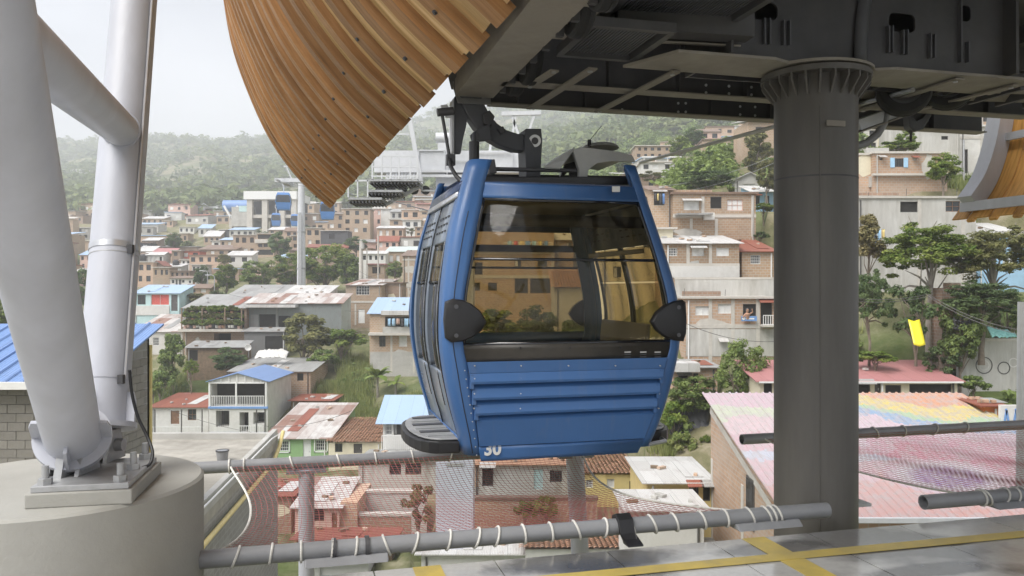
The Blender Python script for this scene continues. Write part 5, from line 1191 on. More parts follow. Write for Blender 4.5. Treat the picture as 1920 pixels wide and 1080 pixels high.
MB().bb(X(1390), X(1419), -.02, .02, 0, .34).build('cloth', BLT, b); MB().bb(X(1398), X(1414), -.03, -.022, .12, .2).build('print', FRW, b); MB().tube([(X(1394), -.022, .17), (X(1394), -.03, .17)], .1, 12).build('emblem', FRW, b)
i = H('small brick house with a white awning below the grey concrete bays', 1262, 1345, 690, 742, 50, BO, ('shed', ZN, 676), [(1300, 700, 1310, 738, 'Do'), (1272, 702, 1290, 738, 'o')], 4)
HB(i, 'awning', ZW, 1255, 1300, 676, 692, -1.8, -.1)
i = H('white terrace house with an open rooftop pergola high on the slope', 1203, 1279, 305, 322, 130, PW, ('flat', CO), '4x1', 7)
for px in (1208, 1230, 1252, 1274): HB(i, 'pergola_post', FRW, px - .6, px + .6, 294, 305, .1, .3)
HB(i, 'pergola_beam', FRW, 1204, 1278, 293, 295, .0, .4)
for r_ in (('small grey house right of the rooftop pergola', 1283, 1326, 302, 330, 134, PG, ('flat', ZN), '3x1'), ('cluster house of bare brick above the rooftop pergola', 1192, 1256, 274, 298, 170, BR, ('flat', CO), '5x2'), ('pinkish brick house alone among trees high on the slope', 1309, 1352, 247, 264, 182, PKW, ('shed', BNR, 243), '2x1'), ('white hut highest on the slope left of the column', 1378, 1396, 236, 246, 240, PW, ('flat', CO), '2x1'),
           ('grey house with pale gabled roof above the pink barred window', 1378, 1432, 338, 372, 92, PG, ('gable', ZW, 324), '1x1'), ('pale house among the trees beside the column', 1410, 1450, 360, 395, 84, LBW, ('shed', ZW, 350), '2x1')):
    H(*r_)
# right of the column
i = H('orange brick house with a white shuttered window above the bushes', 1638, 1776, 288, 330, 62, BO, ('flat', CO), [(1677, 297, 1694, 313, 'd'), (1649, 296, 1655, 300, 'o'), (1712, 297, 1718, 301, 'w')], 6, over=.15)
HB(i, 'shutter', LBW, 1669, 1677, 296, 314, -.06, -.004); HB(i, 'shutter', LBW, 1694, 1702, 296, 314, -.06, -.004); HB(i, 'ledge', CO, 1634, 1780, 326, 330, -.35, .0); HB(i, 'plinth', PG, 1634, 1778, 330, 350, .3, 5)
i = H('orange side wing of the shuttered brick house next to the column', 1600, 1637, 291, 345, 62.5, BO, ('flat', CO), (), 6, over=.1)
H('big blank grey plastered house with a slanting top', 1720, 1800, 236, 305, 76, PS, ('shed', BNR, 205), [(1765, 255, 1778, 262, 'o')], 8)
H('stacked white and brick house at upper right with a barred balcony', 1800, 1876, 238, 330, 79, PW, ('flat', ZW), [(1845, 243, 1866, 253, 'g'), (1808, 280, 1815, 325, 'o'), (1846, 280, 1860, 300, 'd')], 8, bands=(('h', 258), ('v', 1840)))
H('tan brick storey above the barred balcony at upper right', 1836, 1880, 210, 236, 80, BR, ('flat', ZW), '2x1')
H('white roofed storey left of the tan brick storey at upper right', 1800, 1838, 216, 238, 82, PW, ('shed', ZW, 206), '2x1')
H('pale house half hidden behind the drive tyres', 1660, 1722, 222, 262, 96, PC, ('shed', ZW, 214), '2x1')
H('white house at the column edge above the orange brick house', 1600, 1650, 240, 286, 98, PW, ('flat', CO), '2x2')
i = H('long white house with two dark windows behind the umbrella trees', 1606, 1830, 372, 545, 56, PS, ('flat', CO), [(1688, 378, 1721, 398, 'o'), (1773, 377, 1801, 397, 'b'), (1752, 460, 1790, 480, 'G'), (1665, 470, 1680, 490, 'd')], 5, over=.12, bands=(('h', 452), ('v', 1806), ('v', 1724)))
H('sky blue walled house behind the right umbrella tree', 1832, 1925, 440, 545, 57, LBW, ('shed', ZW, 420), [(1850, 470, 1865, 500, 'o'), (1880, 480, 1900, 500, 'w')], 5)
i = H('broken brick stub of a wall among the dark trees', 1766, 1806, 540, 600, 48, BD, None, (), 1.2, name='brick_stub', cat='wall'); HB(i, 'upper_stub', BO, 1785, 1803, 530, 542, .1, 1.0)
i = H('old grey wall with faded graffiti at the right edge', 1800, 1925, 640, 740, 46.5, PS, ('flat', CO), (), .4, name='graffiti_wall', cat='wall', over=.03)
for k, (xx, yy, rr) in enumerate(((1845, 685, 16), (1845, 685, 10), (1882, 690, 12), (1900, 680, 9))):
    c = V((i['X'](xx), -.012 - .003 * k, i['Z'](yy))); MB().ring(c, c + V((0, .008, 0)), rr * .031, rr * .031 - .06, 24).build('graffiti_loop', PW if k % 2 else FRD, i['t'])
i = H('low building with a long pink red roof behind the rainbow painted roof', 1425, 1795, 715, 775, 44, PC, ('shed', PKR, 678), [(1432, 715, 1448, 742, 'o'), (1608, 718, 1632, 742, 'o'), (1640, 718, 1652, 742, 'Dd'), (1660, 722, 1690, 742, 'o'), (1705, 720, 1785, 745, 'o')], 4.5, over=.3)
HB(i, 'fascia', FRW, 1420, 1800, 714, 717, -.36, -.3); HB(i, 'gutter_pipe', FRW, 1650, 1653, 716, 742, -.2, -.1)
i = H('small orange kiosk at the right edge beside the graffiti board', 1845, 1876, 762, 800, 36, OR, ('shed', RR, 748), (), 2)
i = H('white board with purple graffiti letters at the right edge', 1877, 1925, 760, 810, 35, PW, None, (), .2, name='graffiti_board', cat='board')
for k in range(5):
    x = i['X'](1882 + 9 * k); z0_ = i['Z'](795 - 3 * (k % 2)); MB().bar((x, -.02, z0_), (x + .12 * (-1) ** k, -.02, z0_ + .6), .09, .02, (0, 1, 0)).build('graffiti_stroke', BLT, i['t'])
# ---- rainbow painted roof building
def mk_mural():
    m, n, l, b_ = _nt('painted_mural_roof'); vec = _mapv(n, l); sp = n.new('ShaderNodeSeparateXYZ'); l.new(vec, sp.inputs[0])
    ns_ = n.new('ShaderNodeTexNoise'); ns_.inputs['Scale'].default_value = .22; ns_.inputs['Detail'].default_value = 4; l.new(vec, ns_.inputs['Vector'])
    def mth(op, a, c):
        q = n.new('ShaderNodeMath'); q.operation = op
        for k, v_ in enumerate((a, c)):
            if isinstance(v_, (int, float)): q.inputs[k].default_value = v_
            else: l.new(v_, q.inputs[k])
        return q.outputs[0]
    # bands of colour swirling across the slope, position from local x (across) and y (up the slope)
    ws_ = mth('MULTIPLY', mth('SUBTRACT', ns_.outputs['Fac'], .5), 7.5)
    yy = mth('ADD', sp.outputs['Y'], ws_); f = mth('DIVIDE', mth('ADD', yy, mth('MULTIPLY', sp.outputs['X'], .12)), 13.5)
    left = _ramp(n, l, f, [(0, (.62, .36, .33)), (.16, (.64, .44, .47)), (.28, (.54, .56, .64)), (.38, (.62, .40, .44)), (.52, (.66, .50, .52)), (.64, (.58, .62, .46)), (.74, (.64, .46, .52)), (.86, (.60, .55, .66)), (1, (.55, .60, .60))])
    right = _ramp(n, l, f, [(0, (.62, .34, .30)), (.14, (.62, .42, .42)), (.26, (.56, .24, .30)), (.38, (.60, .36, .42)), (.48, (.64, .50, .56)), (.58, (.26, .40, .58)), (.66, (.40, .56, .34)), (.71, (.72, .58, .16)), (.84, (.68, .33, .18)), (1, (.60, .34, .34))])
    for nm in (left, right): nm.node.color_ramp.interpolation = 'CONSTANT'
    c = _mixc(n, l, _ramp(n, l, mth('DIVIDE', mth('ADD', sp.outputs['X'], ws_), 11.5), [(.40, (0, 0, 0)), (.42, (1, 1, 1))]), left, right)
    dx = mth('DIVIDE', mth('SUBTRACT', sp.outputs['X'], 6.6), 1.7); dy = mth('DIVIDE', mth('SUBTRACT', sp.outputs['Y'], 2.6), 1.1); rr = mth('SQRT', mth('ADD', mth('MULTIPLY', dx, dx), mth('MULTIPLY', dy, dy)), 0)
    eye = _ramp(n, l, mth('DIVIDE', rr, 2.2), [(0, (.30, .20, .36)), (.30, (.36, .24, .40)), (.42, (.64, .58, .62)), (.60, (.60, .40, .46)), (1, (.6, .4, .46))]); c = _mixc(n, l, _ramp(n, l, mth('DIVIDE', rr, 2.2), [(.6, (1, 1, 1)), (.64, (0, 0, 0))]), c, eye)
    g = _noise(n, l, vec, 1.2, 8, .75); c = _mixc(n, l, _ramp(n, l, g, [(.40, (.1, .1, .1)), (.64, (.45, .45, .45))]), c, (.46, .43, .43))
    g3 = _noise(n, l, vec, 3.2, 8, .7); c = _mixc(n, l, _ramp(n, l, g3, [(.47, (0, 0, 0)), (.56, (.62, .62, .62))]), c, (.50, .45, .45))
    c = _mixc(n, l, 1.0, c, (.84, .84, .84), 'MULTIPLY')
    sv = _mapv(n, l, (3.2, .12, 1)); sn = _noise(n, l, sv, 2.2, 6, .7); c = _mixc(n, l, _ramp(n, l, sn, [(.5, (0, 0, 0)), (.72, (.4, .4, .4))]), c, (.34, .28, .27))
    l.new(c, b_.inputs['Base Color']); b_.inputs['Roughness'].default_value = .55; return m
MUR = mk_mural()
t = thing('painted_building', 'brick building with a big rainbow painted metal roof at lower right', 'building', (9.45, 27, -9.5))
RZ0, RZ1 = 1.6 - 7.55 + 9.5, 1.6 - 5.06 + 9.5     # eave and top heights above the empty
RX, RD = 11.5, 11.2
fr_ = lambda u, v: V((u, v, RZ0 + (RZ1 - RZ0) * v / RD))
m = MB(); m.add([(0, 0, -5), (0, 0, RZ0 - .1), (0, RD, RZ1 - .1), (0, RD, -5)], [(0, 1, 2, 3)]); m.add([(RX, 0, -5), (RX, 0, RZ0 - .1), (RX, RD, RZ1 - .1), (RX, RD, -5)], [(0, 1, 2, 3)]); m.add([(0, 0, -5), (RX, 0, -5), (RX, 0, RZ0 - .1), (0, 0, RZ0 - .1)], [(0, 1, 2, 3)]); m.add([(0, RD, -5), (RX, RD, -5), (RX, RD, RZ1 - .1), (0, RD, RZ1 - .1)], [(0, 1, 2, 3)])
m.build('wall', BO, t)
for k, (y0, y1) in enumerate(((4.2, 5.0),)):
    w = MB().bb(-.05, .02, 4.3, 5.3, 1.6, 3.6).build('window', FRD, t); MB().bb(-.06, -.052, 4.4, 5.2, 1.7, 3.5).build('pane', DG, w)
    for q in range(5): MB().bb(-.09, -.07, 4.38 + .19 * q, 4.41 + .19 * q, 1.65, 3.55).build('bar', FRD, w)
MB().bar((-.03, -.1, RZ0 - 1.0), (-.03, RD, RZ1 - .75), .02, .3, (0, 0, 1)).build('concrete_band', CO, t)
for y in (.3, 5.9, 10.9): MB().bb(-.04, -.004, y - .15, y + .15, -5, RZ0 - .5).build('concrete_post', CO, t)
npan = 13; pw = (RX + .9) / npan
for k in range(npan):
    x0 = -.35 + k * pw; m = MB(); o_ = .0
    for (a, b_) in ((0, 1),): m.add([fr_(x0, -.4), fr_(x0 + pw, -.4), fr_(x0 + pw, RD + .2), fr_(x0, RD + .2), fr_(x0, -.4) - V((0, 0, .05)), fr_(x0 + pw, -.4) - V((0, 0, .05)), fr_(x0 + pw, RD + .2) - V((0, 0, .05)), fr_(x0, RD + .2) - V((0, 0, .05))], [(0, 1, 2, 3), (7, 6, 5, 4), (0, 4, 5, 1), (2, 6, 7, 3)])
    pn = m.build('roof_panel', MUR, t)
    for q in range(3):
        xx = x0 + pw * (q + .1) / 3; r_ = MB(); a0, a1 = fr_(xx, -.41), fr_(xx, RD + .21)
        r_.prism([a0 + V((-.06, 0, .003)), a0 + V((.06, 0, .003)), a0 + V((.03, 0, .05)), a0 + V((-.03, 0, .05))], a1 - a0); r_.build('roof_rib', MUR, pn)
MB().bar((-.4, -.45, RZ0 - .12), (RX + .5, -.45, RZ0 - .12), .14, .16).build('gutter', ST_L, t)
clamp(1340, 1900, 1080, 27, 11)
# ---- grey block building with blue roof behind the struts, its blocks laid one by one
t = thing('block_building', 'grey concrete block building with a bright blue tin roof behind the steel tubes', 'building', (-9.48, 18, -4.6))
m = MB(); wall_front(m, 9, -8, 4.2, [(-3.0, -1.2 + 0, 2.15, 3.45)], .25)
bw_ = m.build('wall', BG, t); bw_.location = (-4.5, 0, 0)
m = MB(); m.add([(0, 0, -8), (0, 0, 4.2), (0, 3.0, 5.15), (0, 3.0, -8)], [(0, 1, 2, 3)]); m.build('side_wall', BG, t)
MB().bb(-9, 0, 2.9, 3.0, -8, 5.1).build('rear_wall', BG, t)
blk = MB().bb(-.194, .194, -.03, .03, -.094, .094).mesh('block'); blk.materials.append(BG2 if 'BG2' in globals() else mk('block_face', (.27, .255, .23), .95, .2, 4, .5, dirt=.5, dirtcol=(.16, .15, .13), ovar=.12))
BX0, BX1, BZ0, BZ1 = -7.5, -5.7, 2.15, 3.45
for r_ in range(15):
    for c_ in range(15):
        x = -.2 - .4 * c_ - (.2 if r_ % 2 else 0); z = 1.3 + .2 * r_
        if BX0 - .2 < x < BX1 + .2 and BZ0 - .1 < z < BZ1 + .1: continue
        o = obj('block', blk, None, bw_); o.location = (x + 4.5, -.012 + rnd.uniform(-.006, .006), z)
        o.rotation_euler = (0, 0, rnd.uniform(-.006, .006))
for r_ in range(17):
    for c_ in range(7):
        y = .2 + .4 * c_ + (.2 if r_ % 2 else 0); z = 1.1 + .2 * r_
        if z + .1 > 4.2 + .95 * y / 3 or y > 2.75: continue
        o = obj('block', blk, None, bw_); o.location = (4.5 + .01, y, z); o.rotation_euler = (0, 0, math.pi / 2)
w = MB().bb(-7.5, -5.7, .12, .16, 2.15, 3.45).build('window', VD, t)
for (a, b_, c, e_) in ((-7.5, -5.7, 3.37, 3.45), (-7.5, -5.7, 2.15, 2.22), (-5.78, -5.7, 2.15, 3.45), (-7.5, -5.78, 2.9, 2.95), (-7.5, -5.78, 2.55, 2.60)): MB().bb(a, b_, .02, .1, c, e_).build('frame_bar', ALU, w)
MB().bb(-7.5, -5.78, .1, .118, 2.22, 2.9).build('curtain', PC, w)
for k in range(12):
    x0 = -9.3 + k * .8; m = MB(); m.add([(x0, -.35, 4.12), (x0 + .8, -.35, 4.12), (x0 + .8, 3.2, 5.26), (x0, 3.2, 5.26), (x0, -.35, 4.07), (x0 + .8, -.35, 4.07), (x0 + .8, 3.2, 5.21), (x0, 3.2, 5.21)], [(0, 1, 2, 3), (7, 6, 5, 4), (0, 4, 5, 1), (2, 6, 7, 3), (0, 3, 7, 4), (1, 5, 6, 2)])
    pn = m.build('roof_panel', BLR, t); 
    for xx in (x0 + .02, x0 + .42):
        MB().prism([V((xx - .04, -.36, 4.125)), V((xx + .04, -.36, 4.125)), V((xx + .02, -.36, 4.16)), V((xx - .02, -.36, 4.16))], (0, 3.56, 1.143)).build('roof_rib', BLR, pn)
MB().bb(-9.4, .35, -.46, -.36, 3.98, 4.14).build('gutter', FRW, t)
# yellow pipe, terrace with bucket, block wall beside it
t = thing('gas_riser', 'upright pale yellow pipe beside the grey block building', 'pipe', (-9.55, 21.2, -4.2)); MB().tube([(0, 0, -6), (0, 0, 4.3)], .06, 10).build('tube', YPIPE, t, True); MB().bb(-.1, .1, .02, .08, 1, 1.1).build('pipe_clip', GALV, t)
DMPC = mk('terrace_concrete', (.46, .43, .375), .85, .2, 1.0, .2, dirt=.95, dirtcol=(.20, .185, .155))
t = thing('flat_terrace', 'stained concrete roof terrace between the block building and the green house', 'terrace', (-10, 26, -4.5))
MB().add([(-6, -6, 0), (1.75, -4.6, 0), (.5, 6.6, 0), (-8, 6.6, 0), (-6, -6, -.3), (1.75, -4.6, -.3), (.5, 6.6, -.3), (-8, 6.6, -.3)], [(0, 1, 2, 3), (7, 6, 5, 4), (0, 4, 5, 1), (1, 5, 6, 2), (2, 6, 7, 3), (3, 7, 4, 0)]).build('slab', DMPC, t)
MB().add([(1.75, -4.6, -9), (.5, 6.6, -9), (.5, 6.6, -.3), (1.75, -4.6, -.3)], [(0, 1, 2, 3)]).build('block_wall', BG, t)
MB().bar((-8, 6.5, .12), (.5, 6.5, .12), .25, .24).build('rear_kerb', PG, t); MB().bar((1.66, -4.5, .2), (.42, 6.5, .2), .18, .4).build('side_parapet', PG, t)
t2 = thing('bucket', 'grey plastic bucket standing on the stained concrete terrace', 'bucket', P(417, 865, 28.4) + V((0, 0, 0))); t2.location.z = -4.5
MB().tube([(0, 0, 0), (0, 0, .36)], [.17, .22], 18, True).build('body', PIPE, t2, True); MB().ring((0, 0, .34), (0, 0, .375), .235, .2, 18).build('rim', DARK, t2, True)
t = thing('handrail_pipe', 'yellow gas pipe and white conduit running down the terrace edge', 'pipe', (-8.2, 21.3, -4.6))
MB().tube([(.18, -.5, -.5), (-.9, 9.2, -.5), (-1.05, 10.6, -.15), (-1.05, 11.2, .4)], .075, 10).build('yellow_tube', YPIPE, t, True); MB().tube([(.12, -.5, .42), (-1.0, 9.5, .42), (-1.2, 11, .3)], .03, 8).build('white_tube', FRW, t, True)
t = thing('yellow_riser', 'upright yellow pipe seen through the left part of the net', 'pipe', P(491, 1040, 40)); MB().tube([(0, 0, -1), (0, 0, 4.6)], .1, 10).build('tube', YPIPE, t, True); MB().tube([(0, 0, 4.5), (.6, .2, 4.9)], .1, 10).build('elbow', YPIPE, t, True)
clamp(0, 500, 1060, 18, 16)
# ================================================================== poles, pylons, far station, wires
t = thing('line_pylon', 'tall white line pylon standing among the trees left of the cabin', 'pylon', P(565, 545, 128)); k_ = 128 / F
def pz(y): return (545 - y) * k_
MB().tube([(0, 0, -4), (0, 0, pz(440)), (0, 0, pz(345))], [.72, .62, .5], 20).build('shaft', ST_L, t, True)
for y in (437, 505): MB().ring((0, 0, pz(y)), (0, 0, pz(y) + .25), .72, .4, 20).build('flange', GALV, t, True)
MB().bar((-4.2, 0, pz(338)), (4.2, 0, pz(338)), .5, .6).build('cross_arm', ST_L, t)
for s in (-1, 1):
    MB().bar((s * 3.4, -2.2, pz(340)), (s * 3.4, 2.2, pz(340)), .3, .25).build('sheave_train', GALV, t); MB().bar((s * 2.3, -2, pz(346)), (s * 2.3, 2, pz(346)), .8, .06).build('catwalk', GALV, t); MB().tube([(s * 2.7, -2, pz(335)), (s * 2.7, 2, pz(335))], .04, 6).build('handrail', ST_L, t)
MB().bar((-1.2, 0, pz(345)), (-2.4, 0, pz(312)), .16, .16).build('gantry_leg', ST_L, t); MB().bar((1.2, 0, pz(345)), (-.9, 0, pz(312)), .16, .16).build('gantry_leg', ST_L, t); MB().bar((-2.8, 0, pz(312)), (-.6, 0, pz(312)), .2, .2).build('gantry_beam', ST_L, t)
MB().box((0, -.9, pz(470)), (.5, .06, 12)).build('ladder', GALV, t)
t = thing('line_pylon', 'small far line pylon at the forest edge left of the far station', 'pylon', P(382, 437, 330)); k_ = 330 / F
MB().tube([(0, 0, -3), (0, 0, 50 * k_)], [.9, .6], 14).build('shaft', ST_L, t, True); MB().bar((-8, 0, 48 * k_), (8, 0, 48 * k_), .9, .9).build('cross_arm', ST_L, t)
for s in (-1, 1): MB().bar((s * 6.5, -3, 49.5 * k_), (s * 6.5, 3, 49.5 * k_), .7, .5).build('sheave_train', GALV, t)
MB().bar((-2, 0, 49 * k_), (0, 0, 56 * k_), .3, .3).build('gantry_leg', ST_L, t); MB().bar((2, 0, 49 * k_), (0, 0, 56 * k_), .3, .3).build('gantry_leg', ST_L, t)
# far station
t = thing('far_station', 'far cable car station with a blue barrel roof and white deck roof', 'station', P(500, 440, 270)); k_ = 270 / F; X = lambda x: (x - 500) * k_; Z = lambda y: (440 - y) * k_
BLS = mk('station_blue', (.17, .29, .56), .5, .1, 1)
m = MB(); m.tube([(X(412), 4, Z(384)), (X(468), 4, Z(384))], 11 * k_, 24); m.build('barrel_roof', BLS, t, True)
MB().bb(X(464), X(562), -4, 14, Z(376), Z(361)).build('deck_roof', FRW, t); MB().bb(X(468), X(560), 2, 12, Z(404), Z(376)).build('hall_wall', DKW, t); MB().bb(X(476), X(560), -3, 12, Z(410), Z(404)).build('platform', CO, t); MB().bb(X(438), X(476), -2, 9, Z(425), Z(389)).build('side_block', PG, t); MB().bb(X(452), X(470), -2.1, -2.02, Z(398), Z(387)).build('sign_panel', TQ, t)
for x in (474, 502, 534, 556): MB().bb(X(x) - .9, X(x) + .9, -3.5, -1.8, -3, Z(376)).build('column', CO, t)
for x in (430, 436): MB().bb(X(x) - .8, X(x) + .8, 2, 4, -3, Z(402)).build('column', CO, t)
for s in (-1, 1): MB().bar((X(433), 0, Z(408)), (X(433 + 13 * s), 0, Z(386)), .6, .6).build('v_strut', FRW, t)
MB().bb(X(500), X(556), 4, 14, Z(440) - 2, Z(410)).build('under_wall', DKW, t)
clamp(412, 560, 440, 262, 25)
# far cabins
def far_cabin(label, x, ytop, ybot, w, d, ring=False):
    k = d / F; t = thing('far_cabin', label, 'cable car', P(x, ybot, d), .2, 'cable car cabins in the distance'); h = (ybot - ytop) * k; w = w * k; m = MB()
    prof = [(0, .78), (.12, .86), (.45, 1), (.75, .95), (1, .74)]
    def shell(z0, z1, name, mat):
        q = [p for p in prof if z0 < p[0] < z1]; f = lambda z: next(a[1] + (b[1] - a[1]) * (z - a[0]) / (b[0] - a[0]) for a, b in zip(prof, prof[1:]) if a[0] <= z <= b[0] + 1e-6)
        zs_ = [z0] + [p[0] for p in q] + [z1]; m = MB()
        m.grid(lambda u, v: (lambda z, c: V((c[0] * w / 2 * f(z), c[1] * w / 2 * f(z), z * h)))(zs_[round(v * (len(zs_) - 1))], [(-1, -1), (1, -1), (1, 1), (-1, 1), (-1, -1)][round(u * 4)]), 4, len(zs_) - 1)
        m.add([(c[0] * w / 2 * f(z0), c[1] * w / 2 * f(z0), z0 * h) for c in ((-1, -1), (1, -1), (1, 1), (-1, 1))], [(0, 1, 2, 3)]); m.add([(c[0] * w / 2 * f(z1), c[1] * w / 2 * f(z1), z1 * h) for c in ((-1, -1), (1, -1), (1, 1), (-1, 1))], [(0, 1, 2, 3)])
        m.build(name, mat, t)
    BLC = mk('far_cabin_blue', (.09, .24, .56), .45, .05, 1)
    shell(0, .42, 'body', BLC); shell(.42, .86, 'window_band', DG); shell(.86, 1, 'roof', BLC)
    for s in (-1, 1): MB().bar((s * w * .48, -w * .48, h * .42), (s * w * .40, -w * .42, h * .88), w * .06, w * .06).build('corner_post', BLC, t)
    hz = h + 2.6
    MB().tube([(0, 0, h), (0, 0, h + 1.2), (-.35, 0, h + 1.9), (-.1, 0, hz)], .1, 8).build('hanger', ST_L, t)
far_cabin('nearest of the distant blue cabins, between the far station and the white pylon', 532, 362, 394, 28, 150)
far_cabin('blue cabin just under the tip of the timber canopy', 614, 378, 412, 27, 142)
far_cabin('lower small blue cabin at the far station, left of its pillar', 518, 400, 424, 17, 240)
far_cabin('small blue cabin at the far station, right of its pillar', 553, 402, 424, 15, 236)
# near pylon behind the cabin with catwalks
D0 = 39; t = thing('track_pylon', 'white square pylon with catwalks and cage rising behind the cabin', 'pylon', P(852, 1040, D0)); k_ = D0 / F
def Q(x, y, v=0): return V(((x - 852) * k_, v, (1040 - y) * k_))
def qb(name, x0, x1, y0, y1, v0, v1, mat=ST_L): a, b_ = Q(x0, y1), Q(x1, y0); return MB().bb(a.x, b_.x, v0, v1, a.z, b_.z).build(name, mat, t)
qb('shaft', 817, 887, 330, 1060, 0, 1.8, ST_W); MB().tube([Q(852, 1075, .9), Q(852, 1022, .9)], 1.45, 32).build('footing', ST_W, t, True); qb('name_plate', 838, 870, 868, 874, -.03, -.005, ALU)
def qframe(name, x0, x1, y0, y1, v, w=2, mat=ST_L):
    m = MB()
    for a, b_ in (((x0, y0), (x1, y0)), ((x1, y0), (x1, y1)), ((x1, y1), (x0, y1)), ((x0, y1), (x0, y0))): m.bar(Q(*a, v), Q(*b_, v), w * k_, w * k_, (0, 1, 0))
    return m.build(name, mat, t)
qb('cross_arm', 700, 1010, 281, 322, .2, 1.4); qframe('arm_rim', 784, 833, 281, 319, .15, 2.2); qframe('arm_window', 790, 834, 326, 356, .3, 3); qframe('arm_window', 838, 876, 300, 330, .1, 2); qframe('arm_window', 880, 960, 285, 322, .1, 2)
for y in (322, 331): MB().bar(Q(784, y, -.2), Q(1000, y, -.2), .08, .12).build('handrail', ST_L, t)
cg = qb('catwalk', 703, 791, 344, 348, -1.6, .4, GALV)
for k in range(14): a = Q(704 + 6.3 * k, 350, -1.6); MB().bb(a.x, a.x + .06, -1.62, .4, a.z - .08, a.z).build('grating_bar', DARK, cg)
for (x, y0) in ((709, 300), (726, 302), (742, 302), (757, 300), (777, 303), (790, 303)): MB().bar(Q(x, 344, -1.6), Q(x, y0, -1.6), .07, .07).build('post', ST_L, cg)
for y in (303, 322, 339): MB().bar(Q(707, y, -1.6), Q(791, y, -1.6), .06, .07).build('rail', ST_L, cg)
for k in range(12): MB().bar(Q(722 + 5.6 * k, 341, .3), Q(728 + 5.6 * k, 306, .3), .05, .12).build('baluster', ST_L, cg)
c2 = qb('lower_catwalk', 667, 727, 378, 382, -1.8, .2, GALV)
for k in range(10): a = Q(668 + 6 * k, 384, -1.8); MB().bb(a.x, a.x + .06, -1.82, .2, a.z - .1, a.z).build('grating_bar', DARK, c2)
c3 = qb('middle_catwalk', 699, 762, 363, 367, -1.5, .3, GALV)
for k in range(10): a = Q(700 + 6.2 * k, 369, -1.5); MB().bb(a.x, a.x + .06, -1.52, .3, a.z - .1, a.z).build('grating_bar', DARK, c3)
for (x, y0, y1) in ((667, 347, 378), (702, 347, 378), (684, 347, 378)): MB().bar(Q(x, y1, -1.8), Q(x, y0, -1.8), .06, .06).build('post', ST_L, c2)
MB().bar(Q(665, 348, -1.8), Q(704, 348, -1.8), .06, .08).build('rail', ST_L, c2)
MB().bar(Q(726, 386, -.5), Q(790, 352, -.5), .16, .16).build('under_strut', GALV, t)
MB().bar(Q(772, 226, -.9), Q(793, 345, -.9), .2, .2).build('leaning_post', ST_L, t); MB().bar(Q(740, 262, -1.4), Q(775, 262, -1.4), .05, .06).build('cage_hoop', ST_L, cg)
MB().tube([Q(816, 256, .4), Q(846, 256, .4)], 10 * k_, 20).build('winch_drum', ST_L, t, True); qb('drum_frame', 820, 842, 266, 281, .2, .8)
for x in (844, 851): MB().bar(Q(x, 296, -.3), Q(x, 215, -.3), .05, .05).build('ladder_rail', ST_L, t)
for k in range(9): MB().bar(Q(844, 292 - 9 * k, -.3), Q(851, 292 - 9 * k, -.3), .04, .04).build('ladder_rung', ST_L, t)
for (a, b_) in (((952, 300), (968, 205)), ((990, 300), (958, 205)), ((915, 300), (925, 215)), ((975, 295), (1004, 205))): MB().bar(Q(*a, .8), Q(*b_, .8), .12, .12).build('gantry_leg', ST_L, t)
MB().bar(Q(940, 207, .8), Q(1015, 205, .8), .2, .2).build('gantry_beam', ST_L, t)
for k in range(5): MB().tube([Q(706 + 22 * k, 352, .9), Q(706 + 22 * k, 352, 1.05)], .22, 14).build('sheave', DARK, t)
# haul ropes
def wire(name, label, pts, r, mat=HANG, cat='cable', sag=0, n=24):
    a, b_ = V(pts[0]), V(pts[-1]); c = (a + b_) / 2; t = thing(name, label, cat, c); L = []
    for k in range(n + 1): s = k / n; p = a.lerp(b_, s); p.z -= sag * 4 * s * (1 - s); L.append(p - c)
    MB().tube(L, r, 6).build('strand', mat, t); return t
wire('haul_rope', 'thick haul rope leaving the cabin roof up to the column head', [P(1712, 168, 6.4), P(1200, 305, 12.5)], .022, GALV)
wire('haul_rope', 'haul rope from the far pylon down towards the white catwalk', [P(545, 345, 128), P(700, 372, 41)], .03)
wire('haul_rope', 'haul rope running from the catwalk to the cabin door', [P(715, 372, 41), P(838, 404, 20)], .02)
for k, (a, b_, d0, d1, sg) in enumerate((((430, 545), (760, 500), 120, 118, 1.2), ((430, 552), (1000, 560), 105, 100, 2), ((660, 500), (820, 540), 118, 90, 1), ((1200, 350), (1450, 292), 85, 80, .8), ((1200, 365), (1450, 306), 85, 80, .8), ((1285, 606), (1460, 640), 53, 53, .4), ((1608, 560), (1740, 552), 44, 44, .15), ((1740, 552), (1920, 620), 44, 40, .3), ((1740, 556), (1920, 628), 44, 40, .3), ((1608, 565), (1740, 556), 44, 44, .15), ((310, 765), (500, 815), 72, 70, .3), ((500, 800), (660, 770), 66, 60, .4))):
    wire('overhead_wire', ('wire sagging across the big bright trees', 'long wire across the shack roofs', 'wire from the concrete pole to the blank brick house', 'upper wire over the slope left of the column', 'second wire over the slope left of the column', 'wire in front of the grey concrete bays', 'upper wire left of the slim tree trunk', 'upper wire right of the slim tree trunk', 'lower wire right of the slim tree trunk', 'lower wire left of the slim tree trunk', 'wire in front of the white cottage', 'wire in front of the patched rusty roof')[k], [P(*a, d0), P(*b_, d1)], .018, FRD if k not in (3, 4) else GALV, 'wire', sg)
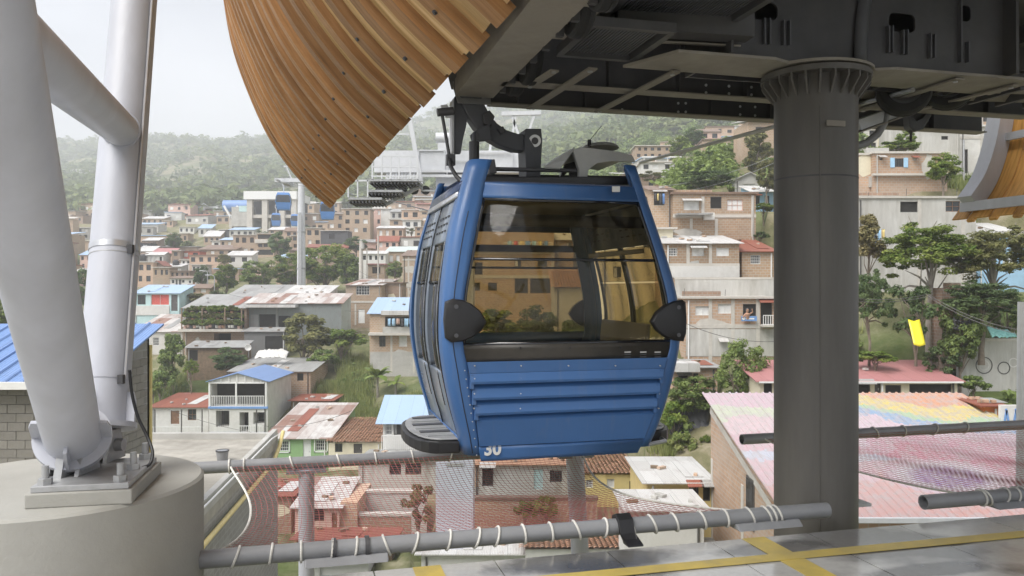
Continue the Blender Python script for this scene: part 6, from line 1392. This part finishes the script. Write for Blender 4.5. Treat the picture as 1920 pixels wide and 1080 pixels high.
# grip of the next cabin at upper right
t = thing('hanger_arm', 'grey hooked hanger arm hanging below the tyres at upper right', 'hanger', P(1725, 215, 7.4)); k_ = 7.4 / F
h_ = [(1703, 205), (1706, 238), (1716, 246), (1732, 242), (1748, 215), (1741, 208), (1728, 222), (1720, 226), (1714, 220), (1713, 204)]
MB().prism([V(((x - 1725) * k_, 0, (215 - y) * k_)) for x, y in h_], (0, .12, 0)).build('arm_plate', HANG, t, bevel=.01); MB().tube([V((-.06, .05, -.13)), V((-.06, .05, -.24))], .012, 8).build('pin', DARK, t)
t = thing('guide_tube', 'curved grey guide tube right of the column head', 'tube', P(1640, 245, 7)); c = P(1640, 245, 7)
MB().tube([P(x, y, 7) - c for x, y in ((1600, 276), (1625, 268), (1645, 252), (1657, 232), (1662, 208))], .034, 14).build('tube', PIPE, t, True)
a, b_ = P(1604, 236, 6.9), P(1712, 198, 7.2); t = thing('guide_beam', 'pale box beam right of the column head under the tyres', 'beam', (a + b_) / 2); MB().bar(a - (a + b_) / 2, b_ - (a + b_) / 2, .1, .09).build('box_section', ST_L, t); MB().bar(a - (a + b_) / 2 + V((0, 0, -.06)), b_ - (a + b_) / 2 + V((0, 0, -.06)), .14, .012).build('lower_flange', DUSTY, t)
# utility poles and street lamps
def pole(label, x, ytop, ybot, d, r, mat=CO, arm=True):
    k = d / F; h = (ybot - ytop) * k; t = thing('utility_pole', label, 'pole', P(x, ybot, d), 0, 'utility poles'); MB().tube([(0, 0, -2), (0, 0, h)], [r * 1.3, r * .8], 10).build('shaft', mat, t, True)
    if arm: MB().bar((-.9, 0, h - .4), (.9, 0, h - .4), .1, .1).build('cross_bar', WD, t); MB().tube([(.3, -.3, h * .8), (.3, -.3, h * .8 + .9)], .25, 12).build('transformer', PG, t)
pole('thick concrete pole with transformer standing in front of the pale low house', 677, 452, 526, 120, .3)
pole('slim pole right of the thick concrete pole', 709, 440, 530, 122, .12, arm=False); pole('slim metal pole at upper right beside the stacked house', 1807, 262, 365, 63, .08, GALV, False)
pole('slim pole between the thick concrete pole and the brick house', 688, 465, 530, 121, .1, arm=False); pole('dark slim post in front of the white two storey house', 481, 768, 825, 70, .07, FRD, False)
pole('white post at the right edge beside the graffiti wall', 1914, 566, 800, 20, .09, ST_L, False)
pole('brown pole leaning by the yellow house below the cabin', 1207, 905, 965, 44, .06, WD, False)
for lb, x, yt, yb, d in (('street lamp left of the big bright tree', 389, 508, 545, 140, ), ('second street lamp nearer the zinc roofed shed', 402, 516, 562, 122), ('street lamp on the slope behind the column head', 1668, 218, 260, 85)):
    k = d / F; h = (yb - yt) * k; t = thing('street_lamp', lb, 'lamp', P(x, yb, d), 0, 'street lamps'); MB().tube([(0, 0, -2), (0, 0, h * .95), (-.3, 0, h), (-1, 0, h + .05)], .07, 8).build('post', GALV, t, True); MB().box((-1.1, 0, h + .03), (.6, .22, .12)).build('lamp_head', ST_L, t, bevel=.03)
t = thing('satellite_dish', 'pale round satellite dish above the grey lean-to', 'dish', P(466, 660, 88)); MB().grid(lambda u, v: V((.38 * v * math.cos(2 * math.pi * u), -.15 * v * v, .5 + .38 * v * math.sin(2 * math.pi * u))), 18, 4).build('bowl', PW, t, True, solid=.02); MB().tube([(0, .05, -.6), (0, .05, .5)], .03, 6).build('mast', GALV, t)
for lb, x, y, d in (('black water tank on the roof of the bare brick house', 268, 490, 166), ('black water tank on the low roof near the square brick house', 330, 500, 173)):
    t = thing('water_tank', lb, 'tank', P(x, y, d), 0, 'roof water tanks'); MB().tube([(0, 0, .1), (0, 0, 1.1), (0, 0, 1.35), (0, 0, 1.45)], [.7, .72, .45, .25], 16).build('body', TANK, t, True)
t = thing('slide', 'bright yellow plastic slide leaning on the slope under the trees', 'slide', P(1724, 650, 45)); kk = 45 / F
MB().grid(lambda u, v: V(((v - .5) * 22 * kk + .12 * u, .9 * u, 46 * kk * u + .1 * abs(v - .5) * 2)), 10, 4).build('chute', mk('slide_yellow', (.80, .68, .03), .35, .06, 3), t, True, solid=.05)
t = thing('tarpaulin', 'crumpled black tarpaulin covering the bank below the tree', 'tarp', P(1297, 850, 46)); g_ = np.random.default_rng(4); nz = g_.normal(0, .16, (15, 15))
MB().grid(lambda u, v: V((-1.1 + 2.3 * u + nz[round(v * 14), round(u * 14)] * .5, 1.6 * v + nz[round(u * 14), round(v * 14)], 2.6 * v + nz[round(u * 14), round(v * 14)] * .8)), 14, 14).build('sheet', mk('tarp_black', (.06, .062, .07), .5, .2, 3), t, True, solid=.02)
t = thing('white_tarp', 'white tarpaulin heap on the bank right of the dish', 'tarp', P(505, 672, 87)); MB().grid(lambda u, v: V((-1.6 + 3.4 * u, 1.2 * v, .7 * v + nz[round(v * 14), round(u * 14)] * .5 + .15 * math.sin(u * 3.1))), 14, 14).build('sheet', PW, t, True, solid=.02)
t = thing('dark_tarp', 'dark cloth sheet hung under the trees right of the slide', 'tarp', P(1808, 616, 45.5)); MB().grid(lambda u, v: V((-.62 + 1.25 * u, nz[round(v * 14), round(u * 14)] * .4, .6 * v - .18 * math.sin(u * math.pi))), 14, 14).build('sheet', DKW, t, True, solid=.02)
t = thing('teal_tarp', 'teal tarpaulin sheet draped near the graffiti wall', 'tarp', P(1883, 632, 45)); MB().grid(lambda u, v: V((-.7 + 1.5 * u, .5 * v, .55 * v * (1 - .6 * u) + nz[round(v * 14), round(u * 14)] * .3)), 14, 14).build('sheet', mk('tarp_teal', (.22, .48, .45), .6, .2, 3), t, True, solid=.02)
# person at the window with the banner
t = thing('person', 'person leaning out of the window over the blue banner with a raised arm', 'person', P(1401, 596, 54.75)); SKIN = mk('skin', (.42, .24, .16), .6, .1, 6)
m = MB(); m.tube([(0, .2, -.3), (0, .05, 0), (0, -.02, .28), (0, -.02, .36), (0, -.04, .42), (0, -.05, .52), (0, -.05, .6), (0, -.04, .64)], [.15, .17, .16, .06, .08, .1, .09, .03], 12)
m.tube([(-.15, 0, .25), (-.32, -.12, .05), (-.2, -.25, .12)], [.055, .045, .035], 8); m.tube([(.15, 0, .25), (.34, -.1, .4), (.28, -.15, .62)], [.055, .045, .03], 8)
m.build('body', SKIN, t, True); MB().tube([(0, -.03, .5), (0, -.03, .62), (0, -.03, .66)], [.112, .1, .03], 12).build('hair', DKW, t, True)

# laundry lines
def laundry(label, x0, x1, y, d, n):
    a, b_ = P(x0, y, d), P(x1, y, d); c = (a + b_) / 2; t = thing('laundry_line', label, 'laundry', c, 0, 'laundry hung out to dry'); MB().tube([a - c, b_ - c], .012, 5).build('line', FRD, t); L = b_.x - a.x
    for k in range(n):
        x = -L / 2 + L * (k + .5) / n; w = L / n * rnd.uniform(.55, .9); h = rnd.uniform(.5, 1.0)
        MB().grid(lambda u, v: V((x + (u - .5) * w, .05 * math.sin(u * 7 + k), -h * v)), 6, 3).build('garment', rnd.choice((RC, CU, LBW, PKW, DKW, YW, BLT)), t, True, solid=.01)
laundry('laundry hanging in the narrow annex above the cabin corner', 1226, 1247, 363, 65.9, 4); laundry('laundry on the terrace of the balcony house behind the cabin glass', 950, 1030, 452, 73, 7); laundry('laundry hung under the pale blue roof beside the awning', 726, 774, 597, 90.8, 6); laundry('laundry strung before the long white house under the trees', 1612, 1660, 430, 55, 6)
# ================================================================== trees
T('round dark tree among the roofs left of the far pylon', 326, 437, 472, 17, 200, 'round', LF2)
T('bright leafy tree left of the pylon shaft', 424, 496, 556, 25, 138, 'round2', LF3); T('broad green tree at the left of the pylon shaft', 480, 486, 556, 36, 136, 'big', LF1)
T('broad bright tree directly behind the pylon shaft', 545, 470, 556, 42, 140, 'big', LF3); T('large bright crown right of the pylon shaft', 610, 454, 556, 58, 139, 'big', LF3); T('olive crown at the right end of the big tree group', 655, 476, 556, 26, 134, 'round2', LF1)
T('dark grey green tree between the balconies and the pylon shaft', 525, 436, 490, 24, 175, 'round', LF2); T('dull dark tree behind the black walled house', 668, 444, 478, 22, 176, 'round', LF2); T('pale palm like tree above the bright leafy tree', 420, 472, 505, 14, 165, 'umbrella', LF4)
T('small dark shrub tree beside the white street lamp', 378, 498, 546, 16, 146, 'round', LF2); T('bushy tree at the foot of the second street lamp', 408, 545, 575, 20, 118, 'round', LF2); T('olive bush on the roof line right of the turquoise house', 365, 547, 575, 24, 119, 'low', LF4, .95)
T('small tree between brick houses above the long green roof', 741, 490, 530, 18, 130, 'round', LF1); T('low pale tree left of the ribbon window house', 771, 426, 445, 12, 195, 'loose', LF4)
T('tall leafy tree on the bank left of the lean-to', 323, 627, 748, 30, 86, 'column', LF1, .7); T('low bushes behind the white cottage', 300, 690, 745, 24, 84, 'low', LF1, .95, 'bush', 'bush'); T('dark bushy tree below the lean-to roof', 427, 652, 706, 32, 88, 'round', LF2)
T('green umbrella topped sapling beside the blue gabled house', 358, 668, 742, 16, 83, 'umbrella', LF3, .5); T('yellowish bush at the right of the rear steel tube', 288, 715, 752, 14, 80, 'low', LF3, .95, 'bush', 'bush')
T('large grey green tree in front of the shack', 570, 588, 690, 46, 93, 'round2', LF4); T('green creeper covered shrub right of the grey green tree', 640, 612, 668, 42, 94, 'low', LF3, .95, 'bush', 'bush'); T('dark bush low on the bank', 605, 650, 700, 26, 91, 'low', LF1, .95, 'bush', 'bush')
fronds('banana plant with broad leaves on the grassy bank', 708, 664, 740, 84, 13); fronds('small banana plant at the foot of the grey wall', 742, 690, 740, 83, 9)
T('bushy tree growing behind the net below the cabin', 785, 898, 1000, 33, 44, 'loose', LF5, .9); T('yellow green garden shrub under the worn whitewashed house', 1025, 925, 985, 26, 44, 'low', LF3, .95, 'bush', 'bush'); T('second yellow green shrub beside the teal door', 985, 935, 985, 22, 44, 'low', LF3, .95, 'bush', 'bush')
T('dark green tree seen through the cabin glass', 1010, 575, 680, 46, 58, 'round', LF2); T('olive tree seen low through the left of the cabin glass', 930, 580, 680, 48, 58, 'round2', LF1); T('bush seen through the cabin glass beside the tile roof', 1080, 590, 680, 34, 57, 'round', LF2)
T('dense green tree left of the column over the rainbow roof', 1388, 632, 775, 48, 47, 'big', LF1, .85); T('broad low leafy canopy between cabin and dense tree', 1300, 700, 790, 58, 48, 'big', LF1, .85); T('bright fern like bush beside the cabin foot', 1262, 745, 830, 28, 46.5, 'low', LF3, .95, 'bush', 'bush')
T('tuft of grass on the bank below the tarpaulin', 1275, 805, 862, 28, 45.5, 'low', GRS, .98, 'grass_tuft', 'bush'); T('green weeds at the right foot of the bank', 1325, 812, 858, 18, 45.5, 'low', LF3, .98, 'bush', 'bush')
for k, (lb, x, yt, yb, hw, d, kd, mt) in enumerate((('big round tree on the slope above the pink barred window', 1330, 277, 350, 40, 100, 'big', LF1), ('broad dark tree just over the brown roof edge', 1322, 318, 366, 48, 84, 'big', LF2), ('bright tree high on the slope right of the brick cluster', 1275, 256, 300, 24, 150, 'round', LF3), ('dark tree crown behind the bright one high on the slope', 1302, 240, 285, 22, 170, 'round', LF2), ('tall pale green tree left of the column', 1420, 246, 345, 30, 98, 'round2', LF4), ('olive tree touching the column edge', 1438, 300, 372, 22, 82, 'round2', LF4), ('yellow green bush beside the column', 1432, 378, 412, 20, 72, 'low', LF3), ('small dark bush under the yellow green one', 1424, 432, 462, 16, 66, 'low', LF2), ('pale shrub below the rooftop pergola', 1225, 318, 352, 30, 112, 'loose', LF4), ('grey green tree right of the rooftop pergola', 1296, 326, 362, 20, 108, 'round', LF4), ('small tree on the hill just above the cabin antenna', 1170, 300, 330, 20, 150, 'round', LF2))): T(lb, x, yt, yb, hw, d, kd, mt)
T('round leafy tree in front of the orange brick house', 1768, 288, 356, 33, 60, 'round', LF3); T('bright shrubs above the orange brick house', 1680, 262, 296, 40, 70, 'low', LF3, .95, 'bush', 'bush'); T('small light tree left of the blank grey plastered house', 1697, 244, 290, 18, 74, 'round', LF3); T('dark tree beside the street lamp on the slope', 1668, 222, 262, 26, 100, 'round', LF2)
T('tall umbrella tree with spreading layers before the white house', 1740, 398, 650, 84, 49, 'umbrella', LF3, .50, bark=BARKP); T('second umbrella tree at the right edge', 1870, 406, 640, 80, 48, 'umbrella', LF4, .54, bark=BARKP); T('olive brown tree right beside the column', 1628, 402, 540, 34, 51, 'round2', LF5, .6)
T('dark needle like tree low beside the column', 1630, 486, 640, 40, 47, 'umbrella', LF2, .85); T('dark spreading tree under the right umbrella tree', 1840, 512, 650, 76, 46, 'umbrella', LF2, .65); T('dark bushy tree around the slim trunk', 1715, 520, 660, 46, 47, 'loose', LF2, .9); T('leafy bush beside the broken brick stub', 1800, 560, 700, 40, 46, 'round', LF1, .85); T('bush at the right end of the graffiti wall', 1890, 560, 640, 40, 47, 'loose', LF1, .9); T('bright low weeds above the pink red roof', 1640, 655, 690, 34, 46, 'low', LF3, .98, 'bush', 'bush'); T('dark weeds before the graffiti wall', 1765, 640, 720, 36, 46, 'loose', LF2, .95, 'bush', 'bush'); T('green bush at the foot of the graffiti wall', 1825, 700, 745, 26, 45, 'low', LF1, .95, 'bush', 'bush')
T('green bush at the far left between the steel tubes and the frame', 10, 545, 620, 44, 70, 'big', LF1, .9); T('dark trees between the two steel tubes', 160, 500, 580, 30, 120, 'big', LF2, .9)
# ================================================================== terrain
DD = [12, 30, 45, 50, 55, 60, 66, 76, 84, 92, 100, 115, 140, 170, 215, 260, 340, 420, 600, 900, 1300, 1700, 2600]
TT = {
 -700: [-13.5] * 8 + [-12, -9.8, -7.2, -4.8, -1.9, .6, 10, 17.6, 30, 43, 80, 145, 242, 215, 160],
 300: [-13.5] * 8 + [-12, -9.8, -7.2, -4.8, -1.9, .6, 10, 17.6, 30, 43, 78, 138, 229, 205, 150],
 700: [-13.5] * 8 + [-11.6, -9.6, -7.2, -4.6, -1, 3, 11, 19, 32, 46, 84, 152, 250, 225, 170],
 960: [-13.5, -13.5, -13, -12.5, -12, -11, -10, -8, -6, -4, -2, 2, 8, 14, 22, 32, 47, 60, 98, 172, 283, 255, 200],
 1300: [-13.5, -12.5, -9.0, -6.9, -4.6, -1.2, 4, 6.6, 9, 11, 13, 17, 22, 28, 36, 46, 66, 86, 140, 235, 372, 340, 280],
 1720: [-13.5, -12.5, -6.5, -3.2, .1, 7.2, 8.5, 13, 15, 17, 19, 23, 28, 35, 45, 55, 75, 96, 150, 250, 395, 370, 320],
 2700: [-13.5, -12, -6, -2.5, 1, 7.5, 9, 14, 16, 18, 20, 24, 30, 37, 47, 58, 80, 102, 160, 265, 410, 390, 340]}
xs_t = sorted(TT); Zt = np.array([TT[x] for x in xs_t])
NX, ND = 260, 240
gx = np.linspace(-700, 2700, NX); gd = np.exp(np.linspace(math.log(12), math.log(2600), ND))
rowz = np.array([np.interp(np.log(gd), np.log(DD), z) for z in Zt])           # per column
ZG = np.array([[np.interp(x, xs_t, rowz[:, j]) for j in range(ND)] for x in gx])
XX, DM = np.meshgrid(gx, gd, indexing='ij'); XW = (XX - 960) / F * DM
def fnoise(x, y, s, seed):
    g = np.random.default_rng(seed); out = np.zeros_like(x); a = 1; 
    for o in range(5):
        for _ in range(3):
            th, ph = g.uniform(0, 6.28), g.uniform(0, 6.28); out += a * np.sin((x * math.cos(th) + y * math.sin(th)) / s * 6.28 + ph)
        a *= .55; s *= .5
    return out / 3
amp = np.clip((DM - 60) / 200, 0.05, 1) * .9 + np.clip((DM - 350) / 700, 0, 1) * 16
ZG += fnoise(XW, DM, 420, 11) * amp * np.where(DM > 350, 1, .8)
YS = lambda y, d: (540 - y) / F * d
for (x0, x1, yb, d, dep) in CLAMPS:
    m = (XX > x0 - 14) & (XX < x1 + 14) & (DM <= d + dep + .3) & (DM > d - 40)
    lim = np.where(DM <= d, YS(yb, DM) - .1, YS(yb, d) - .1)
    ZG = np.where(m, np.minimum(ZG, lim), ZG)
def ground_z(x, d):
    i = np.clip((x + 700) / 3400 * (NX - 1), 0, NX - 1.001); j = np.clip(np.log(d / 12) / math.log(2600 / 12) * (ND - 1), 0, ND - 1.001)
    i0, j0 = i.astype(int), j.astype(int); a, b_ = i - i0, j - j0
    return (ZG[i0, j0] * (1 - a) * (1 - b_) + ZG[i0 + 1, j0] * a * (1 - b_) + ZG[i0, j0 + 1] * (1 - a) * b_ + ZG[i0 + 1, j0 + 1] * a * b_) + EYE
def mk_ground():
    m, n, l, b_ = _nt('hillside_ground'); vec = _mapv(n, l)
    a = _noise(n, l, vec, .035, 9, .65); s = _noise(n, l, vec, .5, 8, .7); k = _noise(n, l, vec, .009, 6, .6)
    c = _ramp(n, l, s, [(.3, (.13, .125, .07)), (.48, (.21, .19, .11)), (.6, (.31, .27, .19)), (.72, (.42, .37, .29))])
    g = _ramp(n, l, s, [(.3, (.05, .085, .025)), (.7, (.14, .17, .06))]); c = _mixc(n, l, _ramp(n, l, a, [(.38, (0, 0, 0)), (.55, (1, 1, 1))]), g, c)
    c = _mixc(n, l, _ramp(n, l, k, [(.5, (0, 0, 0)), (.7, (.5, .5, .5))]), c, (.26, .24, .12))
    l.new(c, b_.inputs['Base Color']); b_.inputs['Roughness'].default_value = .95; b_.inputs['Specular IOR Level'].default_value = .1; _bump(n, l, b_, s, .8, .3); return m
vs = np.stack([XW, DM, ZG + EYE], -1).reshape(-1, 3); ii = np.arange(NX * ND).reshape(NX, ND)
fs = np.stack([ii[:-1, :-1], ii[1:, :-1], ii[1:, 1:], ii[:-1, 1:]], -1).reshape(-1, 4)
# ground also runs under and behind the station
me = bpy.data.meshes.new('hillside'); me.from_pydata(vs.tolist(), [], fs.tolist()); me.polygons.foreach_set('use_smooth', [True] * len(me.polygons))
GRD = mk_ground(); struct(obj('hillside_terrain', me, GRD))
struct(MB().quad((-2500, -900, -12.02), (2500, -900, -12.02), (2500, 40, -12.02), (-2500, 40, -12.02)).build('valley_ground', GRD))
# ================================================================== tiny far houses that fill the rows
fill = []; gf = random.Random(21); used_labels = set()
LANDMARKS = [(490, 385, 'the far station'), (565, 440, 'the white line pylon'), (326, 455, 'the round dark tree'), (670, 415, 'the framed three storey house'), (626, 444, 'the black walled house'), (459, 460, 'the four window brick house'), (382, 405, 'the small far pylon'), (205, 430, 'the rear steel tube'), (745, 438, 'the row of white framed windows'), (807, 410, 'the ribbon window house'), (340, 478, 'the red walled house'), (1240, 300, 'the rooftop pergola'), (1330, 300, 'the big round slope tree'), (1330, 255, 'the pinkish brick house'), (1405, 350, 'the pale gabled grey house'), (1760, 270, 'the blank grey plastered house'), (1640, 260, 'the white house at the column'), (1850, 225, 'the tan brick storey'), (700, 360, 'the white catwalk'), (520, 480, 'the open balcony house')]
WALLN = {'brick_tan': 'tan brick', 'brick_orange': 'orange brick', 'brick_brown': 'brown brick', 'plaster_grey': 'grey', 'plaster_white': 'white', 'paint_pink': 'pink'}
ROOFN = {'roof_zinc': 'zinc', 'roof_white_sheet': 'white', 'roof_brown': 'brown', 'roof_rust_red': 'red', 'concrete_band': 'slab', 'roof_pale_blue': 'pale blue'}
def tiny_label(x, y, wm, rm, st):
    base = '%s %s house with %s roof' % ('two storey' if st == 2 else 'low', WALLN[wm.name], ROOFN[rm.name])
    for lx, ly, nm in sorted(LANDMARKS, key=lambda q: math.hypot(q[0] - x, q[1] - y)):
        dx, dy = x - lx, y - ly; rel = ('left of' if dx < 0 else 'right of') if abs(dx) > abs(dy) else ('above' if dy < 0 else 'below')
        for far_ in ('just ', '', 'well '):
            if (far_ == 'just ') != (math.hypot(dx, dy) < 30) and far_ == 'just ': continue
            s = '%s %s%s %s' % (base, far_, rel, nm)
            if s not in used_labels and len(s.split()) <= 16: used_labels.add(s); return s
    return base
def try_fill(x, d, w, h, label, grp):
    hw = w / 2 * F / d; z = float(ground_z(np.array([x]), np.array([d]))[0]); yb = 540 - (z - EYE) * F / d; yt = yb - h * F / d
    for (x0, x1, yb2, d2, dep) in CLAMPS + fill:
        if x + hw < x0 - 1 or x - hw > x1 + 1: continue
        if d - 2 < d2 + dep and d2 < d + 7.5: return
        if d2 > d and yt < yb2 - 5: return
    wm = gf.choice((BR, BR, BO, BD, BR, PG, PW, PKW)); dep = 6; k = gf.random(); rm = gf.choice((ZN, ZW, BNR, RR, ZW, CO, PBR)); st = 2 if h > 4.5 else 1
    t = thing('small_house', tiny_label(x, (yb + yt) / 2, wm, rm, st), 'house', P(x, yb, d), gf.uniform(-.25, .25), grp)
    MB().bb(-w / 2, w / 2, 0, dep, -4, h).build('wall', wm, t)
    if k < .5: MB().bb(-w / 2 - .2, w / 2 + .2, -.3, dep + .1, h + .003, h + .2).build('roof', rm, t)
    else: sheet([(-w / 2 - .3, -.4, h - .02), (w / 2 + .3, -.4, h - .02), (w / 2 + .3, dep, h + 1.0), (-w / 2 - .3, dep, h + 1.0)], rm, 'roof', t, .1)
    nw = max(2, int(w / 2.4))
    for s in range(st):
        for q in range(nw):
            cx_ = -w / 2 + w * (q + .5) / nw; z0_ = s * 2.7 + .9; ww = gf.uniform(.4, .7); MB().bb(cx_ - ww, cx_ + ww, -.06, -.004, z0_, z0_ + gf.uniform(.9, 1.3)).build('window', gf.choice((DG, VD, VD, CU)), t)
    fill.append((x - hw, x + hw, yb, d, dep))
for k in range(2600): d = math.exp(gf.uniform(math.log(150), math.log(330))); try_fill(gf.uniform(90, 850), d, gf.uniform(5, 10), gf.choice((2.8, 3.2, 5.4, 5.8)), 'tiny brick house packed into the far village rows left of the cabin', 'tiny houses of the far village rows')
for k in range(500): d = math.exp(gf.uniform(math.log(95), math.log(260))); try_fill(gf.uniform(1195, 1900), d, gf.uniform(5, 9), gf.choice((2.8, 3.2, 5.4)), 'tiny house packed into the rows high on the slope behind the cabin', 'tiny houses high on the slope')
CLAMPS += fill
print('FILL', len(fill))
# ================================================================== vegetation masses
gR = np.random.default_rng(5)
def mass(name, label, protos, X_, D_, size, mat, zoff=0, squash=1.0, cat='trees'):
    n = len(X_); z = ground_z(X_, D_); px = (X_ - 960) / F * D_; VS, FS, TS = [], [], []; o = 0
    pick = gR.integers(0, len(protos), n); ang = gR.uniform(0, 6.28, n); tn = gR.uniform(0, .55, n)
    for p, (pv, pt) in enumerate(protos):
        q = np.where(pick == p)[0]
        if not len(q): continue
        c, s = np.cos(ang[q])[:, None], np.sin(ang[q])[:, None]; sz = size[q][:, None]
        x = (pv[None, :, 0] * c - pv[None, :, 1] * s) * sz + px[q][:, None]; y = (pv[None, :, 0] * s + pv[None, :, 1] * c) * sz + D_[q][:, None]; zz = pv[None, :, 2] * sz * squash + z[q][:, None] + zoff * sz
        VS.append(np.stack([x, y, zz], -1).reshape(-1, 3)); TS.append((tn[q][:, None] + pt[None, :] * .45).reshape(-1))
    VS = np.concatenate(VS); m = len(VS); me = bpy.data.meshes.new(name); me.vertices.add(m); me.vertices.foreach_set('co', VS.ravel()); nf = m // 4
    me.loops.add(m); me.loops.foreach_set('vertex_index', np.arange(m)); me.polygons.add(nf); me.polygons.foreach_set('loop_start', np.arange(nf) * 4); me.update(calc_edges=True)
    at = me.attributes.new('tint', 'FLOAT', 'POINT'); at.data.foreach_set('value', np.clip(np.concatenate(TS), 0, 1)); return stuff(obj(name, me, mat), label, cat)
def proto(seed, clumps, per, size, **k):
    me, _ = leaf_mesh('p', seed, clumps, per, size, **k); v = np.empty(len(me.vertices) * 3); me.vertices.foreach_get('co', v); t_ = np.empty(len(me.vertices)); me.attributes['tint'].data.foreach_get('value', t_); bpy.data.meshes.remove(me); return v.reshape(-1, 3), t_
far_p = [proto(20 + k, 7, 9, .26, spread=.5, shape='low' if k % 2 else 'round') for k in range(6)]
n = 11000; X_ = gR.uniform(-250, 2250, n); D_ = np.exp(gR.uniform(math.log(330), math.log(1420), n)); dens = fnoise((X_ - 960) / F * D_, D_, 260, 3)
k_ = (dens > -.28); X_, D_ = X_[k_], D_[k_]
mass('far_forest', 'green forest covering the far hills', far_p, X_, D_, gR.uniform(3.0, 6.5, len(X_)) * (1 + D_ / 1600), LFH, .55, 1.0)
mid_p = [proto(40 + k, 16, 26, .125, spread=.38, shape='low' if k % 2 else 'round') for k in range(5)]
n = 1500; X_ = gR.uniform(-150, 1000, n); D_ = np.exp(gR.uniform(math.log(150), math.log(400), n)); k_ = fnoise((X_ - 960) / F * D_, D_, 90, 8) > .12
def free(X_, D_, pad=10):
    ok = np.ones(len(X_), bool)
    for (x0, x1, yb, d, dep) in CLAMPS: ok &= ~((X_ > x0 - pad) & (X_ < x1 + pad) & (D_ > d - d * .14) & (D_ < d + dep + 1))
    return ok
k_ &= free(X_, D_); X_, D_ = X_[k_], D_[k_]; mass('village_greenery', 'bushes and small trees between the far houses', mid_p, X_, D_, gR.uniform(1.4, 3.2, len(X_)), LFH, .4)
n = 1500; X_ = gR.uniform(1000, 2150, n); D_ = np.exp(gR.uniform(math.log(82), math.log(400), n)); k_ = (fnoise((X_ - 960) / F * D_, D_, 60, 9) > -.2) & free(X_, D_)
X_, D_ = X_[k_], D_[k_]; mass('slope_greenery', 'trees and bushes on the slope behind the cabin', mid_p, X_, D_, gR.uniform(1.2, 2.8, len(X_)) * (.7 + D_ / 300), LF1, .4)
# grass on the near banks: tufts of blades
def blades(seed, n=26):
    g = np.random.default_rng(seed); vs_, ts = [], []
    for k in range(n):
        b_ = g.normal(0, .35, 2); a = g.uniform(0, 6.28); le = g.uniform(.5, 1.1); w = .05; dx, dy = math.cos(a), math.sin(a); ln = g.uniform(.15, .5)
        vs_ += [(b_[0] - dy * w, b_[1] + dx * w, -.2), (b_[0] + dy * w, b_[1] - dx * w, -.2), (b_[0] + dx * ln + dy * w * .3, b_[1] + dy * ln - dx * w * .3, le), (b_[0] + dx * ln, b_[1] + dy * ln, le)]; ts += [g.uniform(0, 1)] * 4
    return np.array(vs_), np.array(ts)
gr_p = [blades(60 + k) for k in range(4)]
def patch(n, x0, x1, d0, d1): return gR.uniform(x0, x1, n), gR.uniform(d0, d1, n)
pa = [patch(3200, 590, 800, 76, 100), patch(450, 1250, 1345, 44.8, 50), patch(500, 1600, 1830, 57, 66), patch(700, 1600, 1920, 43, 56), patch(300, 270, 460, 80, 95), patch(400, 440, 620, 76, 100), patch(300, 860, 1260, 44, 62)]
X_ = np.concatenate([p[0] for p in pa]); D_ = np.concatenate([p[1] for p in pa]); k_ = free(X_, D_, 2); X_, D_ = X_[k_], D_[k_]
mass('bank_grass', 'long grass on the banks between the houses', gr_p, X_, D_, gR.uniform(.5, 1.2, len(X_)) * (D_ / 75), GRS, 0, 1, 'grass')
low_p = [proto(80 + k, 8, 26, .16, spread=.4, shape='low') for k in range(4)]
pb = [patch(150, 600, 790, 80, 100), patch(60, 270, 460, 80, 96), patch(90, 1600, 1900, 57, 75), patch(170, 1600, 1920, 44, 55), patch(60, 440, 620, 78, 100), patch(100, 880, 1260, 52, 60), patch(40, 1250, 1345, 45, 50), patch(90, 1760, 1930, 39, 46), patch(60, 1600, 1760, 46, 54)]
X_ = np.concatenate([p[0] for p in pb]); D_ = np.concatenate([p[1] for p in pb]); k_ = free(X_, D_, 2); X_, D_ = X_[k_], D_[k_]
mass('bank_shrubs', 'low shrubs and weeds on the banks between the houses', low_p, X_, D_, gR.uniform(.4, 1.2, len(X_)), LF1, .3, 1, 'bushes')
# ================================================================== haze
hz = MB().bb(-3700, 3700, -1000, 2700, -13.2, 520).build('haze', None); stuff(hz)
m = bpy.data.materials.new('haze_air'); m.use_nodes = True; m.node_tree.nodes.clear(); vo = m.node_tree.nodes.new('ShaderNodeVolumePrincipled'); ou = m.node_tree.nodes.new('ShaderNodeOutputMaterial')
vo.inputs['Color'].default_value = (.93, .95, 1, 1); vo.inputs['Density'].default_value = .00085; vo.inputs['Anisotropy'].default_value = .2; m.node_tree.links.new(vo.outputs[0], ou.inputs['Volume']); hz.data.materials.append(m)
